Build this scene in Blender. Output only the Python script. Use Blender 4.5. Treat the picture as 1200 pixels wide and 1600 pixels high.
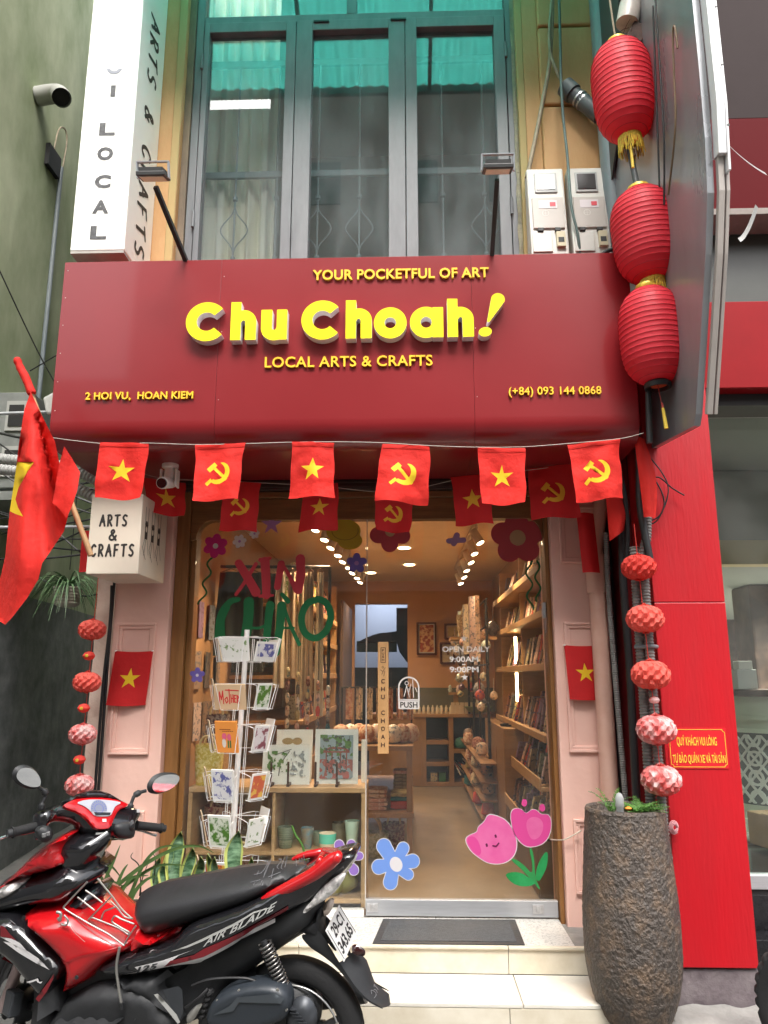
import bpy, bmesh, math, random
import numpy as np
from mathutils import Vector, Matrix, noise
from mathutils.geometry import tessellate_polygon, delaunay_2d_cdt

random.seed(7)
PI = math.pi
SC = bpy.context.scene
COL = SC.collection
for o in list(bpy.data.objects):
    bpy.data.objects.remove(o, do_unlink=True)

# ------------------------------------------------------------------ camera
cam_d = bpy.data.cameras.new('camera'); cam = bpy.data.objects.new('camera', cam_d); COL.objects.link(cam)
cam.location = (0, -4.6, 1.6)
cam.rotation_euler = (math.radians(90 + 12.0), 0, math.radians(1.9))
cam_d.sensor_fit = 'VERTICAL'; cam_d.sensor_height = 24
cam_d.lens = 24 * 1200 / 1600
cam_d.clip_start = 0.05; cam_d.clip_end = 400
SC.camera = cam

# ------------------------------------------------------------------ sky, sun, exposure
w = bpy.data.worlds.new('World'); SC.world = w; w.use_nodes = True
nt = w.node_tree; nt.nodes.clear()
sky = nt.nodes.new('ShaderNodeTexSky'); sky.sky_type = 'NISHITA'; sky.sun_disc = False
sky.sun_elevation = math.radians(55); sky.sun_rotation = math.radians(174)
sky.air_density = 1.0; sky.dust_density = 6.0; sky.ozone_density = 1.0
hsv = nt.nodes.new('ShaderNodeHueSaturation'); hsv.inputs['Saturation'].default_value = 0.35
bg = nt.nodes.new('ShaderNodeBackground'); bg.inputs[1].default_value = 0.15
wo = nt.nodes.new('ShaderNodeOutputWorld')
nt.links.new(sky.outputs[0], hsv.inputs['Color']); nt.links.new(hsv.outputs[0], bg.inputs[0]); nt.links.new(bg.outputs[0], wo.inputs[0])
sd = bpy.data.lights.new('sun', 'SUN'); sd.energy = 1.5; sd.angle = math.radians(30); sd.color = (1.0, .97, .93)
so = bpy.data.objects.new('sun', sd); COL.objects.link(so)
so.rotation_euler = (math.radians(35), 0, math.radians(6)); so.location = (1, -6, 12)

SC.view_settings.view_transform = 'Standard'; SC.view_settings.look = 'None'
SC.view_settings.exposure = 1.58; SC.view_settings.gamma = 1.0; SC.view_settings.use_curve_mapping = False
SC.render.engine = 'CYCLES'
cy = SC.cycles
cy.use_denoising = True; cy.max_bounces = 8; cy.diffuse_bounces = 4; cy.glossy_bounces = 4
cy.transmission_bounces = 6; cy.transparent_max_bounces = 16
cy.sample_clamp_indirect = 4.0; cy.caustics_reflective = False; cy.caustics_refractive = False

# ------------------------------------------------------------------ materials
MATS = {}
def M(name, col, rough=.5, metal=0., var=.0, vs=6., col2=None, bump=0., bs=60., coat=0., emit=0., transl=0., stretch=None, rvar=0., spec=.5, detail=5., thresh=None):
    if name in MATS: return MATS[name]
    m = bpy.data.materials.new(name); m.use_nodes = True; MATS[name] = m
    n = m.node_tree.nodes; L = m.node_tree.links; n.clear()
    out = n.new('ShaderNodeOutputMaterial'); p = n.new('ShaderNodeBsdfPrincipled')
    L.new(p.outputs[0], out.inputs[0])
    c = tuple(col) + (1,)
    p.inputs['Base Color'].default_value = c; p.inputs['Roughness'].default_value = rough
    p.inputs['Metallic'].default_value = metal; p.inputs['Coat Weight'].default_value = coat
    p.inputs['Coat Roughness'].default_value = .06; p.inputs['Specular IOR Level'].default_value = spec
    if emit:
        p.inputs['Emission Color'].default_value = c; p.inputs['Emission Strength'].default_value = emit
    if var or col2 or bump or rvar:
        tc = n.new('ShaderNodeTexCoord'); mp = n.new('ShaderNodeMapping'); L.new(tc.outputs['Object'], mp.inputs[0])
        if stretch: mp.inputs['Scale'].default_value = stretch
    if var or col2 or rvar:
        ns = n.new('ShaderNodeTexNoise'); ns.inputs['Scale'].default_value = vs; ns.inputs['Detail'].default_value = detail
        ns.inputs['Roughness'].default_value = .62
        L.new(mp.outputs[0], ns.inputs[0])
        rp = n.new('ShaderNodeValToRGB')
        lo, hi = thresh or (.32, .68)
        rp.color_ramp.elements[0].position = lo; rp.color_ramp.elements[1].position = hi
        c2 = tuple(col2) if col2 else tuple(min(1, x * (1 + var)) for x in col)
        c1 = tuple(col) if col2 else tuple(x * (1 - var) for x in col)
        rp.color_ramp.elements[0].color = c1 + (1,); rp.color_ramp.elements[1].color = c2 + (1,)
        L.new(ns.outputs[0], rp.inputs[0])
        if var or col2: L.new(rp.outputs[0], p.inputs['Base Color'])
        if rvar:
            mr = n.new('ShaderNodeMapRange'); mr.inputs[3].default_value = max(0, rough - rvar); mr.inputs[4].default_value = min(1, rough + rvar)
            L.new(ns.outputs[0], mr.inputs[0]); L.new(mr.outputs[0], p.inputs['Roughness'])
    if bump:
        nb = n.new('ShaderNodeTexNoise'); nb.inputs['Scale'].default_value = bs; nb.inputs['Detail'].default_value = 6
        L.new(mp.outputs[0], nb.inputs[0])
        b = n.new('ShaderNodeBump'); b.inputs['Strength'].default_value = min(1, bump); b.inputs['Distance'].default_value = .01 * max(1, bump)
        L.new(nb.outputs[0], b.inputs['Height']); L.new(b.outputs[0], p.inputs['Normal'])
    if transl:
        t = n.new('ShaderNodeBsdfTranslucent'); t.inputs[0].default_value = c
        mx = n.new('ShaderNodeMixShader'); mx.inputs[0].default_value = transl
        L.new(p.outputs[0], mx.inputs[1]); L.new(t.outputs[0], mx.inputs[2]); L.new(mx.outputs[0], out.inputs[0])
    return m

def glassmat(name, tint=(1, 1, 1), ior=1.45, dust=.03, rough=.0, vs=3., dcol=(.6, .6, .58), streak=False, boost=1.):
    m = bpy.data.materials.new(name); m.use_nodes = True; MATS[name] = m
    n = m.node_tree.nodes; L = m.node_tree.links; n.clear()
    out = n.new('ShaderNodeOutputMaterial'); tr = n.new('ShaderNodeBsdfTransparent'); tr.inputs[0].default_value = tuple(tint) + (1,)
    gl = n.new('ShaderNodeBsdfGlossy'); gl.inputs['Roughness'].default_value = rough
    fr = n.new('ShaderNodeFresnel'); ge = n.new('ShaderNodeNewGeometry'); im = n.new('ShaderNodeMapRange'); im.inputs[3].default_value = ior; im.inputs[4].default_value = 1 / ior
    L.new(ge.outputs['Backfacing'], im.inputs[0]); L.new(im.outputs[0], fr.inputs[0])   # no total reflection inside the thin pane
    mm = n.new('ShaderNodeMath'); mm.operation = 'MULTIPLY'; mm.use_clamp = True; mm.inputs[1].default_value = boost
    L.new(fr.outputs[0], mm.inputs[0])
    mx = n.new('ShaderNodeMixShader'); L.new(mm.outputs[0], mx.inputs[0]); L.new(tr.outputs[0], mx.inputs[1]); L.new(gl.outputs[0], mx.inputs[2])
    df = n.new('ShaderNodeBsdfDiffuse'); df.inputs[0].default_value = tuple(dcol) + (1,)
    tc = n.new('ShaderNodeTexCoord'); mp = n.new('ShaderNodeMapping'); L.new(tc.outputs['Object'], mp.inputs[0])
    if streak: mp.inputs['Scale'].default_value = (3.5, 3.5, 1.1)
    ns = n.new('ShaderNodeTexNoise'); ns.inputs['Scale'].default_value = vs; ns.inputs['Detail'].default_value = 8; L.new(mp.outputs[0], ns.inputs[0])
    mr = n.new('ShaderNodeMapRange'); mr.inputs[1].default_value = .4; mr.inputs[2].default_value = .75; mr.inputs[3].default_value = dust * .4; mr.inputs[4].default_value = dust * 2
    L.new(ns.outputs[0], mr.inputs[0])
    m2 = n.new('ShaderNodeMixShader'); L.new(mr.outputs[0], m2.inputs[0]); L.new(mx.outputs[0], m2.inputs[1]); L.new(df.outputs[0], m2.inputs[2])
    L.new(m2.outputs[0], out.inputs[0])
    return m

# ------------------------------------------------------------------ object helpers
def tag(o, label=None, cat=None, group=None, kind=None):
    if label: o['label'] = label
    if cat: o['category'] = cat
    if group: o['group'] = group
    if kind: o['kind'] = kind
    return o
WM = {}
def thing(name, label, cat, loc=(0, 0, 0), rz=0., group=None, rot=None):
    o = bpy.data.objects.new(name, None); COL.objects.link(o); o.empty_display_size = .1
    o.location = loc; o.rotation_euler = rot if rot else (0, 0, rz)
    R = o.rotation_euler.to_matrix().to_4x4()
    WM[o.name] = Matrix.Translation(loc) @ R
    tag(o, label, cat, group); return o
ORD = 'first second third fourth fifth sixth seventh eighth ninth tenth eleventh twelfth thirteenth fourteenth fifteenth sixteenth seventeenth eighteenth nineteenth twentieth'.split() + ['twenty-' + a for a in 'first second third fourth fifth sixth seventh eighth ninth'.split()] + ['thirtieth'] + ['thirty-' + a for a in 'first second third fourth fifth sixth seventh eighth ninth'.split()] + ['fortieth'] + ['forty-' + a for a in 'first second third fourth'.split()]

class MB:
    def __init__(s): s.v = []; s.f = []; s.m = []; s.mi = 0
    def add(s, vs, fs, mi=None):
        b = len(s.v); s.v += [tuple(p) for p in vs]; s.f += [tuple(b + i for i in q) for q in fs]
        s.m += [s.mi if mi is None else mi] * len(fs); return s
    def box(s, x0, x1, y0, y1, z0, z1, T=None):
        vs = [(x, y, z) for z in (z0, z1) for y in (y0, y1) for x in (x0, x1)]
        if T: vs = [T @ Vector(p) for p in vs]
        return s.add(vs, [(0, 2, 3, 1), (4, 5, 7, 6), (0, 1, 5, 4), (2, 6, 7, 3), (0, 4, 6, 2), (1, 3, 7, 5)])
    def bar(s, a, b, wx, wy, up=(0, 0, 1)):
        a = Vector(a); b = Vector(b); d = b - a; l = d.length; d.normalize()
        u = Vector(up)
        if abs(d.dot(u)) > .95: u = Vector((0, 1, 0))
        x = d.cross(u).normalized(); y = x.cross(d).normalized()
        T = Matrix((x, y, d)).transposed().to_4x4(); T.translation = a
        return s.box(-wx / 2, wx / 2, -wy / 2, wy / 2, 0, l, T)
    def tube(s, path, r, n=10, caps=True, closed=False):
        P = [Vector(p) for p in path]; k = len(P); rs = r if isinstance(r, (list, tuple)) else [r] * k
        vs = []; px = None
        for i, p in enumerate(P):
            if closed: t = (P[(i + 1) % k] - P[i - 1])
            else: t = P[min(i + 1, k - 1)] - P[max(i - 1, 0)]
            t.normalize()
            if px is None:
                u = Vector((0, 0, 1)) if abs(t.z) < .9 else Vector((1, 0, 0)); px = t.cross(u).normalized()
            else:
                px = (px - t * px.dot(t)); px = px.normalized() if px.length > 1e-6 else t.orthogonal().normalized()
            py = t.cross(px)
            for j in range(n):
                a = 2 * PI * j / n; vs.append(p + px * (rs[i] * math.cos(a)) + py * (rs[i] * math.sin(a)))
        fs = []
        for i in range(k if closed else k - 1):
            for j in range(n):
                a = i * n + j; b = i * n + (j + 1) % n; i2 = (i + 1) % k
                fs.append((a, b, i2 * n + (j + 1) % n, i2 * n + j))
        if caps and not closed: fs += [tuple(range(n))[::-1], tuple((k - 1) * n + j for j in range(n))]
        return s.add(vs, fs)
    def lathe(s, prof, c=(0, 0, 0), n=24, T=None, caps=True, rf=None):
        vs = []
        for i, (r, z) in enumerate(prof):
            for j in range(n):
                a = 2 * PI * j / n; rr = r * (rf(i, a) if rf else 1)
                p = Vector((rr * math.cos(a), rr * math.sin(a), z))
                vs.append((T @ p) if T else p + Vector(c))
        fs = []
        for i in range(len(prof) - 1):
            for j in range(n):
                fs.append((i * n + j, i * n + (j + 1) % n, (i + 1) * n + (j + 1) % n, (i + 1) * n + j))
        if caps: fs += [tuple(range(n))[::-1], tuple((len(prof) - 1) * n + j for j in range(n))]
        return s.add(vs, fs)
    def grid(s, fn, nu, nv, mi=None):
        vs = [fn(i / nu, j / nv) for j in range(nv + 1) for i in range(nu + 1)]
        fs = [(j * (nu + 1) + i, j * (nu + 1) + i + 1, (j + 1) * (nu + 1) + i + 1, (j + 1) * (nu + 1) + i) for j in range(nv) for i in range(nu)]
        return s.add(vs, fs, mi)
    def extrude(s, loops, mp, t, mi_side=None):
        if len(loops) > 1:
            dep = [sum(1 for j, m in enumerate(loops) if j != i and bool(inside(np.array([l[0]]), m)[0])) for i, l in enumerate(loops)]
            if any(d > 0 for d in dep) and sum(1 for d in dep if d % 2 == 0) == 1: pass
            else:
                for i, l in enumerate(loops):
                    if dep[i] % 2 == 0: s.extrude([l] + [m for j, m in enumerate(loops) if dep[j] == dep[i] + 1 and bool(inside(np.array([m[0]]), l)[0])], mp, t, mi_side)
                return s
        pts = [p for l in loops for p in l]
        tris = tessellate_polygon([[Vector((p[0], p[1], 0)) for p in l] for l in loops])
        N = len(pts)
        vs = [mp(p[0], p[1], t) for p in pts] + [mp(p[0], p[1], 0) for p in pts]
        s.add(vs, [tuple(q) for q in tris])
        if t:
            fs = [tuple(N + i for i in reversed(q)) for q in tris]; b = 0
            for l in loops:
                k = len(l); fs += [(b + i, b + (i + 1) % k, N + b + (i + 1) % k, N + b + i) for i in range(k)]; b += k
            base = len(s.v) - len(vs)
            s.f += [tuple(base + i for i in q) for q in fs]; s.m += [s.mi if mi_side is None else mi_side] * len(fs)
        return s
    def build(s, name, mat, parent=None, smooth=None, bevel=0., local=False, fixn=True, label=None, seg=2):
        me = bpy.data.meshes.new(name); me.from_pydata([tuple(map(float, v)) for v in s.v], [], s.f)
        mats = mat if isinstance(mat, (list, tuple)) else [mat]
        for m in mats: me.materials.append(m)
        if len(mats) > 1: me.polygons.foreach_set('material_index', s.m)
        if fixn:
            bm = bmesh.new(); bm.from_mesh(me); bmesh.ops.recalc_face_normals(bm, faces=bm.faces); bm.to_mesh(me); bm.free()
        if smooth is not None:
            me.shade_smooth()
            if smooth < 180: me.set_sharp_from_angle(angle=math.radians(smooth))
        me.update()
        o = bpy.data.objects.new(name, me); COL.objects.link(o)
        if parent:
            o.parent = parent
            if not local and parent.name in WM: o.matrix_parent_inverse = WM[parent.name].inverted()
        if bevel:
            b = o.modifiers.new('bevel', 'BEVEL'); b.width = bevel; b.segments = seg; b.limit_method = 'ANGLE'
        if label: o['label'] = label
        return o
def box(name, x0, x1, y0, y1, z0, z1, mat, parent=None, bevel=0., **k):
    return MB().box(x0, x1, y0, y1, z0, z1).build(name, mat, parent, bevel=bevel, **k)
def struct(o): o['kind'] = 'structure'; return o

# measuring: a point of the picture carried onto a real plane of the place
_f = Vector((-math.sin(math.radians(1.9)) * math.cos(math.radians(12)), math.cos(math.radians(1.9)) * math.cos(math.radians(12)), math.sin(math.radians(12))))
_r = Vector((math.cos(math.radians(1.9)), math.sin(math.radians(1.9)), 0)); _u = _r.cross(_f)
EYE = Vector((0, -4.6, 1.6))
def ray(px, py): return _f + _r * ((px - 600) / 1200) - _u * ((py - 800) / 1200)
def pp(s): return [tuple(float(a) for a in q.split(',')) for q in s.split()]
def at(px, py, Y): d = ray(px, py); return EYE + d * ((Y - EYE.y) / d.y)
def PXW(Y, s): return [(p.x, p.z) for p in (at(x, y, Y) for x, y in pp(s))]
def PXW3(Y, s): return [tuple(at(x, y, Y)) for x, y in pp(s)]
def PXW1(s, Y=0.): return PXW(Y, s)[0]
def PXQ(s, Y): return tuple(at(*pp(s)[0], Y))

# signed-distance shapes -> outlines
def seg(X, Y, a, b, r, r2=None):
    ax, ay = a; bx, by = b; dx, dy = bx - ax, by - ay; L2 = dx * dx + dy * dy + 1e-12
    t = np.clip(((X - ax) * dx + (Y - ay) * dy) / L2, 0, 1)
    rr = r if r2 is None else r + (r2 - r) * t
    return np.hypot(X - ax - t * dx, Y - ay - t * dy) - rr
def ell(X, Y, c, rx, ry, ang=0.):
    ca, sa = math.cos(ang), math.sin(ang); x = (X - c[0]) * ca + (Y - c[1]) * sa; y = -(X - c[0]) * sa + (Y - c[1]) * ca
    return (np.hypot(x / rx, y / ry) - 1) * min(rx, ry)
def rect(X, Y, x0, x1, y0, y1):
    return np.maximum(np.maximum(x0 - X, X - x1), np.maximum(y0 - Y, Y - y1))
def contours(f, bx, h, tol=None):
    x0, x1, y0, y1 = bx; nx = int((x1 - x0) / h) + 3; ny = int((y1 - y0) / h) + 3
    xs = x0 - h + np.arange(nx) * h; ys = y0 - h + np.arange(ny) * h
    X, Y = np.meshgrid(xs, ys); V = f(X, Y)
    V = np.where(np.abs(V) < 1e-7, 1e-7, V)
    V[0, :] = V[-1, :] = 1; V[:, 0] = V[:, -1] = 1
    S = V < 0; c = S[:-1, :-1].astype(int) + 2 * S[:-1, 1:] + 4 * S[1:, 1:] + 8 * S[1:, :-1]
    T = {1: [(3, 0)], 2: [(0, 1)], 3: [(3, 1)], 4: [(1, 2)], 5: [(3, 2), (1, 0)], 6: [(0, 2)], 7: [(3, 2)], 8: [(2, 3)], 9: [(2, 0)], 10: [(0, 3), (2, 1)], 11: [(2, 1)], 12: [(1, 3)], 13: [(1, 0)], 14: [(0, 3)]}
    def key(i, j, e): return {0: ('h', i, j), 1: ('v', i, j + 1), 2: ('h', i + 1, j), 3: ('v', i, j)}[e]
    nx_ = {}
    for i, j in zip(*np.nonzero((c > 0) & (c < 15))):
        i = int(i); j = int(j)
        for a, b in T[int(c[i, j])]: nx_[key(i, j, a)] = key(i, j, b)
    def pt(k):
        t, i, j = k
        if t == 'h': a, b = V[i, j], V[i, j + 1]; s_ = a / (a - b); return (float(xs[j] + h * s_), float(ys[i]))
        a, b = V[i, j], V[i + 1, j]; s_ = a / (a - b); return (float(xs[j]), float(ys[i] + h * s_))
    loops = []
    while nx_:
        k0 = next(iter(nx_)); k = k0; lp = []
        while k in nx_:
            lp.append(pt(k)); k = nx_.pop(k)
        if len(lp) > 5: loops.append(simp(lp, tol or h * .12))
    return [l for l in loops if len(l) > 2]
def rdp(p, tol):
    if len(p) < 3: return p
    a, b = np.array(p[0]), np.array(p[-1]); d = b - a; L = np.hypot(*d) + 1e-12; q = np.array(p) - a
    ds = np.abs(q[:, 0] * d[1] - q[:, 1] * d[0]) / L; i = int(ds.argmax())
    if ds[i] < tol: return [p[0], p[-1]]
    return rdp(p[:i + 1], tol)[:-1] + rdp(p[i:], tol)
def simp(lp, tol):
    k = len(lp) // 2
    return rdp(lp[:k + 1], tol)[:-1] + rdp(lp[k:] + [lp[0]], tol)[:-1]
def chaikin(p, it=2):
    for _ in range(it):
        q = []
        for i in range(len(p)):
            a, b = p[i], p[(i + 1) % len(p)]
            q += [(a[0] * .75 + b[0] * .25, a[1] * .75 + b[1] * .25), (a[0] * .25 + b[0] * .75, a[1] * .25 + b[1] * .75)]
        p = q
    return p
def spline(pts, n=8, closed=False):
    P = [Vector(p) for p in pts]; k = len(P); out = []
    R = range(k if closed else k - 1)
    for i in R:
        if closed: a, b, c, d = P[i - 1], P[i], P[(i + 1) % k], P[(i + 2) % k]
        else: a, b, c, d = P[max(i - 1, 0)], P[i], P[i + 1], P[min(i + 2, k - 1)]
        for j in range(n):
            t = j / n
            out.append(.5 * ((2 * b) + (c - a) * t + (2 * a - 5 * b + 4 * c - d) * t * t + (3 * b - a - 3 * c + d) * t ** 3))
    if not closed: out.append(P[-1])
    return out
def inside(P, poly):
    x, y = P[:, 0], P[:, 1]; r = np.zeros(len(P), bool); n = len(poly); j = n - 1
    for i in range(n):
        xi, yi = poly[i]; xj, yj = poly[j]
        cnd = ((yi > y) != (yj > y)) & (x < (xj - xi) * (y - yi) / ((yj - yi) or 1e-12) + xi); r ^= cnd; j = i
    return r
def dist_poly(P, poly):
    d = np.full(len(P), 1e9)
    for i in range(len(poly)):
        a = np.array(poly[i]); b = np.array(poly[(i + 1) % len(poly)]); e = b - a
        t = np.clip(((P - a) @ e) / (e @ e + 1e-12), 0, 1)
        d = np.minimum(d, np.hypot(*(P - a - t[:, None] * e).T))
    return d
def densify(poly, step):
    out = []
    for i in range(len(poly)):
        a = np.array(poly[i]); b = np.array(poly[(i + 1) % len(poly)]); k = max(1, int(np.hypot(*(b - a)) / step))
        out += [tuple(a + (b - a) * j / k) for j in range(k)]
    return out
def fillgrid(poly, step, extra=None, jit=0.):
    """triangulate the inside of an outline with interior points"""
    P = densify(poly, step); n = len(P)
    A = np.array(P); x0, y0 = A.min(0); x1, y1 = A.max(0)
    g = [(x, y + (step / 2 if i % 2 else 0)) for i, x in enumerate(np.arange(x0 + step / 2, x1, step * .87)) for y in np.arange(y0 + step / 3, y1, step)]
    if g:
        G = np.array(g); G = G[inside(G, P)]
        if len(G): G = G[dist_poly(G, P) > step * .35]
    else: G = np.zeros((0, 2))
    V = [Vector(p) for p in P] + [Vector(p) for p in G]
    E = [(i, (i + 1) % n) for i in range(n)]
    if extra:
        for l in extra:
            b = len(V); V += [Vector(p) for p in l]; E += [(b + i, b + (i + 1) % len(l)) for i in range(len(l))]
    r = delaunay_2d_cdt(V, E, [], 0, 1e-6)
    vo = [tuple(v) for v in r[0]]; fo = [tuple(f) for f in r[2]]
    if not fo: return vo, []
    c = np.array([np.mean([vo[i] for i in f], 0) for f in fo])
    k = inside(c, P)
    return vo, [f for f, q in zip(fo, k) if q]
def inflate(mb, outline, W, r, step=.03, yc=0., mp=None, sm=2, both=True, flat=.0):
    """closed solid whose half thickness grows from the outline inwards"""
    poly = chaikin(outline, sm) if sm else list(outline)
    vo, fo = fillgrid(poly, step)
    A = np.array(vo); D = densify(poly, step)
    d = dist_poly(A, D); t = 1 - np.clip(d / r, 0, 1); prof = flat + (1 - flat) * np.sqrt(np.clip(1 - t * t, 0, 1))
    wf = W if callable(W) else (lambda x, z: W)
    mp = mp or (lambda u, v, w_: (u, w_, v))
    hs = [wf(*p) * q for p, q in zip(vo, prof)]
    edge = d < 1e-5
    N = len(vo)
    vs = [mp(p[0], p[1], yc + h) for p, h in zip(vo, hs)]
    if both:
        vs2 = [mp(p[0], p[1], yc - h) for p, h in zip(vo, hs)]
        mb.add(vs + vs2, fo + [tuple(N + i for i in reversed(f)) for f in fo])
        if flat:
            Pn = len(D); base = len(mb.v) - 2 * N
            # side band along the outline
            idx = {}
            for i, p in enumerate(vo): idx[(round(p[0], 5), round(p[1], 5))] = i
            ids = [idx.get((round(p[0], 5), round(p[1], 5))) for p in D]
            for a, b in zip(ids, ids[1:] + ids[:1]):
                if a is None or b is None: continue
                mb.f.append((base + a, base + b, base + N + b, base + N + a)); mb.m.append(mb.mi)
    else: mb.add(vs, fo)
    def yfun(x, z):
        P = np.array([[x, z]]); dd = float(dist_poly(P, D)[0]); tt = 1 - min(dd / r, 1)
        if not inside(P, D)[0]: tt = 1
        return yc + wf(x, z) * (flat + (1 - flat) * math.sqrt(max(0, 1 - tt * tt)))
    return yfun

# text
def text_data(body, spacing=1., offset=0., shear=0., res=3):
    c = bpy.data.curves.new('txt', 'FONT'); c.body = body; c.space_character = spacing; c.offset = offset; c.shear = shear
    c.resolution_u = res; c.align_x = 'LEFT'; c.fill_mode = 'FRONT'
    o = bpy.data.objects.new('txt', c); COL.objects.link(o); bpy.context.view_layer.update()
    dg = bpy.context.evaluated_depsgraph_get(); me = o.evaluated_get(dg).to_mesh()
    vs = [tuple(v.co) for v in me.vertices]; fs = [tuple(p.vertices) for p in me.polygons]
    o.evaluated_get(dg).to_mesh_clear(); bpy.data.objects.remove(o, do_unlink=True); bpy.data.curves.remove(c)
    return vs, fs
def groups(vs, fs):
    par = list(range(len(vs)))
    def fd(a):
        while par[a] != a: par[a] = par[par[a]]; a = par[a]
        return a
    wd = {}
    for i, v in enumerate(vs):
        k = (round(v[0], 5), round(v[1], 5))
        if k in wd: par[fd(i)] = fd(wd[k])
        else: wd[k] = i
    for f in fs:
        for i in f[1:]: par[fd(i)] = fd(f[0])
    comp = {}
    for f in fs: comp.setdefault(fd(f[0]), []).append(f)
    items = []
    for c in comp.values():
        xs = [vs[i][0] for f in c for i in f]; items.append([min(xs), max(xs), c])
    items.sort(key=lambda t: t[0]); out = []
    for it in items:
        if out and it[0] < out[-1][1] - .3 * min(it[1] - it[0], out[-1][1] - out[-1][0]):
            out[-1][2] += it[2]; out[-1][1] = max(out[-1][1], it[1])
        else: out.append(it)
    return [o[2] for o in out]
def text(name, body, mat, p0, w, h, parent, xd=(1, 0, 0), yd=(0, 0, 1), depth=0., offset=0., spacing=1., shear=0., split=False, side=None, hcap=.682, lift=.002, local=False, wave=None, surf=None):
    """flat or raised lettering: p0 = lower left corner, w = width, h = capital height"""
    vs, fs = text_data(body, spacing, offset, shear)
    x0 = min(v[0] for v in vs); x1 = max(v[0] for v in vs)
    xd = Vector(xd).normalized(); yd = Vector(yd).normalized(); nd = xd.cross(yd).normalized(); p0 = Vector(p0)
    sx = w / (x1 - x0); sy = h / hcap
    def mp(v, d):
        u, q = (v[0] - x0) * sx, v[1] * sy
        if surf: return surf(u, q, d)
        return p0 + xd * u + yd * q + nd * d
    sets = groups(vs, fs) if split else [fs]
    res = []
    for st in sets:
        used = sorted({i for f in st for i in f}); ix = {a: k for k, a in enumerate(used)}; N = len(used)
        mb = MB(); F_ = [tuple(ix[i] for i in f) for f in st]
        if depth:
            ec = {}
            for f in F_:
                for a, b in zip(f, f[1:] + f[:1]): ec[(a, b)] = 1
            V = [mp(vs[i], lift + depth) for i in used] + [mp(vs[i], lift) for i in used]
            mb.add(V, F_, 0)
            mb.add([], [], 1)
            b0 = 0
            for (a, b) in ec:
                if (b, a) not in ec: mb.f.append((a, b, N + b, N + a)); mb.m.append(1 if side else 0)
        else: mb.add([mp(vs[i], lift) for i in used], F_, 0)
        res.append(mb.build(name, [mat, side] if side else mat, parent, local=local, fixn=False))
    return res

def planemap(p0, xd, yd):
    xd = Vector(xd).normalized(); yd = Vector(yd).normalized(); nd = xd.cross(yd).normalized(); p0 = Vector(p0)
    return lambda u, v, w_: p0 + xd * u + yd * v + nd * w_
FRONT = lambda Y: (lambda u, v, w_: (u, Y - w_, v))     # wall plane facing the street: u = X, v = Z, w = out of the wall

# handwriting: strokes in a 1 x 1 box
HW = {
 'A': [[(.0, 0), (.45, 1)], [(.45, 1), (.9, 0)], [(.15, .38), (.78, .4)]],
 'R': [[(.1, 0), (.12, 1)], [(.05, .98), (.45, 1), (.72, .78), (.6, .55), (.15, .48)], [(.3, .48), (.8, 0)]],
 'T': [[(.0, .97), (.85, 1)], [(.42, 1), (.4, 0)]],
 'S': [[(.75, .92), (.4, 1), (.12, .78), (.3, .56), (.6, .42), (.72, .2), (.45, 0), (.08, .08)]],
 '&': [[(.85, .0), (.3, .68), (.32, .92), (.5, 1), (.62, .82), (.45, .62), (.12, .38), (.1, .12), (.35, 0), (.65, .12), (.85, .42)]],
 'C': [[(.8, .85), (.5, 1), (.15, .75), (.08, .4), (.3, .05), (.6, .0), (.82, .18)]],
 'F': [[(.12, 0), (.15, 1)], [(.12, .98), (.75, 1)], [(.13, .52), (.6, .55)]],
 'X': [[(.05, 1), (.8, .0)], [(.75, .95), (.0, .0)]],
 'I': [[(.25, 1), (.5, 0)]],
 'N': [[(.05, 0), (.2, 1)], [(.2, 1), (.6, .0)], [(.6, .02), (.82, 1)]],
 'H': [[(.1, 0), (.15, 1)], [(.75, 0), (.8, 1)], [(.1, .5), (.78, .52)]],
 'O': [[(.45, 1), (.12, .72), (.1, .3), (.4, 0), (.72, .28), (.75, .72), (.45, 1)]],
 'P': [[(.1, 0), (.12, 1)], [(.1, .98), (.6, .95), (.68, .65), (.12, .48)]],
 'U': [[(.1, 1), (.1, .3), (.4, 0), (.7, .3), (.72, 1)]],
 '2': [[(.1, .8), (.4, 1), (.7, .75), (.5, .4), (.05, 0), (.8, .05)]],
 '1': [[(.3, .85), (.5, 1), (.5, 0)]], '7': [[(.1, 1), (.8, 1), (.35, 0)]], '5': [[(.7, 1), (.2, 1), (.15, .6), (.6, .55), (.65, .15), (.1, .0)]],
 '3': [[(.1, .9), (.5, 1), (.6, .75), (.3, .55), (.7, .35), (.55, 0), (.1, .05)]], '4': [[(.5, 0), (.55, 1), (.05, .3), (.85, .3)]],
 '#': [[(.3, 0), (.35, 1)], [(.6, 0), (.65, 1)], [(.05, .35), (.9, .4)], [(.05, .65), (.9, .7)]],
}
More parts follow.
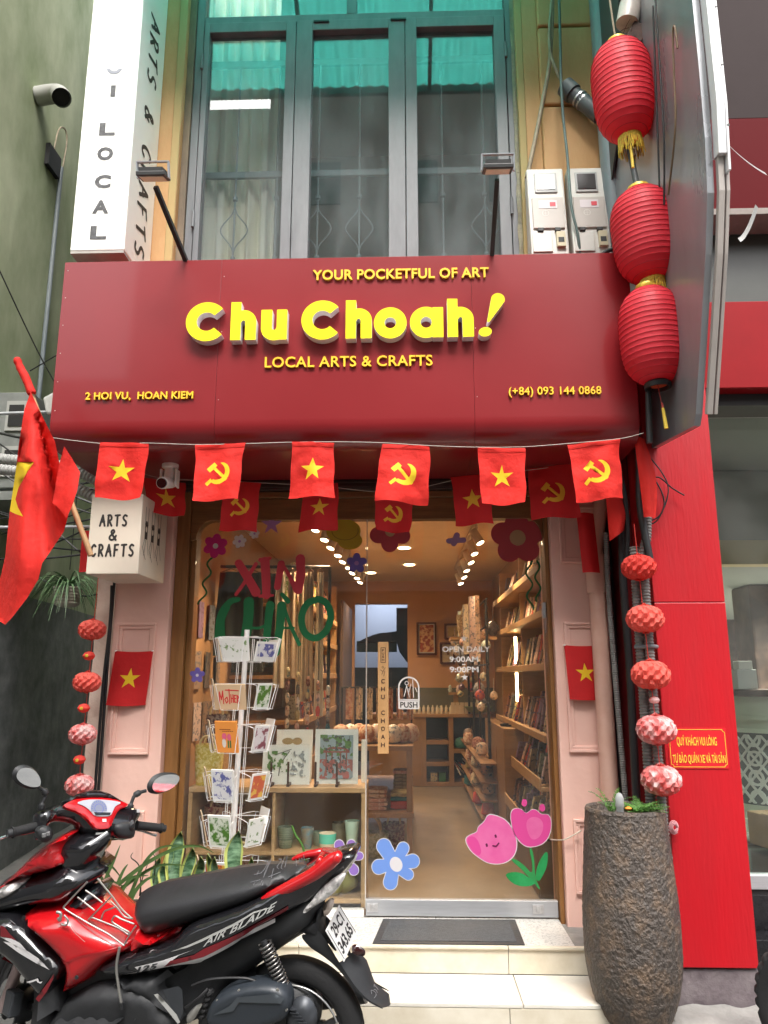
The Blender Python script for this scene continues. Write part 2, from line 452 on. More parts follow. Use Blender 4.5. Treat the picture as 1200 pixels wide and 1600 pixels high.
def handword(name, word, mat, mp, w, h, r, parent, gap=.25, joined=True, depth=.0, lift=.0015, local=False, rnd=0.):
    """brush or pen lettering along u, from (0,0), width w, height h"""
    n = len(word); cw = w / (n * (1 + gap) - gap)
    strokes = []
    for k, ch in enumerate(word):
        if ch == ' ': continue
        dz = random.uniform(-rnd, rnd) * h
        for st in HW[ch]:
            pts = [(k * cw * (1 + gap) + p[0] * cw, p[1] * h + dz) for p in st]
            if len(pts) > 3: pts = [tuple(q)[:2] for q in spline([(a, b, 0) for a, b in pts], 4)]
            strokes.append(pts)
    def f(X, Y):
        d = np.full(X.shape, 1e3)
        for st in strokes:
            for a, b in zip(st, st[1:]): d = np.minimum(d, seg(X, Y, a, b, r))
        return d
    lp = contours(f, (-2 * r, w + 2 * r + cw * .2, -2 * r - rnd * h, h + 2 * r + rnd * h), r / 2.2)
    mb = MB().extrude(lp, lambda u, v, q: mp(u, v, q + lift), depth)
    return mb.build(name, mat, parent, local=local, fixn=bool(depth))

# ================================================================== materials in use
mWhite = M('white_paint', (.78, .78, .75), .5, var=.06, vs=4)
mPink = M('pink_paint', (.76, .47, .395), .42, col2=(.81, .53, .45), vs=2.2, bump=.25, bs=14, rvar=.1)
mPinkD = M('worn_pink_plaster', (.52, .36, .30), .8, col2=(.60, .47, .40), vs=7, bump=.6, bs=25)
mTan = M('ochre_plaster', (.50, .27, .11), .8, col2=(.60, .36, .17), vs=3.5, bump=.3, bs=30, stretch=(1, 1, .4))
mTanG = M('mossy_ochre_plaster', (.38, .33, .15), .85, col2=(.52, .34, .15), vs=2.2, bump=.3, bs=30, stretch=(1, 1, .3))
mGreenW = M('mossy_green_plaster', (.24, .30, .155), .9, col2=(.60, .64, .44), vs=1.3, bump=.7, bs=6, stretch=(1, 1, .55), detail=9, thresh=(.3, .72))
mDarkW = M('dark_grey_wall_paint', (.13, .14, .142), .7, col2=(.28, .29, .29), vs=5, bump=.8, bs=9, detail=8)
mAlFr = M('grey_window_frame', (.13, .135, .145), .45, col2=(.19, .195, .205), vs=9, stretch=(1, 1, .3), rvar=.15, bump=.1, bs=30)
mWoodD = M('brown_door_wood', (.19, .085, .024), .42, col2=(.28, .135, .045), vs=7, stretch=(6, 6, .5), bump=.15, bs=40)
mWoodH = M('brown_header_wood', (.15, .065, .022), .42, col2=(.24, .115, .04), vs=7, stretch=(.5, 6, 6), bump=.15, bs=40)
mShelf = M('pale_shelf_wood', (.42, .25, .11), .45, col2=(.54, .34, .16), vs=6, stretch=(.8, .8, 6), bump=.08, bs=60)
mRed = M('red_sign_panel', (.225, .012, .016), .30, var=.07, vs=1.1, rvar=.06, bump=.12, bs=3, coat=.25)
mRedPier = M('red_painted_pier', (.47, .007, .014), .38, col2=(.40, .007, .013), vs=3, stretch=(2.4, 2.4, .28), bump=.25, bs=30, rvar=.12, detail=8)
mRedDk = M('deep_red_soffit', (.28, .012, .014), .4, var=.12, vs=2)
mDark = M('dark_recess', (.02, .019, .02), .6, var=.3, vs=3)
mBlackM = M('black_metal', (.015, .015, .016), .45, var=.2)
mGreyPipe = M('grey_pvc', (.16, .19, .21), .45, col2=(.22, .25, .26), vs=6, stretch=(1, 1, .3))
mDkPipe = M('dark_grey_pvc', (.085, .095, .10), .5, var=.15)
mCord = M('black_cable', (.012, .012, .013), .5)
mCordT = M('tan_cable', (.30, .25, .17), .7, var=.25, vs=14)
mCordG = M('green_grey_cable', (.10, .15, .14), .6, var=.2)
mConduit = M('corrugated_conduit', (.20, .20, .19), .55, var=.25, vs=20)
mAlu = M('brushed_aluminium', (.42, .43, .45), .38, metal=.35, var=.07, vs=8, stretch=(1, 9, 9))
mMarble = M('cream_marble', (.52, .45, .33), .35, col2=(.72, .67, .56), vs=3.4, bump=.05, bs=20, rvar=.15, detail=9)
mMarbleT = M('pale_worn_marble', (.56, .52, .44), .4, col2=(.74, .71, .64), vs=3.1, bump=.05, bs=20, detail=9)
mDirt = M('dirty_grey_concrete', (.17, .165, .155), .9, col2=(.30, .29, .27), vs=5, bump=.9, bs=18, detail=10)
mRubble = M('dark_purple_grey_stone', (.10, .075, .085), .85, col2=(.20, .17, .175), vs=9, bump=1., bs=16, detail=9)
mTerr = M('speckled_terrazzo', (.33, .33, .31), .35, col2=(.62, .61, .57), vs=95, detail=3, thresh=(.36, .5))
mRoad = M('grey_street_concrete', (.10, .10, .095), .85, col2=(.17, .165, .155), vs=3, bump=.5, bs=40, detail=9)
mBack = M('orange_brown_wall', (.60, .34, .18), .7, var=.05, vs=2)
mCeil = M('warm_ceiling_paint', (.78, .64, .48), .8, var=.03)
mFloorI = M('brown_vinyl_floor', (.19, .145, .095), .4, col2=(.25, .19, .125), vs=4, detail=8)
gShop = glassmat('shop_glass', (.97, .98, .97), 1.45, .022, boost=1.25)
gWin = glassmat('dusty_window_glass', (.88, .91, .92), 1.60, .085, streak=True, vs=1.2, dcol=(.50, .56, .57), boost=2.2)
gNb = glassmat('neighbour_glass', (.9, .95, .93), 1.5, .03)

# ================================================================== ground, steps, terraces
struct(box('street', -14, 14, -16, 14, -.2, .02, mRoad))
ft = box('shop_floor', -1.42, 1.12, .03, 5.9, .02, .30, mFloorI); struct(ft)
st = struct(box('terrace', -1.42, .93, -.44, .03, .02, .285, mDirt))
for i, (a, b) in enumerate(((-1.42, -.62), (-.617, .13), (.133, .80))):
    box('tile', a, b, -.44, .028, .287, .30, mTerr, st, bevel=.002)
for a, b in ((-1.42, -.56), (-.557, .47), (.473, .93)):
    box('riser_slab', a, b, -.455, -.442, .176, .286, mMarble, st, bevel=.001)
    box('nosing', a, b, -.468, -.4405, .2865, .301, mMarble, st, bevel=.004)
s1 = struct(box('step', -1.42, .98, -.785, -.457, .02, .155, mDirt))
for a, b in ((-1.42, -.45), (-.447, .49), (.493, .98)):
    box('tread_slab', a, b, -.80, -.4575, .1555, .175, mMarbleT, s1, bevel=.004)
for a, b in ((-1.42, -.52), (-.517, .43), (.433, .98)):
    box('riser_slab', a, b, -.7985, -.7865, .021, .1545, mMarble, s1, bevel=.001)

# ================================================================== the shop house
house = thing('shop_house', 'narrow ochre and pink shop house with teal-lit upper window behind red signboard', 'building', (-.3, 0, .02))
def molding(name, x0, x1, z0, z1, Y, par, m=None, t=.035, d=.018):
    g = MB()
    for k, (a, b, dd) in enumerate(((0, t * .45, d), (t * .45, t, d * .55))):
        A0, A1, B0, B1 = x0 + a, x1 - a, z0 + a, z1 - a; w_ = b - a
        g.box(A0, A1, Y - dd, Y + .001, B1 - w_, B1); g.box(A0, A1, Y - dd, Y + .001, B0, B0 + w_)
        g.box(A0, A0 + w_, Y - dd + .0005, Y + .001, B0 + w_, B1 - w_); g.box(A1 - w_, A1, Y - dd + .0005, Y + .001, B0 + w_, B1 - w_)
    return g.build(name, m or mPink, par, bevel=.003)
box('left_pillar', -1.745, -1.415, -.10, .30, .17, 2.80, mPink, house, bevel=.008)
box('right_pillar', .832, 1.14, -.10, .30, .17, 2.80, mPink, house, bevel=.008)
for z0, z1 in ((1.16, 1.90), (.36, .86), (2.18, 2.56)): molding('moulding_frame', -1.715, -1.485, z0, z1, -.10, house)
for z0, z1 in ((1.18, 1.90), (.45, .83), (2.24, 2.58)): molding('moulding_frame', .885, 1.11, z0, z1, -.10, house)
# worn strip of old wall left of the pillar
g = MB()
def rough_col(u, v):
    z = .17 + 2.2 * v; x = -1.90 + .13 * u + (.012 * noise.noise(Vector((u * 3, 0, z * 5))) if u in (0., 1.) else 0)
    return (x, .02 + .015 * noise.noise(Vector((x * 9, 3, z * 6))), z)
g.grid(rough_col, 6, 60); g.box(-1.90, -1.78, .05, .3, .17, 2.4)
g.build('old_wall_strip', mPinkD, house, smooth=40)
# door and display window frame
box('left_jamb', -1.413, -1.335, -.04, .10, .30, 2.75, mWoodD, house, bevel=.004)
box('left_inner_jamb', -1.333, -1.30, .00, .10, .30, 2.53, mWoodD, house, bevel=.003)
box('right_jamb', .806, .831, -.05, .10, .262, 2.75, mWoodD, house, bevel=.003)
# header with rounded inside corners
hdr = [(-1.334, 2.52), (-1.334, 2.40)] + [(-1.30 + .0 + .10 - .10 * math.cos(a), 2.41 + .12 * math.sin(a)) for a in np.linspace(0, PI / 2, 8)] + [(.70 + .10 * math.sin(a), 2.41 + .12 * math.cos(a)) for a in np.linspace(0, PI / 2, 8)] + [(.805, 2.40), (.805, 2.66), (-1.334, 2.66)]
MB().extrude([hdr], lambda u, v, q: (u, .06 - q, v), .085).build('header_board', mWoodH, house, bevel=.003)
box('header_rail', -1.334, .805, -.045, .05, 2.662, 2.70, mWoodH, house, bevel=.004)
box('shutter_housing', -1.413, .831, -.085, .22, 2.702, 2.80, M('dark_brown_shutter', (.035, .018, .014), .5), house, bevel=.006)
g = MB()
for k in range(3): g.box(-1.41, .83, -.092 - .004 * k, -.0855, 2.715 + k * .026, 2.73 + k * .026)
g.build('shutter_slats', M('dark_brown_shutter', (.035, .018, .014)), house, bevel=.002)
# fixed pane over the display window
box('display_pane', -1.299, -.262, -.004, .004, .335, 2.535, gShop, house)
box('display_sill', -1.333, -.262, -.03, .04, .301, .333, M('white_sill', (.7, .7, .68), .4), house, bevel=.002)
# glass door
door = box('glass_door', -.252, .80, -.006, .006, .392, 2.53, gShop, house)
box('bottom_rail', -.252, .80, -.022, .022, .308, .391, mAlu, door, bevel=.003)
for x in (-.215, .69):
    g = MB(); g.box(x - .03, x + .03, -.0265, -.0222, .328, .374); g.box(x - .011, x + .011, -.0295, -.0266, .335, .368)
    g.build('lock_plate', M('steel_plate', (.55, .55, .56), .35, metal=.7, var=.2, vs=30), door, bevel=.002)
box('edge_seal', -.259, -.2525, -.006, .006, .34, 2.53, M('clear_seal', (.5, .46, .4), .3), door)
hand = box('door_handle', -.186, -.124, -.075, -.045, 1.165, 1.79, M('handle_wood', (.55, .30, .12), .45, col2=(.62, .36, .16), vs=8, stretch=(6, 6, .6)), door, bevel=.003)
g = MB()
for z in (1.26, 1.69): g.tube([(-.155, -.046, z), (-.155, -.006, z)], .012, 10)
g.build('handle_post', mBlackM, door, smooth=40)
mInk = M('dark_ink', (.05, .015, .012), .7)
zz = 1.555
for ch in 'CHU CHOAH':
    if ch != ' ': text('handle_lettering', ch, mInk, (-.167, -.075, zz), .022, .023, door, offset=.02)
    zz -= .044
for i, ch in enumerate('PUSH'): text('handle_lettering', ch, mInk, (-.162, -.075, 1.735 - i * .018), .013, .012, door, offset=.02)
lp = contours(lambda X, Y: np.abs(rect(X, Y, -.013, .013, -.042, .042)) - .0016, (-.03, .03, -.06, .06), .0012)
MB().extrude(lp, planemap((-.155, -.0765, 1.714), (1, 0, 0), (0, 0, 1)), 0).build('handle_outline', mInk, door, fixn=False)
lp = contours(lambda X, Y: np.minimum.reduce([seg(X, Y, (-.008, -.02), (.004, .005), .0014), seg(X, Y, (.004, .005), (.012, .018), .0014), seg(X, Y, (-.002, -.004), (-.016, .006), .0014), seg(X, Y, (.004, -.03), (.01, .0), .0014), np.abs(np.hypot(X + .002, Y - .02) - .005) - .001]), (-.03, .03, -.04, .04), .0012)
MB().extrude(lp, planemap((-.155, -.0765, 1.625), (1, 0, 0), (0, 0, 1)), 0).build('handle_figure', mInk, door, fixn=False)
box('door_hinge', .783, .803, -.03, .012, 1.93, 2.02, mAlu, door, bevel=.003)

# upper storey
g = MB()
g.box(-1.76, -1.52, -.12, .4, 2.81, 9); g.box(.80, .90, -.10, .4, 2.81, 9)
g.box(-1.52, .80, -.08, .4, 2.81, 4.02)
g.build('upper_wall', mTan, house, bevel=.004)
box('mossy_reveal', .752, .80, -.10, .2, 4.02, 9, mTanG, house, bevel=.006)
box('mossy_reveal', -1.575, -1.522, -.13, -.10, 4.02, 9, mTanG, house, bevel=.006)
for z0, z1 in ((2.81, 4.40), (4.42, 5.30), (5.32, 5.92), (5.94, 6.9)):
    box('plaster_band', .901, 1.30, -.13, .4, z0, z1, mTan, house, bevel=.012)
def rough_edge(u, v):
    z = 4.0 + 3 * v
    return (.752 - .028 * u - (.008 * noise.noise(Vector((1, 0, z * 8))) if u == 1. else 0), -.06 - .01 * noise.noise(Vector((u, 7, z * 7))), z)
MB().grid(rough_edge, 3, 60).build('chipped_trim', M('chipped_grey_green_paint', (.22, .22, .17), .8, col2=(.33, .30, .20), vs=16, bump=.8, bs=40), house, smooth=50)
box('window_reveal', -1.521, -1.475, -.07, .1, 4.02, 7, M('brown_stained_reveal', (.13, .10, .075), .8, col2=(.24, .18, .12), vs=12, stretch=(1, 1, .3)), house, bevel=.003)
# window: frame, three sashes, transom
wf = MB()
wf.box(-1.473, -1.42, -.05, .06, 4.02, 7.0); wf.box(.69, .745, -.05, .06, 4.02, 7.0)
wf.box(-1.42, .69, -.045, .055, 6.105, 6.165); wf.box(-1.42, .69, -.045, .055, 4.02, 4.10)
wf.box(-.415, -.345, -.045, .055, 6.165, 7.0)
win = wf.build('upper_window', mAlFr, house, bevel=.004)
for xa, xb, nm in ((-1.414, -.767, 0), (-.763, -.007, 0), (-.003, .684, 0)):
    ga, gb = {-1.414: (-1.375, -.835), -.763: (-.65, -.12), -.003: (.075, .61)}[xa]
    g = MB(); g.box(xa, ga, -.062, .02, 4.105, 6.10); g.box(gb, xb, -.062, .02, 4.105, 6.10)
    g.box(ga, gb, -.0615, .02, 6.02, 6.10); g.box(ga, gb, -.0615, .02, 4.105, 4.18)
    g.build('sash_frame', mAlFr, win, bevel=.004)
    box('pane', ga, gb, -.012, -.006, 4.18, 6.02, gWin, win)
g = MB()
for x in (-.79, -.25): g.box(x - .055 + .2, x + .055 + .2, -.074, -.0625, 6.075, 6.09)
g.build('window_stay', mBlackM, win, bevel=.002)
for x, z in ((-1.418, 5.72), (-1.418, 4.50), (.688, 5.75), (.688, 4.55)):
    MB().tube([(x, -.068, z), (x, -.068, z + .12)], .011, 8).build('window_hinge', mAlFr, win, smooth=40)
for a, b in ((-1.42, -.415), (-.345, .69)): box('pane', a, b, -.004, .002, 6.166, 7.0, gWin, win)
# room behind, grille, curtain
g = MB(); g.box(-1.75, 1.1, 2.6, 2.7, 3.9, 7.2); g.box(-1.80, -1.70, .41, 2.6, 3.9, 7.2); g.box(1.1, 1.2, .41, 2.6, 3.9, 7.2)
g.box(-1.8, 1.2, .41, 2.7, 3.88, 3.96)
struct(g.build('upstairs_wall', M('upstairs_wall_paint', (.26, .25, .21), .8, var=.1)))
struct(box('upstairs_ceiling', -1.8, 1.2, .06, 2.7, 7.0, 7.1, M('upstairs_ceiling_paint', (.45, .46, .44), .8)))
mGrl = M('grey_green_grille', (.26, .30, .30), .5, var=.15)
gr = thing('window_grille', 'wrought iron grille with diamond bars behind the dusty upper window panes', 'grille', (-.35, .16, 4.1))
for z in (4.12, 5.02, 5.93):
    box('grille_rail', -1.42, .69, .155, .18, z, z + .05, mGrl, gr, bevel=.004)
for i, x in enumerate(np.arange(-1.20, .62, .29)):
    g = MB(); g.tube([(x, .168, 4.12), (x, .168, 5.95)], .007, 8)
    g.lathe([(.006, -.02), (.018, -.012), (.018, .012), (.006, .02)], (x, .168, 4.86), 10); g.lathe([(.006, -.02), (.016, -.012), (.016, .012), (.006, .02)], (x, .168, 4.40), 10)
    if i % 2 == 0 or i == 3:
        for sgn in (-1, 1):
            g.tube(spline([(x, .17, 4.80), (x + sgn * .02, .17, 4.74), (x + sgn * .095, .17, 4.62), (x + sgn * .02, .17, 4.50), (x, .17, 4.44)], 5), .005, 6)
    g.build('grille_bar', mGrl, gr, smooth=50)
cur = thing('curtain', 'pale cream curtain hanging in folds behind the left upper pane', 'curtain', (-1.2, .34, 4.05))
def cf(u, v):
    x = -1.50 + .56 * u; return (x, .25 + .035 * math.sin(u * 34) + .01 * math.sin(u * 80 + v * 3), 4.0 + 2.9 * v)
MB().grid(cf, 90, 6).build('curtain_cloth', M('cream_curtain', (.88, .84, .68), .9), cur, smooth=180)
# translucent teal canopy above the frame
can = thing('teal_canopy', 'corrugated translucent teal canopy above the upper window mirrored in its panes', 'canopy', (-.3, -.1, 7.0))
def cnp(u, v):
    x = -1.9 + 3.2 * u; y = -.12 - .98 * v
    return (x, y, 6.88 - .34 * v + .016 * math.sin(x * 55))
MB().grid(cnp, 420, 3).build('corrugated_sheet', M('teal_plastic_sheet', (.10, .72, .60), .35, transl=.8, var=.15, vs=4), can, smooth=180)
g = MB()
for x in (-1.85, -.85, .2, 1.2): g.bar((x, -.12, 6.84), (x, -1.1, 6.50), .03, .04)
for y, z in ((-.6, 6.67), (-1.11, 6.50)): g.bar((-1.9, y, z), (1.3, y, z), .04, .06)
g.build('canopy_frame', M('grey_steel', (.12, .13, .13), .5), can)

# ================================================================== alley on the left and house across the street
ah = thing('alley_house', 'tall mossy green plastered house wall with dark grey dado beyond the alley', 'building', (-3.4, 4, .02))
g = MB(); g.grid(lambda u, v: (-3.4 - .14 * max(0, 15 * u - 5) + .012 * noise.noise(Vector((0, u * 14, v * 10))), -3 + 15 * u, 2.285 + 11.7 * v), 60, 50); g.box(-9, -5.0, -3, 12, 2.28, 14)
g.build('upper_wall', mGreenW, ah, smooth=60)
g = MB(); g.grid(lambda u, v: (-3.385 - .14 * max(0, 15 * u - 5) + .02 * noise.noise(Vector((4, u * 22, v * 5))), -3 + 15 * u, .02 + 2.265 * v), 110, 20); g.box(-9, -5.0, -3, 12, .02, 2.27)
g.build('dado_wall', mDarkW, ah, smooth=60)
g = MB(); g.box(-3.44, -3.36, 1.66, 1.90, 6.30, 6.52)
g.build('wall_hole', mDark, ah)
struct(box('alley_end_wall', -5.2, -1.75, 9, 9.2, .02, 12, mGreenW))
struct(box('shop_side_wall', -1.80, -1.55, .31, 9, .02, 9, mDarkW))
vp = thing('vent_pipe', 'stubby grey bent vent pipe poking out of the green wall', 'pipe', (-3.4, 1.35, 6.8))
MB().tube(spline([(-3.40, 1.42, 6.82), (-3.26, 1.42, 6.84), (-3.18, 1.39, 6.81), (-3.12, 1.33, 6.72)], 5), .085, 18, caps=False).build('pipe_body', M('old_grey_pvc', (.36, .36, .33), .6, var=.15), vp, smooth=60)
MB().tube([(-3.17, 1.38, 6.79), (-3.14, 1.35, 6.75)], .078, 18).build('pipe_mouth', mDark, vp)
cp = thing('wall_conduit', 'thin grey conduit running down the green wall beside the square hole', 'pipe', (-3.37, 1.93, 4))
MB().tube([(-3.37, 1.93, 2.4), (-3.37, 1.93, 6.45)], .022, 10).build('conduit', mGreyPipe, cp, smooth=60)
MB().tube(spline([(-3.36, 1.93, 6.40), (-3.35, 1.95, 6.75), (-3.36, 1.90, 6.86), (-3.37, 1.80, 6.75), (-3.37, 1.74, 6.35)], 6), .008, 6).build('cable_loop', mCordT, cp, smooth=60)
opp = thing('opposite_house', 'plain beige house front across the street mirrored in the glass', 'building', (0, -13, .02))
box('wall', -3.6, 4.6, -15, -13, .02, 17.3, M('beige_plaster', (.40, .36, .29), .85, var=.08, vs=1.2), opp); box('added_sky_gap_slab', -6.2, -3.61, -13.05, -13, 16.62, 17.3, M('beige_plaster', (.4, .36, .29)), opp)  # thin unseen slab added above a sky gap, mirrored as a bright streak
box('wall', -6.2, -3.61, -13.6, -13, .02, 16.30, M('beige_plaster', (.4, .36, .29)), opp)
mShut = M('green_shutter', (.05, .13, .10), .6)
box('low_wing', -16, -6.21, -15, -12.9, .02, 7.5, M('beige_plaster', (.4, .36, .29)), opp); box('low_wing', 4.61, 16, -15, -12.9, .02, 8.2, M('beige_plaster', (.4, .36, .29)), opp)
for fl in range(5):
    for x in (-5.4, -2.9, -.4, 2.1):
        box('window', x, x + 1.2, -13, -12.94, 1.2 + fl * 2.9 + (.6 if fl else 0), 3.0 + fl * 2.9 + (.0 if fl else -.3), mShut, opp)
box('balcony', -6, 4.4, -12.93, -12.2, 3.4, 3.55, M('pale_concrete', (.4, .4, .38), .8), opp)

# ================================================================== the red signboard
sign = thing('shop_sign', 'dark red shop signboard reading Chu Choah! in raised yellow letters', 'sign', (-.35, -.10, 2.76))
SX0, SX1, SY, SZ0, SZ1 = -1.862, 1.172, -.85, 2.755, 3.80
prof = [(-.12, SZ1), (SY, SZ1)] + [(SY, SZ0 + .14)] + [(SY + .13 - .13 * math.cos(a), SZ0 + .13 - .13 * math.sin(a)) for a in np.linspace(.15, PI / 2, 8)] + [(-.12, SZ0)]
def signseg(x0, x1):
    g = MB(); n = len(prof); vs = [(x, p[0], p[1]) for x in (x0, x1) for p in prof]
    fs = [(i, i + 1, n + i + 1, n + i) for i in range(n - 1)] + [tuple(range(n))[::-1], tuple(range(n, 2 * n))]
    return g.add(vs, fs)
for a, b in ((SX0, -1.0016), (-1.0004, .3394), (.3406, SX1)): signseg(a, b).build('sign_panel', mRed, sign, smooth=30, bevel=.0008)
g = MB()
for z in np.arange(2.95, 3.8, .16): g.lathe([(.0, 0), (.003, 0), (.002, .002), (0, .002)], n=8, T=Matrix.Translation((SX0 + .02, SY, z)) @ Matrix.Rotation(PI / 2, 4, 'X'), caps=False)
for x in (-.985, .355):
    for z in (3.0, 3.38, 3.7): g.lathe([(.0, 0), (.003, 0), (.002, .002), (0, .002)], n=8, T=Matrix.Translation((x, SY, z)) @ Matrix.Rotation(PI / 2, 4, 'X'), caps=False)
g.build('rivet', M('pale_rivet', (.6, .55, .5), .4), sign)
mYel = M('yellow_letter_face', (.95, .80, .0), .35); mLSide = M('white_letter_side', (.88, .86, .87), .45)
mYelS = M('golden_letter', (.90, .55, .03), .35); mYelSd = M('dark_golden_side', (.62, .33, .03), .4)
def raised(f, bx, h, depth, name='letter', par=None, mats=None, mp=None):
    lp = contours(f, bx, h, h * .1)
    g = MB(); m0 = mp or FRONT(SY)
    pts = lp
    g.extrude(lp, m0, depth, mi_side=1)
    return g.build(name, mats or [mYel, mLSide], par or sign)
W_ = .058; zb = 3.306; D_ = .055; HX = .168; HA = .214
def annulus(X, Y, c, R, w): return np.abs(np.hypot(X - c[0], Y - c[1]) - R) - w / 2
def let_C(cx, R):
    cz = zb + R - .004
    def f(X, Y):
        return np.maximum(annulus(X, Y, (cx, cz), R - W_ / 2, W_), (.72 - np.abs(np.arctan2(Y - cz, X - cx))) * .08)
    raised(f, (cx - R - .01, cx + R + .01, cz - R - .01, cz + R + .01), .0035, D_)
def let_h(x0, x1):
    r = (x1 - x0) / 2; cx = (x0 + x1) / 2; cz = zb + HX - r
    f = lambda X, Y: np.minimum.reduce([rect(X, Y, x0, x0 + W_ * .93, zb, zb + HA), np.maximum(annulus(X, Y, (cx, cz), r - W_ / 2, W_), cz - Y), rect(X, Y, x1 - W_, x1, zb, cz + .005)])
    raised(f, (x0 - .01, x1 + .01, zb - .01, zb + HA + .02), .0035, D_)
def let_u(x0, x1):
    r = (x1 - x0) / 2; cx = (x0 + x1) / 2; cz = zb + r - .004
    f = lambda X, Y: np.minimum.reduce([rect(X, Y, x0, x0 + W_, cz - .005, zb + HX), np.maximum(annulus(X, Y, (cx, cz), r - W_ / 2, W_), Y - cz), rect(X, Y, x1 - W_ * .95, x1, zb, zb + HX)])
    raised(f, (x0 - .01, x1 + .01, zb - .02, zb + HX + .02), .0035, D_)
def let_o(cx, r, tail=False):
    cz = zb + HX / 2
    def f(X, Y):
        q = ell(X, Y, (cx, cz), r, HX / 2 + .003); q2 = ell(X, Y, (cx, cz), r - W_ * .95, HX / 2 - W_ * .92)
        a = np.maximum(q, -q2)
        return np.minimum(a, rect(X, Y, cx + r - W_ * .85, cx + r + .005, zb, zb + HX)) if tail else a
    raised(f, (cx - r - .01, cx + r + .02, zb - .02, zb + HX + .02), .0035, D_)
let_C(-1.052, .110); let_h(-.925, -.790); let_u(-.765, -.628); let_C(-.444, .110)
let_h(-.322, -.186); let_o(-.090, .085); let_o(.096, .084, True); let_h(.206, .342)
raised(lambda X, Y: seg(X, Y, (.470, 3.512), (.418, 3.392), .036, .007), (.38, .54, 3.36, 3.58), .003, D_)
raised(lambda X, Y: ell(X, Y, (.400, 3.332), .034, .026, .2), (.34, .46, 3.28, 3.38), .003, D_)
for body, x0, x1, z, h, o_ in (('YOUR POCKETFUL OF ART', -.505, .432, 3.665, .054, .022), ('LOCAL ARTS & CRAFTS', -.747, .128, 3.170, .056, .014),
                         ('2 HOI VU,  HOAN KIEM', -1.682, -1.115, 3.005, .038, .022), ('(+84) 093 144 0868', .515, .985, 3.003, .041, .012)):
    text('letter', body, mYelS, (x0, SY, z), x1 - x0, h, sign, depth=.014, offset=o_, split=True, side=mYelSd, lift=0, spacing=1.04)

# ---- tall white sign on the left, end on
vs_ = thing('vertical_sign', 'tall white box sign with LOCAL stacked on its front above the red signboard', 'sign', (-1.83, -.12, 4.04))
mLBox = M('white_sign_plastic', (.86, .86, .82), .35, var=.02)
VX0, VX1 = -1.985, -1.662
box('sign_box', VX0, VX1, -.56, -.125, 4.045, 8.4, mLBox, vs_, bevel=.006)
box('sign_base', VX0 + .003, VX1 - .003, -.557, -.126, 4.028, 4.0445, M('grey_sign_base', (.35, .33, .30), .5, var=.2), vs_)
mInkG = M('faded_black_print', (.035, .035, .04), .6, col2=(.10, .10, .105), vs=40)
for ch, z in zip('LACOL', (4.12, 4.29, 4.46, 4.65, 4.82)): text('letter', ch, mInkG, (-1.872, -.56, z), .098, .078, vs_, offset=.045)
text('letter', 'I', mInkG, (-1.822, -.56, 5.09), .03, .075, vs_, offset=.03)
lp = contours(lambda X, Y: np.maximum(np.abs(ell(X, Y, (0, 0), .04, .04)) - .011, Y + .012), (-.06, .06, -.06, .06), .002)
MB().extrude(lp, planemap((-1.81, -.562, 5.30), (1, 0, 0), (0, 0, 1)), 0).build('letter', M('washed_out_worn_print', (.26, .27, .31), .6), vs_, fixn=False)  # peeled O; overexposure is also put into its missing top and paler grey
word = 'ARTS & CRAFTS'; n_ = 0
mInkB = M('black_brush_ink', (.022, .02, .018), .6)
for k, ch in enumerate(word):
    if ch == ' ': continue
    z = 5.84 - k * .137
    mp = planemap((VX1, -.41, z - (.0)), (0, .25, -1), (0, 1, .25))
    handword('brush_letter', ch, mInkB, mp, .088, .15, .0125, vs_)

# ---- small cube light box
lb = thing('cube_sign', 'small cream box sign reading ARTS & CRAFTS beside the left pillar', 'sign', (-1.57, -.1, 2.12))
mCreamB = M('cream_sign_panel', (.66, .60, .50), .35, var=.03)
box('box_body', -1.717, -1.437, -.60, -.165, 2.125, 2.56, mCreamB, lb, bevel=.004)
box('wall_bracket', -1.66, -1.50, -.165, -.101, 2.25, 2.45, mWhite, lb, bevel=.004)
mpF = lambda x, z: planemap((x, -.60, z), (1, 0, 0), (0, 0, 1))
handword('brush_word', 'ARTS', mInkB, mpF(-1.660, 2.385), .150, .058, .0056, lb, gap=.42)
handword('brush_word', '&', mInkB, mpF(-1.606, 2.308), .044, .054, .0056, lb)
handword('brush_word', 'CRAFTS', mInkB, mpF(-1.698, 2.222), .235, .060, .0056, lb, gap=.40)
mpS = planemap((-1.437, -.60, 2.125), (0, 1, 0), (0, 0, 1))
def hands(X, Y):
    d = np.full(X.shape, 1e3)
    for k in range(3):
        c = .085 + k * .105
        d = np.minimum(d, np.maximum(rect(X, Y, c - .022 - 0 * Y, c + .022, .20, .285), -ell(X, Y, (c, .255), .013, .016)))
        for q in (-.022, .022): d = np.minimum(d, seg(X, Y, (c + q, .28), (c + q, .375), .003))
        d = np.minimum(d, seg(X, Y, (c, .30), (c, .345), .010)) if False else d
        d = np.minimum(d, np.maximum(ell(X, Y, (c, .29), .016, .012), -1.))
        d = np.minimum(d, seg(X, Y, (c - .02, .20), (c - .045, .15), .0022)); d = np.minimum(d, seg(X, Y, (c + .0, .195), (c - .02, .11), .0022))
        d = np.minimum(d, seg(X, Y, (c - .045, .15), (c + .01, .09), .0022)); d = np.minimum(d, seg(X, Y, (c + .02, .20), (c + .05, .12), .0022))
    return d
lp = contours(hands, (.0, .42, .06, .40), .0022)
MB().extrude(lp, lambda u, v, q: mpS(u, v, q + .0015), 0).build('hands_emblem', mInkB, lb, fixn=False)

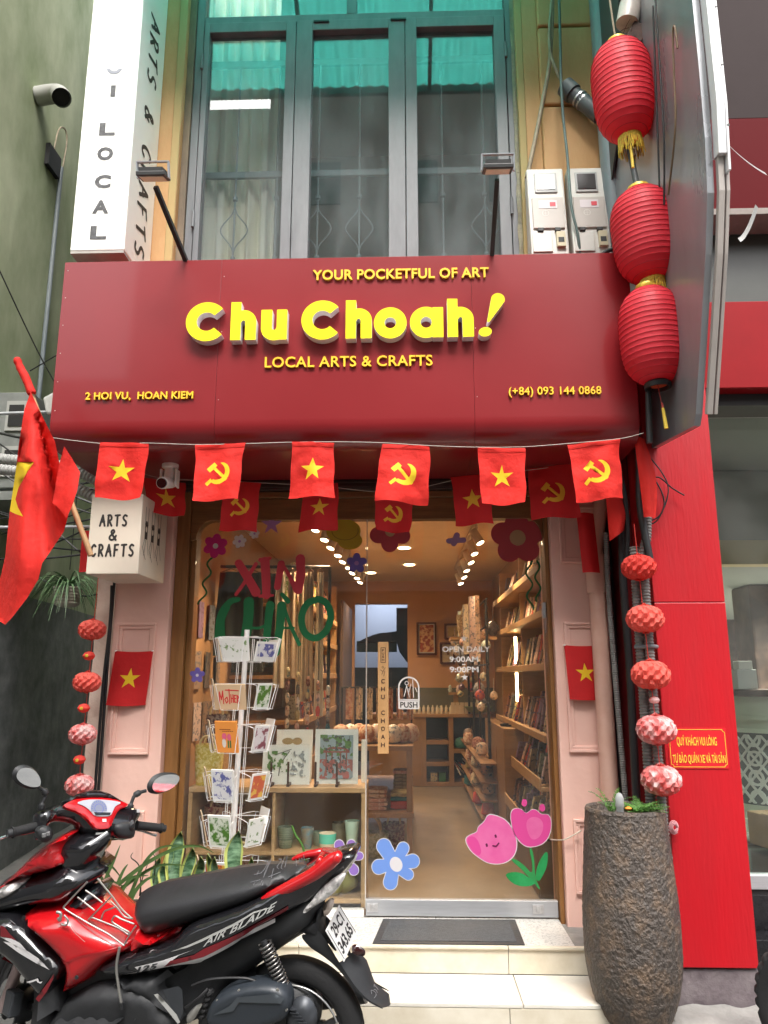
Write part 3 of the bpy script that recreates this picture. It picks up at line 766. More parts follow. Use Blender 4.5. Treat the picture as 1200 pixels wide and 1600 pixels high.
# ---- two floodlights leaning over the sign
mFl = M('dark_grey_floodlight', (.06, .06, .06), .5, var=.2); mFg = M('frosted_lamp_glass', (.62, .58, .50), .3)
def flood(bx, hx, hz, lab):
    t = thing('floodlight', lab, 'floodlight', (bx, -.80, 3.80), group='floodlights leaning out over the red sign')
    MB().bar((bx, -.80, 3.78), (hx, -1.22, hz), .022, .022).build('arm', mBlackM, t)
    T = Matrix.Translation((hx, -1.26, hz + .03)) @ Matrix.Rotation(math.radians(18), 4, 'X')
    MB().box(-.072, .072, -.05, .05, -.010, .012, T).build('lamp_head', mFl, t, bevel=.004)
    MB().box(-.058, .058, -.038, .038, -.014, -.0105, T).build('lamp_glass', mFg, t)
    g = MB()
    for i in range(7): g.box(-.06, .06, -.042 + i * .012, -.037 + i * .012, .0125, .032, T)
    g.build('cooling_fins', mFl, t)
    g = MB()
    for sx in (-1, 1): g.box(sx * .078 - .003, sx * .078 + .003, -.012, .012, -.01, .065, T)
    g.box(-.081, .081, -.012, .012, .066, .071, T); g.build('bracket', M('pale_bracket', (.45, .47, .5), .4), t)
flood(-1.195, -1.255, 3.99, 'small grey floodlight on black arm over the sign next to the tall white sign')
flood(.455, .445, 3.99, 'small grey floodlight on upright black arm in front of the right window pane')

# ================================================================== right edge: meters, pipes, cables
mMet = M('cream_meter_box', (.62, .60, .55), .45, var=.06, vs=8); mMetD = M('warm_grey_cover', (.45, .40, .36), .45)
def meter(x0, lab, dark):
    t = thing('electric_meter', lab, 'meter', (x0, -.13, 4.12), group='electric meter boxes on the ochre wall')
    w_ = .232
    g = MB(); g.add([(x0, -.14, 4.12), (x0 + w_, -.14, 4.12), (x0 + w_, -.29, 4.12), (x0, -.29, 4.12), (x0, -.14, 4.77), (x0 + w_, -.14, 4.77), (x0 + w_, -.22, 4.77), (x0, -.22, 4.77)],
                  [(0, 1, 2, 3), (4, 5, 6, 7), (0, 1, 5, 4), (3, 2, 6, 7), (1, 2, 6, 5), (0, 3, 7, 4)]); g.build('meter_case', mMet, t, bevel=.01)
    fy = lambda z: -.29 + .07 * (z - 4.12) / .65
    def plate(n, xa, xb, za, zb_, m, d=.008, **k):
        MB().add([(xa, fy(za), za), (xb, fy(za), za), (xb, fy(zb_), zb_), (xa, fy(zb_), zb_), (xa, fy(za) - d, za), (xb, fy(za) - d, za), (xb, fy(zb_) - d, zb_), (xa, fy(zb_) - d, zb_)],
                 [(0, 1, 2, 3), (4, 5, 6, 7), (0, 1, 5, 4), (2, 3, 7, 6), (1, 2, 6, 5), (0, 3, 7, 4)]).build(n, m, t, **k)
    plate('window_frame', x0 + .045, x0 + .185, 4.58, 4.73, M('grey_meter_trim', (.36, .36, .35), .4), bevel=.003)
    plate('meter_window', x0 + .058, x0 + .172, 4.60, 4.715, M('meter_glass_dark', (.035, .03, .03), .15) if dark else M('meter_glass', (.22, .24, .23), .15), .012)
    plate('cover', x0 + .02, x0 + .215, 4.31, 4.54, mMetD, .012, bevel=.004)
    plate('sticker', x0 + .06, x0 + .175, 4.455, 4.515, M('pale_label', (.62, .55, .56), .5), .014)
    plate('sticker_mark', x0 + .13, x0 + .165, 4.47, 4.50, M('red_print', (.6, .03, .05), .5), .0155)
    plate('lower_cover', x0 + .01, x0 + .13, 4.14, 4.28, mMet, .01, bevel=.003)
    plate('socket', x0 + .155, x0 + .21, 4.17, 4.28, M('yellowed_plastic', (.55, .48, .32), .5), .022, bevel=.004)
    plate('socket_hole', x0 + .165, x0 + .20, 4.20, 4.235, mDark, .0235)
    g = MB()
    for xx in (.045, .15): g.box(x0 + xx, x0 + xx + .035, fy(4.3) - .022, fy(4.3), 4.285, 4.307)
    g.build('latch', mFl, t, bevel=.002)
    lp = contours(lambda X, Y: np.minimum.reduce([np.abs(np.hypot(X, Y) - .02) - .0015, seg(X, Y, (-.02, 0), (.02, 0), .001), seg(X, Y, (0, -.02), (0, .02), .001)]), (-.03, .03, -.03, .03), .0015)
    MB().extrude(lp, planemap((x0 + .10, fy(4.42) - .0135, 4.42), (1, 0, 0), (0, .1, 1)), 0).build('emblem', mMet, t, fixn=False)
meter(.765, 'cream electric meter box with pale glass next to the window', False)
meter(1.022, 'cream electric meter box with dark glass next to the grey downpipe', True)
t = thing('downpipe', 'thick grey downpipe running down beside the lanterns', 'pipe', (1.33, -.2, 3.2))
MB().tube([(1.315, -.22, 3.1), (1.30, -.22, 8.2)], .072, 24).build('pipe', mGreyPipe, t, smooth=60)
t = thing('pipe_elbow', 'dark grey pipe stub with clamp sloping into the downpipe', 'pipe', (1.2, -.25, 5))
MB().tube([(1.06, -.20, 5.37), (1.25, -.24, 5.13)], .052, 18).build('pipe', mDkPipe, t, smooth=50)
MB().tube([(1.045, -.20, 5.39), (1.095, -.21, 5.325)], .062, 18).build('pipe_collar', mDkPipe, t, smooth=50)
g = MB()
for q in (0, .02): g.tube([(1.13 + q, -.215, 5.285 - q * 1.25), (1.137 + q, -.217, 5.275 - q * 1.25)], .056, 18)
g.build('clamp', M('clamp_steel', (.5, .5, .5), .3, metal=.8), t, smooth=50)
def cable(name, pts, r, mat, lab, cat='cable', n=8, grp=None):
    o = MB().tube(spline(pts, 8), r, n).build(name, mat, None, smooth=60)
    tag(o, lab, cat, grp); return o
def A(px, pz, Y): return (px, Y, pz)
cable('cable', [(.98, -.2, 8), (1.0, -.2, 6.4), (.97, -.18, 5.7), (.90, -.17, 5.3), (.79, -.2, 4.8), (.77, -.2, 4.72)], .014, mCordT, 'tan twisted cable slanting down to the first meter box')
cable('cable', [(1.02, -.2, 7), (1.01, -.2, 6.3), (.96, -.2, 5.75), (1.0, -.2, 5.5), (1.07, -.2, 5.36)], .011, mCordT, 'tan cable bending from the wall into the dark pipe collar')
cable('cable', [(1.03, -.25, 8), (1.03, -.25, 6.2), (1.01, -.25, 5.3), (1.02, -.27, 4.8), (1.02, -.30, 4.45), (1.05, -.30, 4.25), (1.06, -.28, 4.1)], .009, mCordG, 'thin green-grey cable hanging between the two meter boxes')
cable('cable', [(.70, -.1, 6.25), (.80, -.16, 6.16), (.93, -.2, 6.2), (1.0, -.22, 6.4)], .008, mCordG, 'short dark green cable looping from the window top corner')
cable('cable', [(1.13, -.32, 4.03), (1.2, -.35, 4.10), (1.32, -.33, 4.12), (1.36, -.3, 4.0)], .012, mCord, 'black hose curling over the sign top under the meters')
cable('cable', [(.66, -.3, 3.83), (.72, -.28, 3.98), (.76, -.25, 4.05), (.80, -.2, 4.13)], .006, mCord, 'thin black wires on the sign top near the window corner')

# ================================================================== neighbour on the right
nb = thing('neighbour_shop', 'red fronted neighbouring shop with glass front right of the conduits', 'building', (2.6, -.3, .02))
box('red_pier', 1.255, 1.617, -.60, -.30, .262, 1.965, mRedPier, nb, bevel=.004)
box('red_pier', 1.255, 1.6165, -.5985, -.30, 1.968, 3.70, mRedPier, nb, bevel=.003)
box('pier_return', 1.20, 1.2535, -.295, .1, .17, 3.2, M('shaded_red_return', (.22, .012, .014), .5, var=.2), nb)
box('dark_return', 1.142, 1.199, -.05, .1, .17, 3.2, M('dark_grey_return', (.05, .05, .055), .7, var=.2, vs=8), nb)
box('pier_plinth', 1.19, 1.64, -.585, -.25, .02, .255, mRubble, nb, bevel=.01)
box('fascia_beam', 1.6185, 5, -.59, -.30, 3.13, 3.64, M('red_fascia', (.24, .006, .009), .5, spec=.15, var=.05), nb, bevel=.004)
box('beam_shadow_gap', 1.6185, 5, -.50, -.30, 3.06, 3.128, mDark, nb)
box('upper_glass_band', 1.618, 5, -.42, -.36, 3.642, 4.15, M('dark_green_grey_panel', (.045, .05, .042), .35, var=.1), nb)
box('ledge', 1.6, 5, -.62, -.25, 4.16, 4.20, M('dusty_ledge', (.22, .19, .17), .8, var=.2), nb, bevel=.003)
box('red_band', 1.6, 5, -.60, -.25, 4.202, 4.80, M('dark_red_band', (.085, .002, .004), .6, spec=.08), nb, bevel=.003)
g = MB(); g.box(1.6, 5, -.60, -.25, 4.802, 9)
g.build('upper_wall', M('brown_black_panel', (.038, .028, .028), .7, var=.05, spec=.1), nb)
# glass front and sill
box('glass_front', 1.62, 5, -.285, -.278, .60, 3.06, gNb, nb)
box('glass_rail', 1.62, 5, -.31, -.25, .53, .599, mAlu, nb, bevel=.004)
box('glass_rail', 1.62, 5, -.30, -.26, .505, .528, mBlackM, nb, bevel=.002)
for a, b, y in ((.34, .505, -.30), (.18, .338, -.45), (.02, .178, -.58)):
    box('black_granite_step', 1.645, 5, y, 1.0, a, b, M('black_granite', (.014, .014, .016), .2, var=.3, vs=30), nb, bevel=.003)
# inside: floor, ceiling, back wall
nr = struct(MB().box(1.3, 6, 1.0-.1, 7.5, .42, .53).build('neighbour_floor', M('pale_floor_tile', (.40, .38, .34), .25, var=.05)))
struct(box('neighbour_ceiling', 1.3, 8, -.25, 1.2, 3.12, 3.2, M('grey_ceiling', (.25, .27, .26), .7)))
g = MB(); g.box(1.30, 1.36, -.25, 7.5, .53, 3.12); g.box(1.3, 8, 7.5, 7.6, .53, 3.12)
struct(g.build('neighbour_wall', M('grey_green_wall', (.20, .21, .19), .7)))
box('bulkhead', 1.37, 8, 1.1, 1.25, 2.40, 2.58, M('cream_bulkhead', (.50, .40, .20), .6), nb)
box('bulkhead', 1.37, 8, 1.1, 1.25, 2.5805, 3.11, M('grey_beam', (.24, .24, .22), .6), nb)
mDMar = M('dark_brown_marble', (.035, .022, .018), .35, col2=(.13, .08, .06), vs=7, detail=10, thresh=(.45, .75))
box('marble_pillar', 3.05, 3.45, 2.4, 2.8, .53, 2.40, mDMar, nb, bevel=.02)
box('marble_wall', 1.36, 8, 6.9, 7.0, .53, 2.40, mDMar, nb)
mLamp = M('cool_downlight', (1, .97, .9), .4, emit=9)
for x, y in ((3.55, 3.5), (4.4, 5.8), (4.1, 2.2)):  # third downlight, out of view, is added to brighten the counter
    t = thing('downlight', 'round white ceiling downlight inside the neighbouring shop, ' + (('added one out of view' if y < 3 else 'nearer one' if y < 4 else 'farther one')), 'lamp', (x, y, 2.39), group='downlights in the neighbouring shop')
    MB().lathe([(.0, 0), (.07, 0), (.07, -.01), (.0, -.01)], (x, y, 2.40), 16, caps=False).build('lens', mLamp, t)
    l = bpy.data.lights.new('cool_bulb', 'SPOT'); l.energy = 260; l.color = (1, .93, .82); l.spot_size = 2.6; l.spot_blend = .9; l.shadow_soft_size = .08
    lo = bpy.data.objects.new('cool_bulb', l); COL.objects.link(lo); lo.location = (x - .3 - (.6 if y < 3 else 0), y - (.7 if y < 3 else .3), 2.36)
struct(box('low_ceiling', 1.37, 8, 1.251, 6.9, 2.402, 2.45, M('grey_ceiling', (.25, .27, .26), .7)))
# mint counter
ct = thing('reception_counter', 'mint green panelled counter with lattice and dark marble top inside the neighbour shop', 'counter', (2.6, 1.0, .53))
mMint = M('mint_paint', (.60, .66, .52), .4, var=.04)
g = MB(); pr = []
cx_, cy_ = 3.0, 1.65
def arc(R): return [(cx_ + R * math.cos(a), cy_ + R * math.sin(a)) for a in np.linspace(math.radians(180), math.radians(300), 28)]
def wall(R, z0, z1, th): 
    o = arc(R); i = arc(R - th); n = len(o)
    g = MB(); g.add([(x, y, z) for z in (z0, z1) for x, y in o + i[::-1]], [tuple(range(2 * n))[::-1], tuple(range(2 * n, 4 * n))] + [(k, (k + 1) % (2 * n), 2 * n + (k + 1) % (2 * n), 2 * n + k) for k in range(2 * n)]); return g
wall(.80, .53, 1.45, .05).build('counter_front', mMint, ct, smooth=35)
wall(.83, 1.452, 1.50, .45).build('marble_top', mDMar, ct, smooth=35, bevel=.01)
wall(.815, 1.29, 1.32, .02).build('raised_band', mMint, ct, smooth=35)
wall(.82, .53, .62, .03).build('counter_plinth', mMint, ct, smooth=35)
cyl = lambda u, v, q: (cx_ + (.80 + q) * math.cos(math.radians(195) + u / .8), cy_ + (.80 + q) * math.sin(math.radians(195) + u / .8), v)
for u0 in (.24, .60):
    mo = MB()
    lp = contours(lambda X, Y: np.abs(rect(X, Y, u0, u0 + .30, .70, 1.22)) - .018, (u0 - .05, u0 + .35, .65, 1.27), .006)
    mo.extrude(lp, cyl, .02).build('panel_frame', mMint, ct)
    def lat(X, Y):
        px = (X - u0 - .15) ; d = np.full(X.shape, 1e3)
        for k in range(-5, 9):
            for s_ in (-1, 1):
                d = np.minimum(d, np.abs((px * s_ * 1.2 + (Y - .70) - k * .11)) * .64 - .007)
        for k in range(4): d = np.minimum(d, np.abs(np.hypot(px, Y - .77 - k * .13) - .045) - .008)
        return np.maximum(d, rect(X, Y, u0 + .03, u0 + .27, .73, 1.19))
    MB().grid(lambda a_, b_: cyl(u0 + .02 + .26 * a_, .715 + .49 * b_, .003), 8, 1).build('lattice_backing', M('lattice_shadow_panel', (.12, .14, .14), .6), ct)  # dark grey panel makes the pale lattice stand out
    MB().extrude(contours(lat, (u0, u0 + .3, .70, 1.22), .006), lambda u, v, q: cyl(u, v, q + .004), .014).build('lattice', M('white_lattice', (.6, .62, .56), .5), ct)
t = thing('cardboard_box', 'small brown printed cardboard box on the floor before the mint counter', 'box', (2.34, .62, .53))
T = Matrix.Translation((2.40, .75, .53)) @ Matrix.Rotation(.25, 4, 'Z')
MB().box(-.17, .17, -.12, .12, 0, .20, T).build('box_body', M('cardboard', (.42, .26, .13), .8, var=.08), t, bevel=.004)
MB().box(-.17, .17, -.13, -.02, .2005, .205, T).build('box_flap', M('cardboard', (.42, .26, .13), .8), t)
mRP = M('red_brown_print', (.40, .10, .05), .7)
for u, v, w_, h_ in ((-.13, .11, .05, .045), (.03, .11, .05, .045), (-.13, .06, .08, .012), (-.13, .04, .06, .008)):
    MB().box(u, u + w_, -.1215, -.1203, v, v + h_, T).build('printed_mark', mRP, t)
# small things on the counter
t = thing('stacked_boxes', 'grey till and paper boxes on the dark marble counter', 'till', (2.33, 1.25, 1.50))
MB().box(2.34, 2.48, 1.10, 1.24, 1.502, 1.64).build('till_body', M('pale_grey_plastic', (.45, .47, .45), .5), t, bevel=.006)
MB().box(2.36, 2.46, 1.11, 1.21, 1.641, 1.70).build('paper_box', M('paper_white', (.6, .6, .55), .6), t, bevel=.004)
t = thing('lucky_cat', 'tiny white figurine sitting on the marble counter', 'figurine', (2.36, 1.15, 1.5))
MB().lathe([(.03, 0), (.035, .02), (.025, .05), (.012, .055)], (2.56, .99, 1.502), 14).lathe([(.01, .052), (.024, .065), (.024, .08), (.01, .095)], (2.56, .99, 1.502), 14).build('figurine_body', M('porcelain', (.75, .72, .68), .2), t, smooth=60)

# ---- perpendicular aluminium sign box edge
bd = thing('side_signboard', 'big grey metal sign panel seen edge on with curved white trim right of the lanterns', 'sign', (1.32, -.6, 2.76))
edge = [(-.52, 2.80), (-1.20, 2.715), (-1.235, 2.76), (-1.37, 3.08), (-1.50, 3.40), (-1.58, 3.65), (-1.61, 3.90), (-1.62, 4.3), (-1.62, 7.4), (-.25, 7.4), (-.25, 4.9), (-.40, 3.6)]
mBoard = M('grey_sheet_metal', (.24, .25, .265), .3, metal=.35, col2=(.34, .35, .37), vs=1.4, stretch=(1, 2, .5), rvar=.08, bump=.25, bs=2.2)
MB().extrude([edge], lambda u, v, q: (1.335 - q, u, v), .03).build('side_panel', mBoard, bd)
def strip(pts, x0, x1, off0, off1, nm, m):
    g = MB(); P = [Vector((0, a, b)) for a, b in pts]; vs = []
    for i, p in enumerate(P):
        d = (P[min(i + 1, len(P) - 1)] - P[max(i - 1, 0)]).normalized(); nrm = Vector((0, -d.z, d.y)).normalized()
        for o_ in (off0, off1):
            for x in (x0, x1): q = p + nrm * o_; vs.append((x, q.y, q.z))
    fs = []
    for i in range(len(P) - 1):
        a = i * 4; b = a + 4; fs += [(a, a + 1, b + 1, b), (a + 2, b + 2, b + 3, a + 3), (a, b, b + 2, a + 2), (a + 1, a + 3, b + 3, b + 1)]
    fs += [(0, 2, 3, 1), (len(vs) - 4, len(vs) - 3, len(vs) - 1, len(vs) - 2)]
    return g.add(vs, fs).build(nm, m, bd, bevel=.002)
mTrim = M('white_sheet_trim', (.74, .75, .76), .35, var=.05, vs=5, bump=.2, bs=6)
strip(edge[2:7], 1.345, 1.371, .0, .028, 'lower_trim', M('beige_trim', (.42, .38, .35), .5, var=.08))
strip(edge[2:7], 1.379, 1.394, .0, .025, 'outer_trim', M('beige_trim', (.42, .38, .35), .5))
strip([(-1.60, 3.80), (-1.63, 4.05), (-1.63, 4.4), (-1.63, 7.4)], 1.34, 1.375, -.01, .05, 'upper_trim', mTrim)
strip([(-1.60, 3.72), (-1.63, 4.02), (-1.63, 4.55)], 1.377, 1.388, -.01, .045, 'torn_trim', mTrim)
g = MB()
for z in np.arange(3.9, 6, .3): g.lathe([(0, 0), (.006, 0), (.006, .002), (0, .002)], n=8, T=Matrix.Translation((1.375, -1.687, z)) @ Matrix.Rotation(PI / 2, 4, 'X'), caps=False)
g.build('screw', mFl, bd)
MB().grid(lambda u, v: (1.40 + .15 * u, -1.62 + .02 * v, 3.80 - .10 * u + .05 * (1 - u) ** 2 + .03 * v), 10, 1).build('peeling_strip', M('grey_strip', (.30, .30, .29), .5), bd, smooth=90)
MB().grid(lambda u, v: (1.415 + .09 * u, -1.60 + .02 * v, 3.40 + .16 * u ** 1.5 + .03 * v), 10, 1).build('peeling_strip', M('grey_strip', (.30, .30, .29), .5), bd, smooth=90)
MB().extrude([[(-.7, 5.0), (-.25, 4.6), (-.25, 6.4), (-.9, 6.4)]], lambda u, v, q: (1.29 - q, u, v), .01).build('dark_backplate', M('dark_plate', (.05, .055, .055), .5), bd)
for lab, P_, m in (('thin black cable arching down the grey metal panel, left one', [(1.285, -1.20, 5.0), (1.285, -1.15, 4.6), (1.285, -1.10, 4.2), (1.285, -1.06, 3.9)], mCord),
                ('thin black cable arching down the grey metal panel, right one', [(1.285, -1.24, 5.02), (1.285, -1.22, 4.6), (1.285, -1.19, 4.2), (1.285, -1.12, 3.9)], mCord),
                ('brown looped wire pinned on the grey metal panel', [(1.285, -1.46, 4.50), (1.28, -1.46, 4.62), (1.28, -1.43, 4.60), (1.28, -1.40, 4.4), (1.28, -1.36, 4.15), (1.28, -1.20, 3.9)], M('brown_wire', (.20, .13, .07), .6))):
    cable('cable', P_, .005, m, lab, n=6)
# wires curling over red pier
for i, (lab, P_) in enumerate((('thin black wire looping over the red pier under the metal panel', [(1.27, -.62, 2.75), (1.33, -.64, 2.65), (1.36, -.64, 2.55), (1.31, -.64, 2.42), (1.24, -.64, 2.38)]),
                   ('thin black wire springing out over the red pier', [(1.25, -.62, 2.58), (1.31, -.64, 2.62), (1.38, -.64, 2.56), (1.44, -.64, 2.52)]),
                   ('tight loop of thin black wire beside the grey conduit', [(1.22, -.63, 2.62), (1.29, -.65, 2.60), (1.33, -.65, 2.48), (1.28, -.65, 2.38), (1.22, -.63, 2.37)]))):
    cable('cable', P_, .004, mCord, lab, n=6)
# conduits at the pier
def ribbed(name, pts, r, lab, mat=None, pitch=.016, cat='conduit', grp=None, n=12):
    P = spline(pts, 10); L_ = [0]
    for a, b in zip(P, P[1:]): L_.append(L_[-1] + (b - a).length)
    m = int(L_[-1] / (pitch / 4)); Q = []; R = []; j = 0
    for i in range(m + 1):
        s_ = L_[-1] * i / m
        while j < len(L_) - 2 and L_[j + 1] < s_: j += 1
        Q.append(P[j].lerp(P[j + 1], (s_ - L_[j]) / max(1e-9, L_[j + 1] - L_[j]))); R.append(r * (1 if (i % 4) in (0, 1) else .84))
    o = MB().tube(Q, R, n).build(name, mat or mConduit, None, smooth=35); tag(o, lab, cat, grp); return o
ribbed('corrugated_conduit', [(1.235, -.66, 2.78), (1.235, -.66, 2.45), (1.225, -.66, 2.3), (1.20, -.66, 2.15), (1.20, -.66, 1.4), (1.205, -.66, .9), (1.21, -.66, .2)], .024, 'grey corrugated conduit climbing to the metal panel beside the red pier')
ribbed('corrugated_conduit', [(1.17, -.62, 2.25), (1.165, -.62, 1.9), (1.165, -.62, 1.2), (1.16, -.62, .2)], .027, 'grey corrugated conduit with tape behind the honeycomb garland')
ribbed('corrugated_conduit', [(1.13, -.22, 2.40), (1.125, -.22, 2.0), (1.135, -.24, 1.3), (1.14, -.26, .8), (1.14, -.26, .2)], .016, 'thin corrugated conduit next to the pink downpipe', pitch=.012)
t = thing('pink_downpipe', 'pink painted downpipe with joint beside the right pillar', 'pipe', (1.09, -.17, .2))
mPinkP = M('pink_painted_pipe', (.60, .35, .27), .45, col2=(.66, .42, .34), vs=8, bump=.2, bs=30)
MB().tube([(1.085, -.165, .2), (1.075, -.165, 2.12)], .048, 20).build('pipe', mPinkP, t, smooth=60)
MB().tube([(1.075, -.165, 2.06), (1.072, -.165, 2.28)], .057, 20).build('pipe_joint', mPinkP, t, smooth=50)
MB().tube([(1.072, -.165, 2.26), (1.11, -.165, 2.50), (1.17, -.165, 2.8)], .04, 20).build('upper_pipe', mPinkP, t, smooth=60)
cable('cable', [(1.15, -.45, 3.0), (1.16, -.45, 2.7), (1.16, -.44, 2.4), (1.15, -.44, 2.1), (1.165, -.40, 1.6), (1.17, -.35, .9), (1.18, -.33, .2)], .022, mCord, 'thick black cable bundle behind the garland beside the pink downpipe')
cable('cable', [(1.19, -.70, 3.05), (1.20, -.70, 2.7), (1.19, -.70, 2.45), (1.21, -.71, 2.22), (1.225, -.71, 2.12)], .020, mCord, 'black rubber hose hanging with loose end in front of the red pier')
cable('cable', [(1.12, -.5, 2.85), (1.16, -.52, 2.6), (1.17, -.52, 2.4), (1.16, -.5, 2.2)], .014, mCord, 'black cable drooping behind the rightmost bunting flag')
cable('tape_band', [(1.135, -.63, 1.74), (1.20, -.69, 1.74), (1.235, -.66, 1.74)], .010, mGreyPipe, 'grey tape wrapped round the two conduits')
# red notice
nt_ = thing('red_notice', 'small red notice sign with yellow lettering on the red pier', 'sign', (1.41, -.60, 1.15))
mNot = M('notice_red', (.58, .012, .02), .4); mNotY = M('notice_yellow', (.82, .55, .05), .5)
box('notice_plate', 1.273, 1.560, -.604, -.6015, 1.152, 1.345, mNot, nt_)
lp = contours(lambda X, Y: np.abs(np.maximum(rect(X, Y, 1.281, 1.552, 1.160, 1.337), -np.minimum.reduce([np.hypot(X - a, Y - b) - .012 for a in (1.281, 1.552) for b in (1.160, 1.337)]))) - .0012, (1.275, 1.558, 1.154, 1.343), .0014)
MB().extrude(lp, lambda u, v, q: (u, -.6055, v), 0).build('notice_border', mNotY, nt_, fixn=False)
text('notice_line', 'QUÝ KHÁCH VUI LÒNG', mNotY, (1.315, -.604, 1.262), .195, .038, nt_, offset=.012, spacing=.98)
text('notice_line', 'TỰ BẢO QUẢN XE VÀ TÀI SẢN', mNotY, (1.290, -.604, 1.180), .256, .036, nt_, offset=.012, spacing=.98)

# ================================================================== big textured jar with plants
jar = thing('stone_planter', 'tall rusty brown textured planter jar beside the doorstep', 'planter', (1.0, -.75, .09))
JP = [(.0, .0), (.125, .0), (.155, .03), (.19, .12), (.212, .24), (.217, .36), (.213, .50), (.203, .65), (.192, .78), (.184, .88), (.176, .905), (.166, .905), (.158, .89), (.156, .84), (.0, .84)]
jp = [tuple(q)[:2] for q in spline([(a, b, 0) for a, b in JP[1:11]], 20)]
mJar = M('rusty_stone_glaze', (.075, .060, .050), .58, col2=(.20, .13, .08), vs=15, bump=2., bs=62, detail=14, thresh=(.46, .76), spec=.6, stretch=(1, 1, .8), rvar=.15)
def jnoise(p, a=1):
    v = Vector((p[0] * 34, p[1] * 34, p[2] * 22))
    return .0042 * noise.turbulence(v * 1.6, 4, True) + .003 * noise.noise(v * .25)
g = MB(); N_ = 240; vs = []
for r, z in jp:
    for j in range(N_):
        a = 2 * PI * j / N_; x, y = r * math.cos(a), r * math.sin(a)
        k = 1 + (jnoise((x, y, z)) - .004) / r * (1. if .02 < z < .89 else .2); vs.append((1.0 + x * k, -.75 + y * k, .09 + z))
fs = [(i * N_ + j, i * N_ + (j + 1) % N_, (i + 1) * N_ + (j + 1) % N_, (i + 1) * N_ + j) for i in range(len(jp) - 1) for j in range(N_)]
g.add(vs, fs + [tuple(range(N_))[::-1]]); g.lathe([(.176, .905), (.166, .907), (.158, .895), (.156, .84)], (1.0, -.75, .09), 48, caps=False)
g.build('jar_body', mJar, jar, smooth=70)
MB().lathe([(.0, .85), (.157, .845)], (1.0, -.75, .09), 40, caps=False).build('soil', M('dark_soil', (.03, .022, .016), .95, var=.4, vs=40, bump=1, bs=60), jar)
jr = struct(MB().box(.82, 1.22, -1.0, -.53, .02, .088).build('jar_plinth', mDirt, None, bevel=.015))
mFern = M('fresh_green_leaf', (.06, .17, .03), .5, col2=(.12, .27, .05), vs=20, transl=.25)
def fern(name, cx, cy, cz, n, L_, par, mat, spread=1., up=.6, leaf=.012):
    g = MB()
    for k in range(n):
        a = random.uniform(0, 2 * PI); l = L_ * random.uniform(.5, 1.1); e = random.uniform(.2, 1.0) * up
        P = []
        for i in range(9):
            t = i / 8; P.append(Vector((cx + spread * l * t * math.cos(a), cy + spread * l * t * math.sin(a), cz + l * (e * t - .5 * e * t * t))))
        g.tube(P, .0012, 4)
        for i in range(2, 9):
            p = P[i]; d = (P[i] - P[i - 1]).normalized(); sd_ = d.cross(Vector((0, 0, 1))).normalized()
            w_ = leaf * (1.3 - .1 * i)
            for s_ in (-1, 1):
                q = p + sd_ * s_ * w_ * 1.5 + d * w_ * .8 + Vector((0, 0, .003))
                g.add([p, p + d * w_ * .5 + sd_ * s_ * w_ * .5, q, p - d * w_ * .3 + sd_ * s_ * w_ * .7], [(0, 1, 2, 3)])
    return g.build(name, mat, par, fixn=False)
fp = thing('potted_fern', 'bright green small leaved fern growing in the tall jar', 'plant', (1.02, -.75, .94))
fern('fern_fronds', 1.05, -.80, .975, 60, .13, fp, mFern, 1.0, .9, .011)
fern('fern_fronds', .93, -.80, .965, 12, .14, fp, mFern, .7, 1.6, .009)
t = thing('orange_flower', 'tiny orange flower among the fern in the tall jar', 'flower', (1.0, -.84, .97))
MB().lathe([(0, 0), (.014, .004), (.016, .01), (.008, .016), (0, .018)], (.985, -.88, 1.0), 10).build('petals', M('orange_petal', (.75, .25, .03), .6), t, smooth=60)
t = thing('plastic_cup', 'clear crumpled plastic cup with white label stuck in the jar', 'cup', (.955, -.88, .96))
MB().lathe([(.016, .0), (.017, .04), (.021, .045), (.018, .06), (.020, .075), (.012, .095), (.004, .10)], (.95, -.87, .975), 14).build('cup_body', M('clear_plastic', (.6, .62, .62), .2, transl=.6), t, smooth=70)
MB().box(.955, .975, -.915, -.912, .935, .98).build('cup_label', mWhite, t)
# stone edge rubble on the right
g = MB()
for k in range(60):
    x = random.uniform(1.22, 1.62); y = random.uniform(-.95, -.62); s_ = random.uniform(.008, .03)
    T = Matrix.Translation((x, y, .02 + s_ * .3)) @ Matrix.Rotation(random.uniform(0, 3), 4, (random.random(), random.random(), 1)) @ Matrix.Diagonal((s_, s_ * .8, s_ * .5, 1))
    g.lathe([(.5, -.6), (1, 0), (.5, .6)], n=6, T=T)
struct(g.build('rubble', mRubble)); 
def lump(u, v):
    x = 1.17 + .55 * u; y = -.60 - .42 * v
    return (x, y, .105 - .085 * v ** 1.5 + .02 * noise.noise(Vector((x * 9, y * 9, 0))))
struct(MB().grid(lump, 30, 22).build('broken_kerb', mDirt, None, smooth=80))

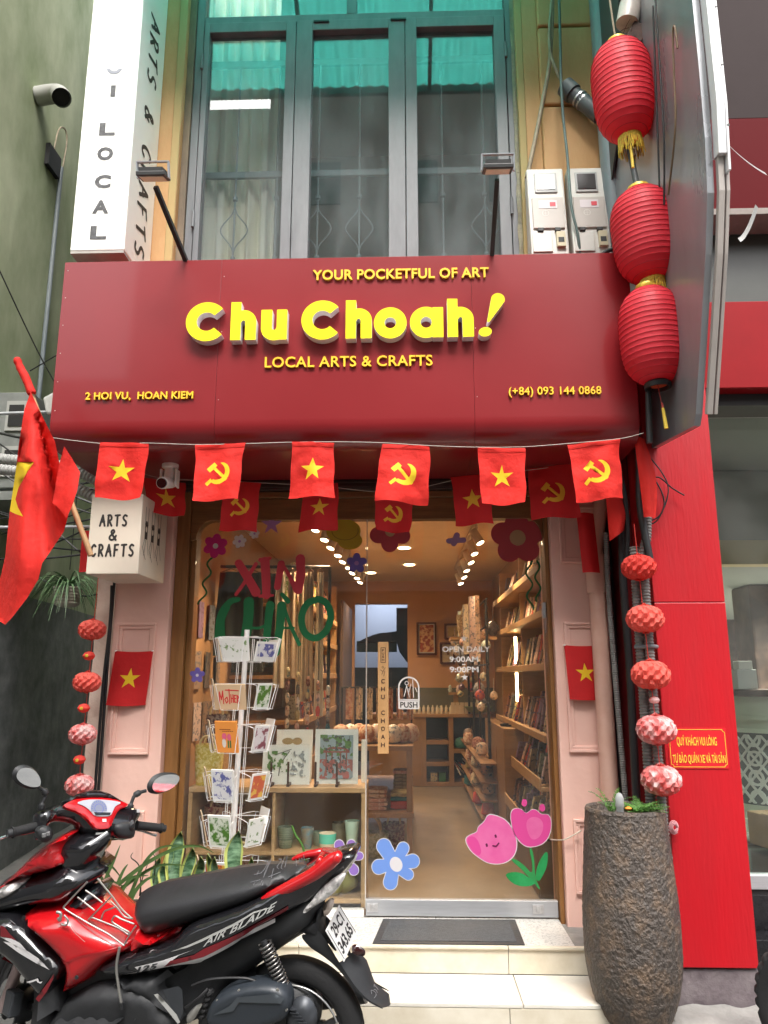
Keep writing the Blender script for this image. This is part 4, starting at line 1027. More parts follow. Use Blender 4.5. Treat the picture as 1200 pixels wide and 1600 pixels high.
# ================================================================== flags
mFlR = M('red_flag_cloth', (.70, .018, .011), .8, transl=.20, var=.10, vs=7, bump=.6, bs=26)
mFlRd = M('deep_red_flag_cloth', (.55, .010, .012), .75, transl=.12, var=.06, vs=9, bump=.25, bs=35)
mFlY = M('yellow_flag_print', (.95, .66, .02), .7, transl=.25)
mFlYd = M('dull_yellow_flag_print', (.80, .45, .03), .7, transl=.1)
def star_poly(c, R, rot=0., r=.382):
    return [(c[0] + (R if i % 2 == 0 else R * r) * math.sin(i * PI / 5 + rot), c[1] + (R if i % 2 == 0 else R * r) * math.cos(i * PI / 5 + rot)) for i in range(10)]
def hs_sdf(s, c):
    def f(X, Y):
        x = (X - c[0]) / s; y = (Y - c[1]) / s
        sick = np.maximum(np.hypot(x + .02, y + .0) - .50, -(np.hypot(x + .14, y - .09) - .47))
        sick = np.maximum(sick, -(.62 * x + y * .78 + .42) * 1.)
        sick2 = seg(x, y, (-.42, -.28), (-.30, -.14), .001) - .0
        blade = np.maximum(np.abs(np.hypot(x - .0, y + .0) - .42) - (.045 + .075 * np.clip((.9 - (np.arctan2(y, x) - (-.6))) / 1.6, 0, 1)), 0 * x - 1)
        ang = np.arctan2(y, x)
        a1 = -2.25; a2 = 1.35
        cut = np.maximum(a1 - ang, ang - a2) * .4
        wd = np.interp(ang, [-2.25, -1.6, -.5, .4, 1.0, 1.35], [.075, .10, .12, .10, .055, .005])
        blade = np.maximum(np.abs(np.hypot(x, y) - .42) - wd, cut)
        hnd = rect((x + .36) * .707 + (y + .36) * .707, -(x + .36) * .707 + (y + .36) * .707, -.22, .10, -.075, .075)
        u = (x - .0) * .707 - (y) * .707; v = (x) * .707 + (y) * .707
        shaft = rect(u, v, -.42, .56, -.065, .065)
        head = rect(u, v, -.50, -.28, -.26, .16)
        return np.minimum.reduce([blade, hnd, shaft, head]) * s
    return contours(f, (c[0] - .62 * s, c[0] + .62 * s, c[1] - .62 * s, c[1] + .62 * s), s * .02, s * .004)
def cloth(name, parent, w_, h, kind, disp, mats, step=.02, sc=1.):
    """cloth rectangle with a printed emblem; disp(u, v) -> world point, u 0..w, v 0..-h"""
    outline = [(0, 0), (w_, 0), (w_, -h), (0, -h)]
    c = (w_ / 2, -h * .5)
    em = [star_poly(c, w_ * .27 * sc)] if kind == 'star' else (hs_sdf(w_ * .48 * sc, c) if kind == 'hs' else [])
    vo, fo = fillgrid(outline, step, extra=em)
    cen = np.array([np.mean([vo[i] for i in f], 0) for f in fo]); mi = np.zeros(len(fo), int)
    for l in em: mi ^= inside(cen, l).astype(int)
    mb = MB(); mb.v = [tuple(disp(*p)) for p in vo]; mb.f = list(fo); mb.m = [int(k) for k in mi]
    return mb.build(name, mats, parent, smooth=180, fixn=False)
def hang_flag(x0, z0, w_, h, Y, kind, lab, grp, back=False, tilt=0., sw=.0, ph=0., hh=0.):
    t = thing('bunting_flag', lab, 'flag', (x0, Y, z0), group=grp)
    def disp(u, v):
        q = -v / h
        x = x0 + u + sw * q + .014 * math.sin(ph + q * 3) * (u / w_ - .5) + .004 * math.sin(q * 9 + ph) * (1 if u > w_ / 2 else -.6)
        z = z0 + v + tilt * (u / w_) + .004 * math.cos(u / w_ * 5 + ph) * q
        y = Y - .022 * q * math.sin(ph + u / w_ * 6.5) - .012 * math.sin(u / w_ * 3 + ph * 2 + q * 2) + hh * q * u - .006 * abs(math.sin(q * 3.1 + ph)) ** .5 - .010 * noise.noise(Vector((u * 14, v * 14, ph)))
        return (x, y, z)
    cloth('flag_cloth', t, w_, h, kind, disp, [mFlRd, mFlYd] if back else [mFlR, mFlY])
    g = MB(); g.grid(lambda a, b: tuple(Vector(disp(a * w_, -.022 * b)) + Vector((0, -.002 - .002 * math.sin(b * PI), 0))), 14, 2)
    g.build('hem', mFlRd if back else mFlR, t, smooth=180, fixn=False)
    return t
names = ['star', 'hs', 'star', 'hs', 'star', 'hs']
FR = [(-1.535, 2.738, .228, .285, .0, -.012), (-1.06, 2.728, .243, .29, .002, -.008), (-.585, 2.735, .222, .28, .0, -.004),
      (-.135, 2.728, .245, .295, -.018, -.025), (.35, 2.70, .218, .285, .0, .0), (.79, 2.715, .247, .295, .022, .012)]
ordn = ['first', 'second', 'third', 'fourth', 'fifth', 'sixth']
for i, (x, z, w_, h, ti, sw) in enumerate(FR):
    hang_flag(x, z, w_, h, -.95 + .005 * i, names[i], 'bright red flag with ' + ('yellow star' if names[i] == 'star' else 'hammer and sickle') + ', %s from left in the front row' % ordn[i],
              'front row of bunting flags under the sign', tilt=ti, sw=sw, ph=i * 1.7 + .5)
BK = [(-1.50, 2.70, .22, .20, -.03, .03, 'star'), (-1.05, 2.675, .215, .28, -.01, -.015, 'hs'), (-.595, 2.645, .205, .265, .015, -.018, 'star'),
      (-.18, 2.61, .20, .22, -.02, -.01, 'hs'), (.235, 2.69, .22, .28, .015, .02, 'star'), (.665, 2.74, .255, .30, .02, .025, 'hs')]
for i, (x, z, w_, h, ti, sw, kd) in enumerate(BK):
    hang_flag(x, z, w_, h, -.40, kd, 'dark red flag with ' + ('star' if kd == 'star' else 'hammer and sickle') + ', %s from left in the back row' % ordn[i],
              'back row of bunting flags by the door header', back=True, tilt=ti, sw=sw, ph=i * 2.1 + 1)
pts = [(-1.86, -.95, 2.78)]
for x, z, w_, h, ti, sw in FR: pts += [(x, -.951, z - .001), (x + w_, -.951, z + ti - .001)]
cable('string', pts + [(1.16, -.93, 2.77)], .0018, M('pale_string', (.5, .45, .4), .7), 'thin pale string carrying the front row of flags', 'string', 5)
cable('string', [(-1.6, -.4, 2.76)] + [(b[0] + .1, -.401, b[1] - .001) for b in BK] + [(1.05, -.4, 2.79)], .0018, M('pale_string', (.5, .45, .4), .7), 'thin string carrying the back row of flags', 'string', 5)
# red cloth at the right end
t = thing('folded_flag', 'plain red folded flag hanging by the pink downpipe', 'flag', (1.08, -.5, 2.75))
def fd(u, v):
    q = -v / .42; return (1.06 + .01 * q + u * (.35 + .9 * q) * (1 if q < .72 else 1 - (q - .72) * 1.6), -.52 - .05 * math.sin(u * 30) * q, 2.72 + v + .07 * (u / .14) * q)
cloth('flag_cloth', t, .13, .42, '', fd, [mFlR, mFlY])
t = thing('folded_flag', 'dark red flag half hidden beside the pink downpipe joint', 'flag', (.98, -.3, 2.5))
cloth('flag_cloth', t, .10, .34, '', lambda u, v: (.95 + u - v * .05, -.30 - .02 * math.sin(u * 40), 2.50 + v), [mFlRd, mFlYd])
t = thing('rolled_flag', 'narrow rolled bright red flag strip tied on the black hose', 'flag', (1.18, -.78, 2.78))
cloth('flag_cloth', t, .07, .42, '', lambda u, v: (1.165 + u * (.8 + .5 * math.sin(-v * 7)) - v * .05, -.76 - .02 * math.sin(u * 70), 2.80 + v), [mFlR, mFlY])
# pillar flags
for x, z, w_, h, lab in ((-1.708, 1.738, .223, .305, 'small red star flag pinned on the left pink pillar'), (.878, 1.768, .205, .300, 'small red star flag pinned on the right pink pillar')):
    t = thing('pillar_flag', lab, 'flag', (x, -.13, z), group='flags pinned to the pink pillars')
    cloth('flag_cloth', t, w_, h, 'star', lambda u, v, x=x, z=z, w_=w_, h=h: (x + u - .03 * (-v / h) * (1 if x < 0 else -.6), -.125 - .012 * math.sin(u * 22) * (-v / h) - .006, z + v - .006 * math.sin(u / w_ * PI)), [mFlRd, mFlY], sc=1.02)
    g = MB()
    for xx in (x + .004, x + w_ - .004): g.tube([(xx, -.10, z), (xx, -.14, z)], .004, 8)
    g.build('pin', mWhite, t, smooth=40)
# the big draped flag on its pole
bf = thing('draped_flag', 'large red flag with yellow star drooping from a slanted pole at far left', 'flag', (-1.75, -1.3, 2.2))
def drape(outl, stars, Y, par, fold, amp=.05, step=.025, apex=(-1.74, 2.90), mats=None):
    vo, fo = fillgrid(outl, step, extra=stars)
    cen = np.array([np.mean([vo[i] for i in f], 0) for f in fo]); mi = np.zeros(len(fo), int)
    for l in stars: mi |= inside(cen, l).astype(int)
    mb = MB()
    for x, z in vo:
        a = math.atan2(x - apex[0], apex[1] - z); r_ = math.hypot(x - apex[0], z - apex[1])
        y = Y - amp * min(1, r_ * 2) * (math.sin(a * fold) + .35 * math.sin(a * fold * 2.3 + 1) + .15 * math.sin(z * 14 + x * 9)) - .02 * noise.noise(Vector((x * 5, z * 4, 1)))
        q = EYE + (Vector((x, Y, z)) - EYE) * ((y - EYE.y) / (Y - EYE.y)); mb.v.append(tuple(q))
    mb.f = list(fo); mb.m = [int(k) for k in mi]
    return mb.build('flag_cloth', mats or [mFlR, mFlY], par, smooth=180, fixn=False)
drape(PXW(-1.3, '48,612 38,640 30,690 24,740 15,800 8,870 0,905 -12,940 -14,962 8,976 18,966 42,935 60,905 66,880 80,860 100,830 108,800 103,790 97,760 94,730 86,690 66,650'),
      [PXW(-1.3, '27,722 53,722 40,742 29,762 24,780 28,793 36,807 24,803 12,797 17,765')], -1.3, bf, 15, .12)
drape(PXW(-1.36, '100,697 112,715 125,738 121,765 113,790 104,810 93,795 82,786 88,750 94,720'), [], -1.36, bf, 9, .03, apex=(-1.50, 2.66))
fp_ = MB(); fp_.tube(PXW3(-1.16, '28,562 48,612 76,690 113,790 142,868'), [.011, .011, .013, .013, .013], 10)
pole = thing('flag_pole', 'slim wooden flag pole wrapped in red cloth at its tip', 'pole', (-1.75, -1.33, 2.2))
fp_.build('pole', M('bamboo_wood', (.42, .25, .12), .6, var=.2, vs=12), pole, smooth=60)
MB().tube(spline(PXW3(-1.17, '26,560 32,575 40,590 50,615'), 5), [.014, .018, .02, .017, .018, .02, .018, .019, .02, .021, .02, .02, .019, .02, .022, .02], 9).build('wrapped_tip', mFlR, pole, smooth=50)
t = thing('small_flag', 'small red flag with a star half hidden behind the cream box sign', 'flag', (-1.85, -.3, 2.3))
cloth('flag_cloth', t, .20, .24, 'star', lambda u, v: (-1.885 + u, -.30 - .01 * math.sin(u * 30), 2.415 + v), [mFlRd, mFlYd])

# ================================================================== lanterns
mLan = M('red_silk_lantern', (.92, .055, .085), .5, transl=.45, var=.05, vs=9, bump=.15, bs=50)
mGold = M('gold_fringe', (.72, .50, .06), .35, metal=.3, var=.25, vs=60)
def lantern(c, R, H, tilt, lab, top='gold', fringe=True):
    t = thing('red_lantern', lab, 'lantern', c, group='string of three red lanterns', rot=(0, tilt, 0))
    nz = 19; prof = []
    for i in range(nz * 6 + 1):
        q = -1 + 2 * i / (nz * 6); base = R * (1 - abs(q) ** 3.0) ** .42 * .82 + R * .18
        base = R * max(.30, (1 - abs(q) ** 3.4) ** .5)
        s_ = (i % 6) / 6.; prof.append((base * (1 - .008 * math.sin(s_ * PI)), q * H / 2))
    T = Matrix.Identity(4)
    MB().lathe(prof, n=56, caps=False).build('lantern_body', mLan, t, smooth=80, local=True)
    g = MB()
    for i in range(1, nz):
        q = -1 + 2 * i / nz; b = R * max(.30, (1 - abs(q) ** 3.4) ** .5) * 1.004
        g.tube([(b * math.cos(a), b * math.sin(a), q * H / 2) for a in np.linspace(0, 2 * PI, 40, endpoint=False)], .0016, 5, closed=True)
    g.build('hoops', M('lantern_hoops', (.60, .02, .035), .6), t, local=True, smooth=60)
    ctop = mGold if top == 'gold' else mCord
    MB().lathe([(R * .33, H / 2 - .012), (R * .36, H / 2), (R * .33, H / 2 + .016), (R * .1, H / 2 + .014)], n=30, caps=False).build('top_cap', mGold if top != 'black' else mBlackM, t, local=True, smooth=40)
    if fringe:
        g = MB()
        for k in range(70):
            a = 2 * PI * k / 70 + random.uniform(-.04, .04); r = R * .37; l = random.uniform(.085, .115)
            p = Vector((r * math.cos(a), r * math.sin(a), -H / 2 + .01))
            g.tube([p, p + Vector((.003 * math.cos(a), .003 * math.sin(a), -l * .5)), p + Vector((random.uniform(-.008, .008), random.uniform(-.008, .008), -l))], .0022, 4)
        g.lathe([(R * .33, -H / 2 + .012), (R * .38, -H / 2 + .004), (R * .36, -H / 2 - .014)], n=28, caps=False)
        g.build('gold_fringe', mGold, t, local=True)
    else:
        MB().lathe([(R * .36, -H / 2 + .01), (R * .42, -H / 2), (R * .40, -H / 2 - .022), (R * .33, -H / 2 - .022), (R * .33, -H / 2)], n=30, caps=False).build('bottom_ring', mBlackM, t, local=True, smooth=40)
        MB().lathe([(0, -H / 2 - .004), (R * .32, -H / 2 - .004)], n=24, caps=False).build('bottom_disc', M('orange_disc', (.7, .10, .03), .5), t, local=True)
        MB().tube([(0, 0, -H / 2), (.008, 0, -H / 2 - .10), (.012, 0, -H / 2 - .13)], .0022, 5).tube([(.010, 0, -H / 2 - .10), (.013, 0, -H / 2 - .13)], .005, 8).build('tassel_cord', M('tassel_red', (.5, .06, .05), .6), t, local=True)
        MB().tube([(.012, 0, -H / 2 - .125), (.018, 0, -H / 2 - .23)], [.007, .010], 10).build('tassel', M('tassel_yellow', (.85, .62, .08), .5), t, local=True)
    return t
lantern((1.178, -.96, 4.70), .163, .60, math.radians(-3), 'uppermost red ribbed lantern with gold fringe hanging beside the grey metal panel')
lantern((1.236, -.96, 3.83), .168, .53, math.radians(-4), 'middle red ribbed lantern of the hanging string of three')
lantern((1.222, -.98, 3.263), .157, .515, math.radians(-2), 'lowest red lantern with black ring and yellow tassel', fringe=False)
cable('lantern_rope', [(1.19, -.93, 4.42), (1.205, -.94, 4.25), (1.22, -.95, 4.08)], .017, mDkPipe, 'grey taped rod joining the two upper lanterns', 'rod')
cable('lantern_rope', [(1.19, -.955, 4.45), (1.20, -.955, 4.36), (1.21, -.955, 4.30)], .012, mCordT, 'tan wooden stick under the top lantern fringe', 'rod')
cable('tassel', [(1.182, -1.0, 4.33), (1.185, -1.0, 4.20)], .008, M('tassel_yellow', (.85, .62, .08), .5), 'short yellow tassel dangling under the top lantern', 'tassel')
cable('lantern_rope', [(1.20, -.94, 3.03), (1.195, -.93, 2.9), (1.19, -.92, 2.72)], .016, mCord, 'black taped rod below the lowest lantern', 'rod')
cable('hanging_twine', [(1.12, -.95, 6.4), (1.13, -.95, 5.6), (1.16, -.95, 5.02)], .006, mCordT, 'tan cord holding up the top lantern', 'cord')
# insulator with a nest of twigs behind the top lantern
t = thing('insulator_bracket', 'ceramic insulator on rusty bracket with dry twigs behind the top lantern', 'insulator', (1.26, -.95, 5.1))
MB().lathe([(.03, -.09), (.062, -.085), (.062, .05), (.05, .07), (.055, .085), (.04, .10), (.0, .10)], n=22, T=Matrix.Translation((1.255, -.93, 5.24)) @ Matrix.Rotation(.22, 4, 'Y')).build('insulator', M('stained_porcelain', (.48, .43, .38), .4, var=.15, vs=18), t, smooth=45)
MB().tube([(1.268 + .062 * math.cos(a), -.93 + .062 * math.sin(a), 5.31) for a in np.linspace(0, 2 * PI, 20, endpoint=False)], .009, 6, closed=True).build('wire_band', mCord, t, smooth=60)
MB().box(1.22, 1.31, -.96, -.90, 4.95, 5.14, Matrix.Translation((1.26, -.93, 5.04)) @ Matrix.Rotation(.5, 4, 'Y') @ Matrix.Translation((-1.265, .93, -5.04))).build('rusty_plate', M('rusty_brown_iron', (.07, .04, .03), .8, var=.4, vs=20), t, bevel=.003)
g = MB()
for k in range(150):
    p = Vector((1.23 + random.gauss(0, .05), -.90 + random.gauss(0, .03), 5.0 + random.gauss(0, .06)))
    d = Vector((random.gauss(0, 1), random.gauss(0, .6), random.gauss(0, .7))).normalized() * random.uniform(.03, .09)
    g.tube([p, p + d * .5 + Vector((0, 0, random.uniform(-.01, .01))), p + d], .0018, 3)
tag(g.build('twig_nest', M('dry_twigs', (.07, .045, .03), .9, var=.4, vs=50)), 'tangle of dry brown twigs behind the top lantern', 'twigs', kind='stuff')
cable('cable', [(1.20, -.93, 6.5), (1.24, -.93, 5.7), (1.255, -.93, 5.34)], .007, mCord, 'black knotted wire running up from the insulator')

# ================================================================== honeycomb paper balls
mPap = [M('red_tissue_paper', (.78, .08, .06), .8, transl=.45, var=.1, vs=20), M('coral_tissue_paper', (.85, .17, .13), .8, transl=.45, var=.12, vs=20), M('pink_white_tissue_paper', (.80, .20, .19), .8, col2=(.90, .70, .68), vs=13, transl=.45, thresh=(.42, .58))]
def paper_ball(c, R, mat, lab, grp, ph=0.):
    t = thing('paper_ball', lab, 'paper ball', c, group=grp)
    n = 20; rows = 8; g = MB(); vs = []
    for i in range(rows + 1):
        th = PI * (.10 + .80 * i / rows); rr = math.sin(th) ** .8; z = math.cos(th) * R * .72
        for j in range(n * 2):
            a = 2 * PI * (j / (2. * n)) + ph
            k = 1.0 if ((j // 2 + i) % 2 == 0) else .86
            vs.append((rr * R * k * math.cos(a), rr * R * k * math.sin(a), z + random.uniform(-.0015, .0015)))
    m_ = n * 2
    fs = [(i * m_ + j, i * m_ + (j + 1) % m_, (i + 1) * m_ + (j + 1) % m_, (i + 1) * m_ + j) for i in range(rows) for j in range(m_)]
    g.add(vs, fs); g.build('tissue_honeycomb', mat, t, local=True, fixn=False)
    g = MB()
    for k in range(14):
        a = 2 * PI * k / 14; g.add([(0, 0, -R * .8), (R * .95 * math.cos(a), R * .95 * math.sin(a), -R * .25), (R * .95 * math.cos(a), R * .95 * math.sin(a), R * .25), (0, 0, R * .85)], [(0, 1, 2, 3)])
    g.build('tissue_folds', mat, t, local=True, fixn=False)
    for sgn in (-1, 1):
        MB().lathe([(.0, 0), (.022, 0)], (0, 0, sgn * R * .74), 12, caps=False).build('card_disc', mPap[0], t, local=True)
    return t
GL = [(-1.782, 1.85, .078), (-1.788, 1.562, .078), (-1.790, 1.285, .076), (-1.786, 1.02, .078)]
on = ['topmost', 'second', 'third', 'lowest']
for i, (x, z, R_) in enumerate(GL):
    paper_ball((x, -.30, z), R_, mPap[1 if i < 2 else 2], '%s %s honeycomb paper ball in the garland left of the pillar' % (on[i], 'coral red' if i < 2 else 'pink and white'), 'paper ball garland on the left', i * .4)
    if i < 3:
        xm = x - .003; zm = (z + GL[i + 1][1]) / 2
        t = thing('paper_bead', 'small red paper bead between the %s and the next ball of the left garland' % on[i], 'bead', (xm, -.31, zm), group='small beads of the left garland')
        MB().lathe([(0, -.026), (.024, -.018), (.034, 0), (.024, .018), (0, .026)], n=12).build('bead_body', mPap[0], t, local=True)
        MB().lathe([(0, -.003), (.009, -.002), (.009, .002), (0, .003)], n=10, T=Matrix.Translation((0, -.032, 0)) @ Matrix.Rotation(PI / 2, 4, 'X')).build('bead_print', mGold, t, local=True)
cable('garland_string', [(-1.77, -.30, 2.2), (-1.78, -.30, 1.6), (-1.79, -.30, 1.0)], .002, mPap[0], 'red string through the left paper ball garland', 'string', 5)
for lab, P_ in (('black cable running down beside the left garland', [(-1.76, -.12, 2.12), (-1.755, -.12, 1.9), (-1.765, -.13, 1.5), (-1.77, -.12, .9), (-1.77, -.12, .2)]),
                ('second black cable hugging the left pillar edge', [(-1.75, -.11, 2.15), (-1.753, -.115, 1.7), (-1.752, -.115, .9), (-1.752, -.115, .2)])):
    cable('cable', P_, .009, mCord, lab)
GR = [(1.148, 2.128, .088, 0), (1.162, 1.872, .094, 1), (1.170, 1.602, .096, 1), (1.178, 1.345, .096, 2), (1.184, 1.115, .096, 2)]
on = ['topmost', 'second', 'third', 'fourth', 'lowest']
for i, (x, z, R_, m_) in enumerate(GR):
    paper_ball((x, -.74, z), R_, mPap[m_], '%s %s honeycomb paper ball in the garland before the red pier' % (on[i], ['deep red', 'coral red', 'pink and white'][m_]), 'paper ball garland on the right', i * .3)
t = thing('paper_bead', 'pink paper bead between the third and fourth balls of the right garland', 'bead', (1.176, -.75, 1.483))
MB().lathe([(0, -.018), (.020, -.012), (.026, 0), (.020, .012), (0, .018)], n=12).build('bead_body', mPap[2], t, local=True)
cable('garland_string', [(1.14, -.74, 2.35), (1.155, -.74, 1.9), (1.172, -.74, 1.5), (1.186, -.74, 1.05)], .002, mPap[0], 'red string through the right paper ball garland', 'string', 5)
t = thing('pink_knot', 'small pink plastic knot stuck at the red pier edge beside the jar', 'ribbon', (1.26, -.62, .88))
g = MB()
for k in range(4): g.tube([(1.262 + .022 * math.cos(a) * (1 - .2 * k), -.63 - .004 * k, .885 + .03 * math.sin(a) * (1 - .2 * k)) for a in np.linspace(0, 5.5 + k, 18)], .003, 5)
g.build('ribbon_loops', M('pink_plastic', (.75, .40, .42), .3), t, smooth=60)

# ================================================================== shop interior
RX0, RX1, RY, RZ = -1.45, 1.12, 5.8, 2.85
struct(box('shop_back_wall', -1.6, -.74, RY, RY + .1, .3, RZ, mBack))
struct(box('shop_back_wall', -.03, 1.3, RY, RY + .1, .3, RZ, mBack)); struct(box('shop_back_wall', -.7395, -.0305, RY, RY + .1, 2.54, RZ, mBack))
struct(box('shop_left_wall', RX0 - .1, RX0, .12, RY, .3, RZ, M('tan_side_wall', (.40, .23, .11), .7, var=.05)))
struct(box('shop_right_wall', RX1, RX1 + .09, .301, RY, .3, RZ, M('amber_side_wall', (.42, .26, .11), .7, var=.05)))
struct(box('shop_ceiling', RX0 - .05, RX1 + .05, .23, RY + .05, RZ, RZ + .05, mCeil))
# room beyond the doorway
br = struct(MB().box(-1.6, .8, 8.6, 8.7, .3, 3.2).build('rear_room_wall', M('bluish_white_wall', (.52, .55, .62), .8)))
struct(MB().box(-1.7, -1.6, 5.9, 8.7, .3, 3.2).box(.8, .9, 5.9, 8.7, .3, 3.2).build('rear_room_wall', M('bluish_white_wall', (.5, .5, .6), .8)))
struct(box('rear_room_floor', -1.7, .9, 5.9, 8.7, .2, .3, M('grey_floor', (.1, .1, .1), .6))); struct(box('rear_room_ceiling', -1.7, .9, 5.9, 8.7, 3.2, 3.25, mWhite))
t = thing('rear_staircase', 'dark curved staircase underside in the bluish room beyond the doorway', 'staircase', (-.4, 7.2, 1.6))
so_ = [(-.80, 2.08)] + [(-.80 + .45 * u, 2.08 + .15 * math.sin(u * PI / 2)) for u in np.linspace(.1, 1, 8)] + [(-.20, 2.25), (-.20, 2.60), (.1, 2.6), (.1, 1.75), (-.05, 1.80), (-.16, 1.95), (-.20, 2.10)]
MB().extrude([so_], lambda u, v, q: (u, 7.1 + q, v), .5).build('stair_underside', M('dark_blue_grey', (.045, .05, .07), .7), t)
MB().extrude([[(-.82, 1.95), (-.2, 1.95), (-.2, 2.12), (-.82, 2.12)]], lambda u, v, q: (u, 7.4 + q, v), .05).build('stair_riser', M('teal_grey', (.10, .20, .22), .6), t)
box('rear_cabinet', -.9, .1, 7.8, 8.2, .3, 1.72, M('dark_grey_cabinet', (.03, .035, .04), .5), t)
l_ = bpy.data.lights.new('rear_lamp', 'AREA'); l_.energy = 9; l_.size = .8; l_.color = (.75, .82, 1.0)
lo_ = bpy.data.objects.new('rear_lamp', l_); COL.objects.link(lo_); lo_.location = (-.4, 7.9, 3.15)
t = thing('open_door', 'dark grey inner door standing open left of the rear doorway', 'door', (-.78, 4.4, .3))
MB().box(-.80, -.765, 4.3, 5.7, .302, 2.45).build('door_leaf', M('grey_brown_door', (.13, .09, .075), .5), t, bevel=.004)

WARM = (1.0, .68, .40)
mBulb = M('warm_lamp_lens', (1, .80, .52), .4, emit=7)
mSpotW = M('white_lamp_can', (.55, .50, .44), .45)
def spotlamp(x, y, z, dirx, lab, power):
    t = thing('track_spotlight', lab, 'spotlight', (x, y, z + .1), group='white track spotlights on the shop ceiling')
    T = Matrix.Translation((x, y, z)) @ Matrix.Rotation(dirx, 4, 'Y') @ Matrix.Rotation(-.32, 4, 'X')
    MB().lathe([(.0, .065), (.030, .065), (.033, .05), (.036, -.065), (.031, -.065), (.030, -.055)], n=18, T=T, caps=False).build('lamp_can', mSpotW, t, smooth=45)
    MB().lathe([(0, -.061), (.031, -.061)], n=16, T=T, caps=False).build('lamp_lens', mBulb, t)
    MB().tube([(x, y, z + .06), (x, y, RZ - .03)], .010, 8).build('lamp_stem', mSpotW, t, smooth=60)
    if power:
        l = bpy.data.lights.new('spot_bulb', 'SPOT'); l.energy = power; l.color = WARM; l.spot_size = math.radians(105); l.spot_blend = .8; l.shadow_soft_size = .05
        lo = bpy.data.objects.new('spot_bulb', l); COL.objects.link(lo); lo.parent = t; lo.matrix_parent_inverse = WM[t.name].inverted()
        T2 = T.copy(); lo.matrix_basis = T2 @ Matrix.Translation((0, 0, -.09))
on = ['nearest', 'second', 'third', 'fourth', 'fifth', 'sixth', 'seventh', 'eighth', 'farthest']
for i in range(9):
    spotlamp(-.66 + .015 * i, .85 + .40 * i, 2.68, .30 if i % 2 == 0 else .15, 'white track spotlight tilted left, %s in the left ceiling row' % on[i], 29 if i % 2 == 0 or i == 1 else 0)
for i in range(6):
    spotlamp(.54 + .006 * i, 1.45 + .55 * i, 2.68, -.42 if i % 2 == 0 else -.3, 'white track spotlight tilted right, %s in the right ceiling row' % (on[i] if i < 5 else 'farthest'), 29 if i % 2 == 0 else 0)
for x, y0, y1, s_ in ((-.62, .9, 4.4, 'left'), (.55, 1.2, 4.5, 'right')):
    o = box('ceiling_track', x - .018, x + .018, y0, y1, RZ - .03, RZ - .002, mSpotW, None); tag(o, 'white lighting track fixed along the %s side of the shop ceiling' % s_, 'track')
for x, y, lab in ((-.05, 3.0, 'round recessed downlight in the middle of the shop ceiling'), (.0, 4.2, 'round recessed downlight farther back in the shop ceiling'), (-.48, 4.9, 'round recessed downlight near the rear doorway ceiling')):
    t = thing('recessed_downlight', lab, 'lamp', (x, y, RZ - .005), group='recessed downlights in the shop')
    MB().lathe([(0, 0), (.055, 0), (.06, -.004)], (x, y, RZ - .004), 18, caps=False).build('lens', mBulb, t)
    l = bpy.data.lights.new('down_bulb', 'SPOT'); l.energy = 26; l.color = WARM; l.spot_size = math.radians(140); l.spot_blend = .9; l.shadow_soft_size = .07
    lo = bpy.data.objects.new('down_bulb', l); COL.objects.link(lo); lo.location = (x, y, RZ - .02)
for za, zb_, lab in ((1.93, 1.70, 'upper'), (1.62, 1.38, 'lower')):
    t = thing('led_strip', 'glowing vertical warm LED strip between the right shelves, %s one' % lab, 'lamp', (.93, 2.25, 1.7))
    MB().box(.915, .935, 2.24, 2.26, zb_, za).build('led_bar', M('led_strip_glow', (1, .72, .33), .4, emit=14), t)

# pictures on the back wall
def picture(x0, x1, z0, z1, lab, inner, mat2, mat_w=.02, art=None):
    t = thing('framed_picture', lab, 'picture', ((x0 + x1) / 2, RY - .02, z0))
    lp = [[(x0, z0), (x1, z0), (x1, z1), (x0, z1)]]
    MB().extrude(contours(lambda X, Y: np.maximum(rect(X, Y, x0, x1, z0, z1), -rect(X, Y, x0 + .028, x1 - .028, z0 + .028, z1 - .028)), (x0, x1, z0, z1), .012, .002), FRONT(RY - .002), .03).build('frame', M('dark_red_frame', (.09, .02, .012), .4), t)
    box('mat_board', x0 + .029, x1 - .029, RY - .012, RY - .004, z0 + .029, z1 - .029, inner, t)
    g = x0 + .029 + mat_w, x1 - .029 - mat_w, z0 + .029 + mat_w, z1 - .029 - mat_w
    if art: box('print', g[0], g[1], RY - .016, RY - .013, g[2], g[3], art, t)
    return t

mPr1 = M('red_brown_collage_print', (.35, .06, .03), .6, col2=(.75, .45, .22), vs=22, detail=8, thresh=(.45, .55))
mPr2 = M('sepia_print', (.62, .50, .22), .6, col2=(.10, .10, .05), vs=14, thresh=(.55, .62))
picture(.09, .36, 1.86, 2.30, 'tall framed reddish collage picture on the orange back wall', mWhite, None, .012, mPr1)
picture(.46, .76, 2.06, 2.28, 'small framed pair of sepia drawings on the orange back wall', M('cream_card', (.6, .5, .35), .7), None, .02, mPr2)
picture(.40, .60, 1.74, 2.03, 'small upright framed sketch below the sepia pair', M('cream_card', (.6, .5, .35), .7), None, .045, M('brown_sketch', (.6, .5, .35), .7, col2=(.2, .1, .05), vs=12, thresh=(.5, .6)))
picture(.64, .92, 1.80, 2.0, 'dark framed picture right of the small sketch', M('dark_print', (.12, .03, .03), .6), None, .01, mPr1)

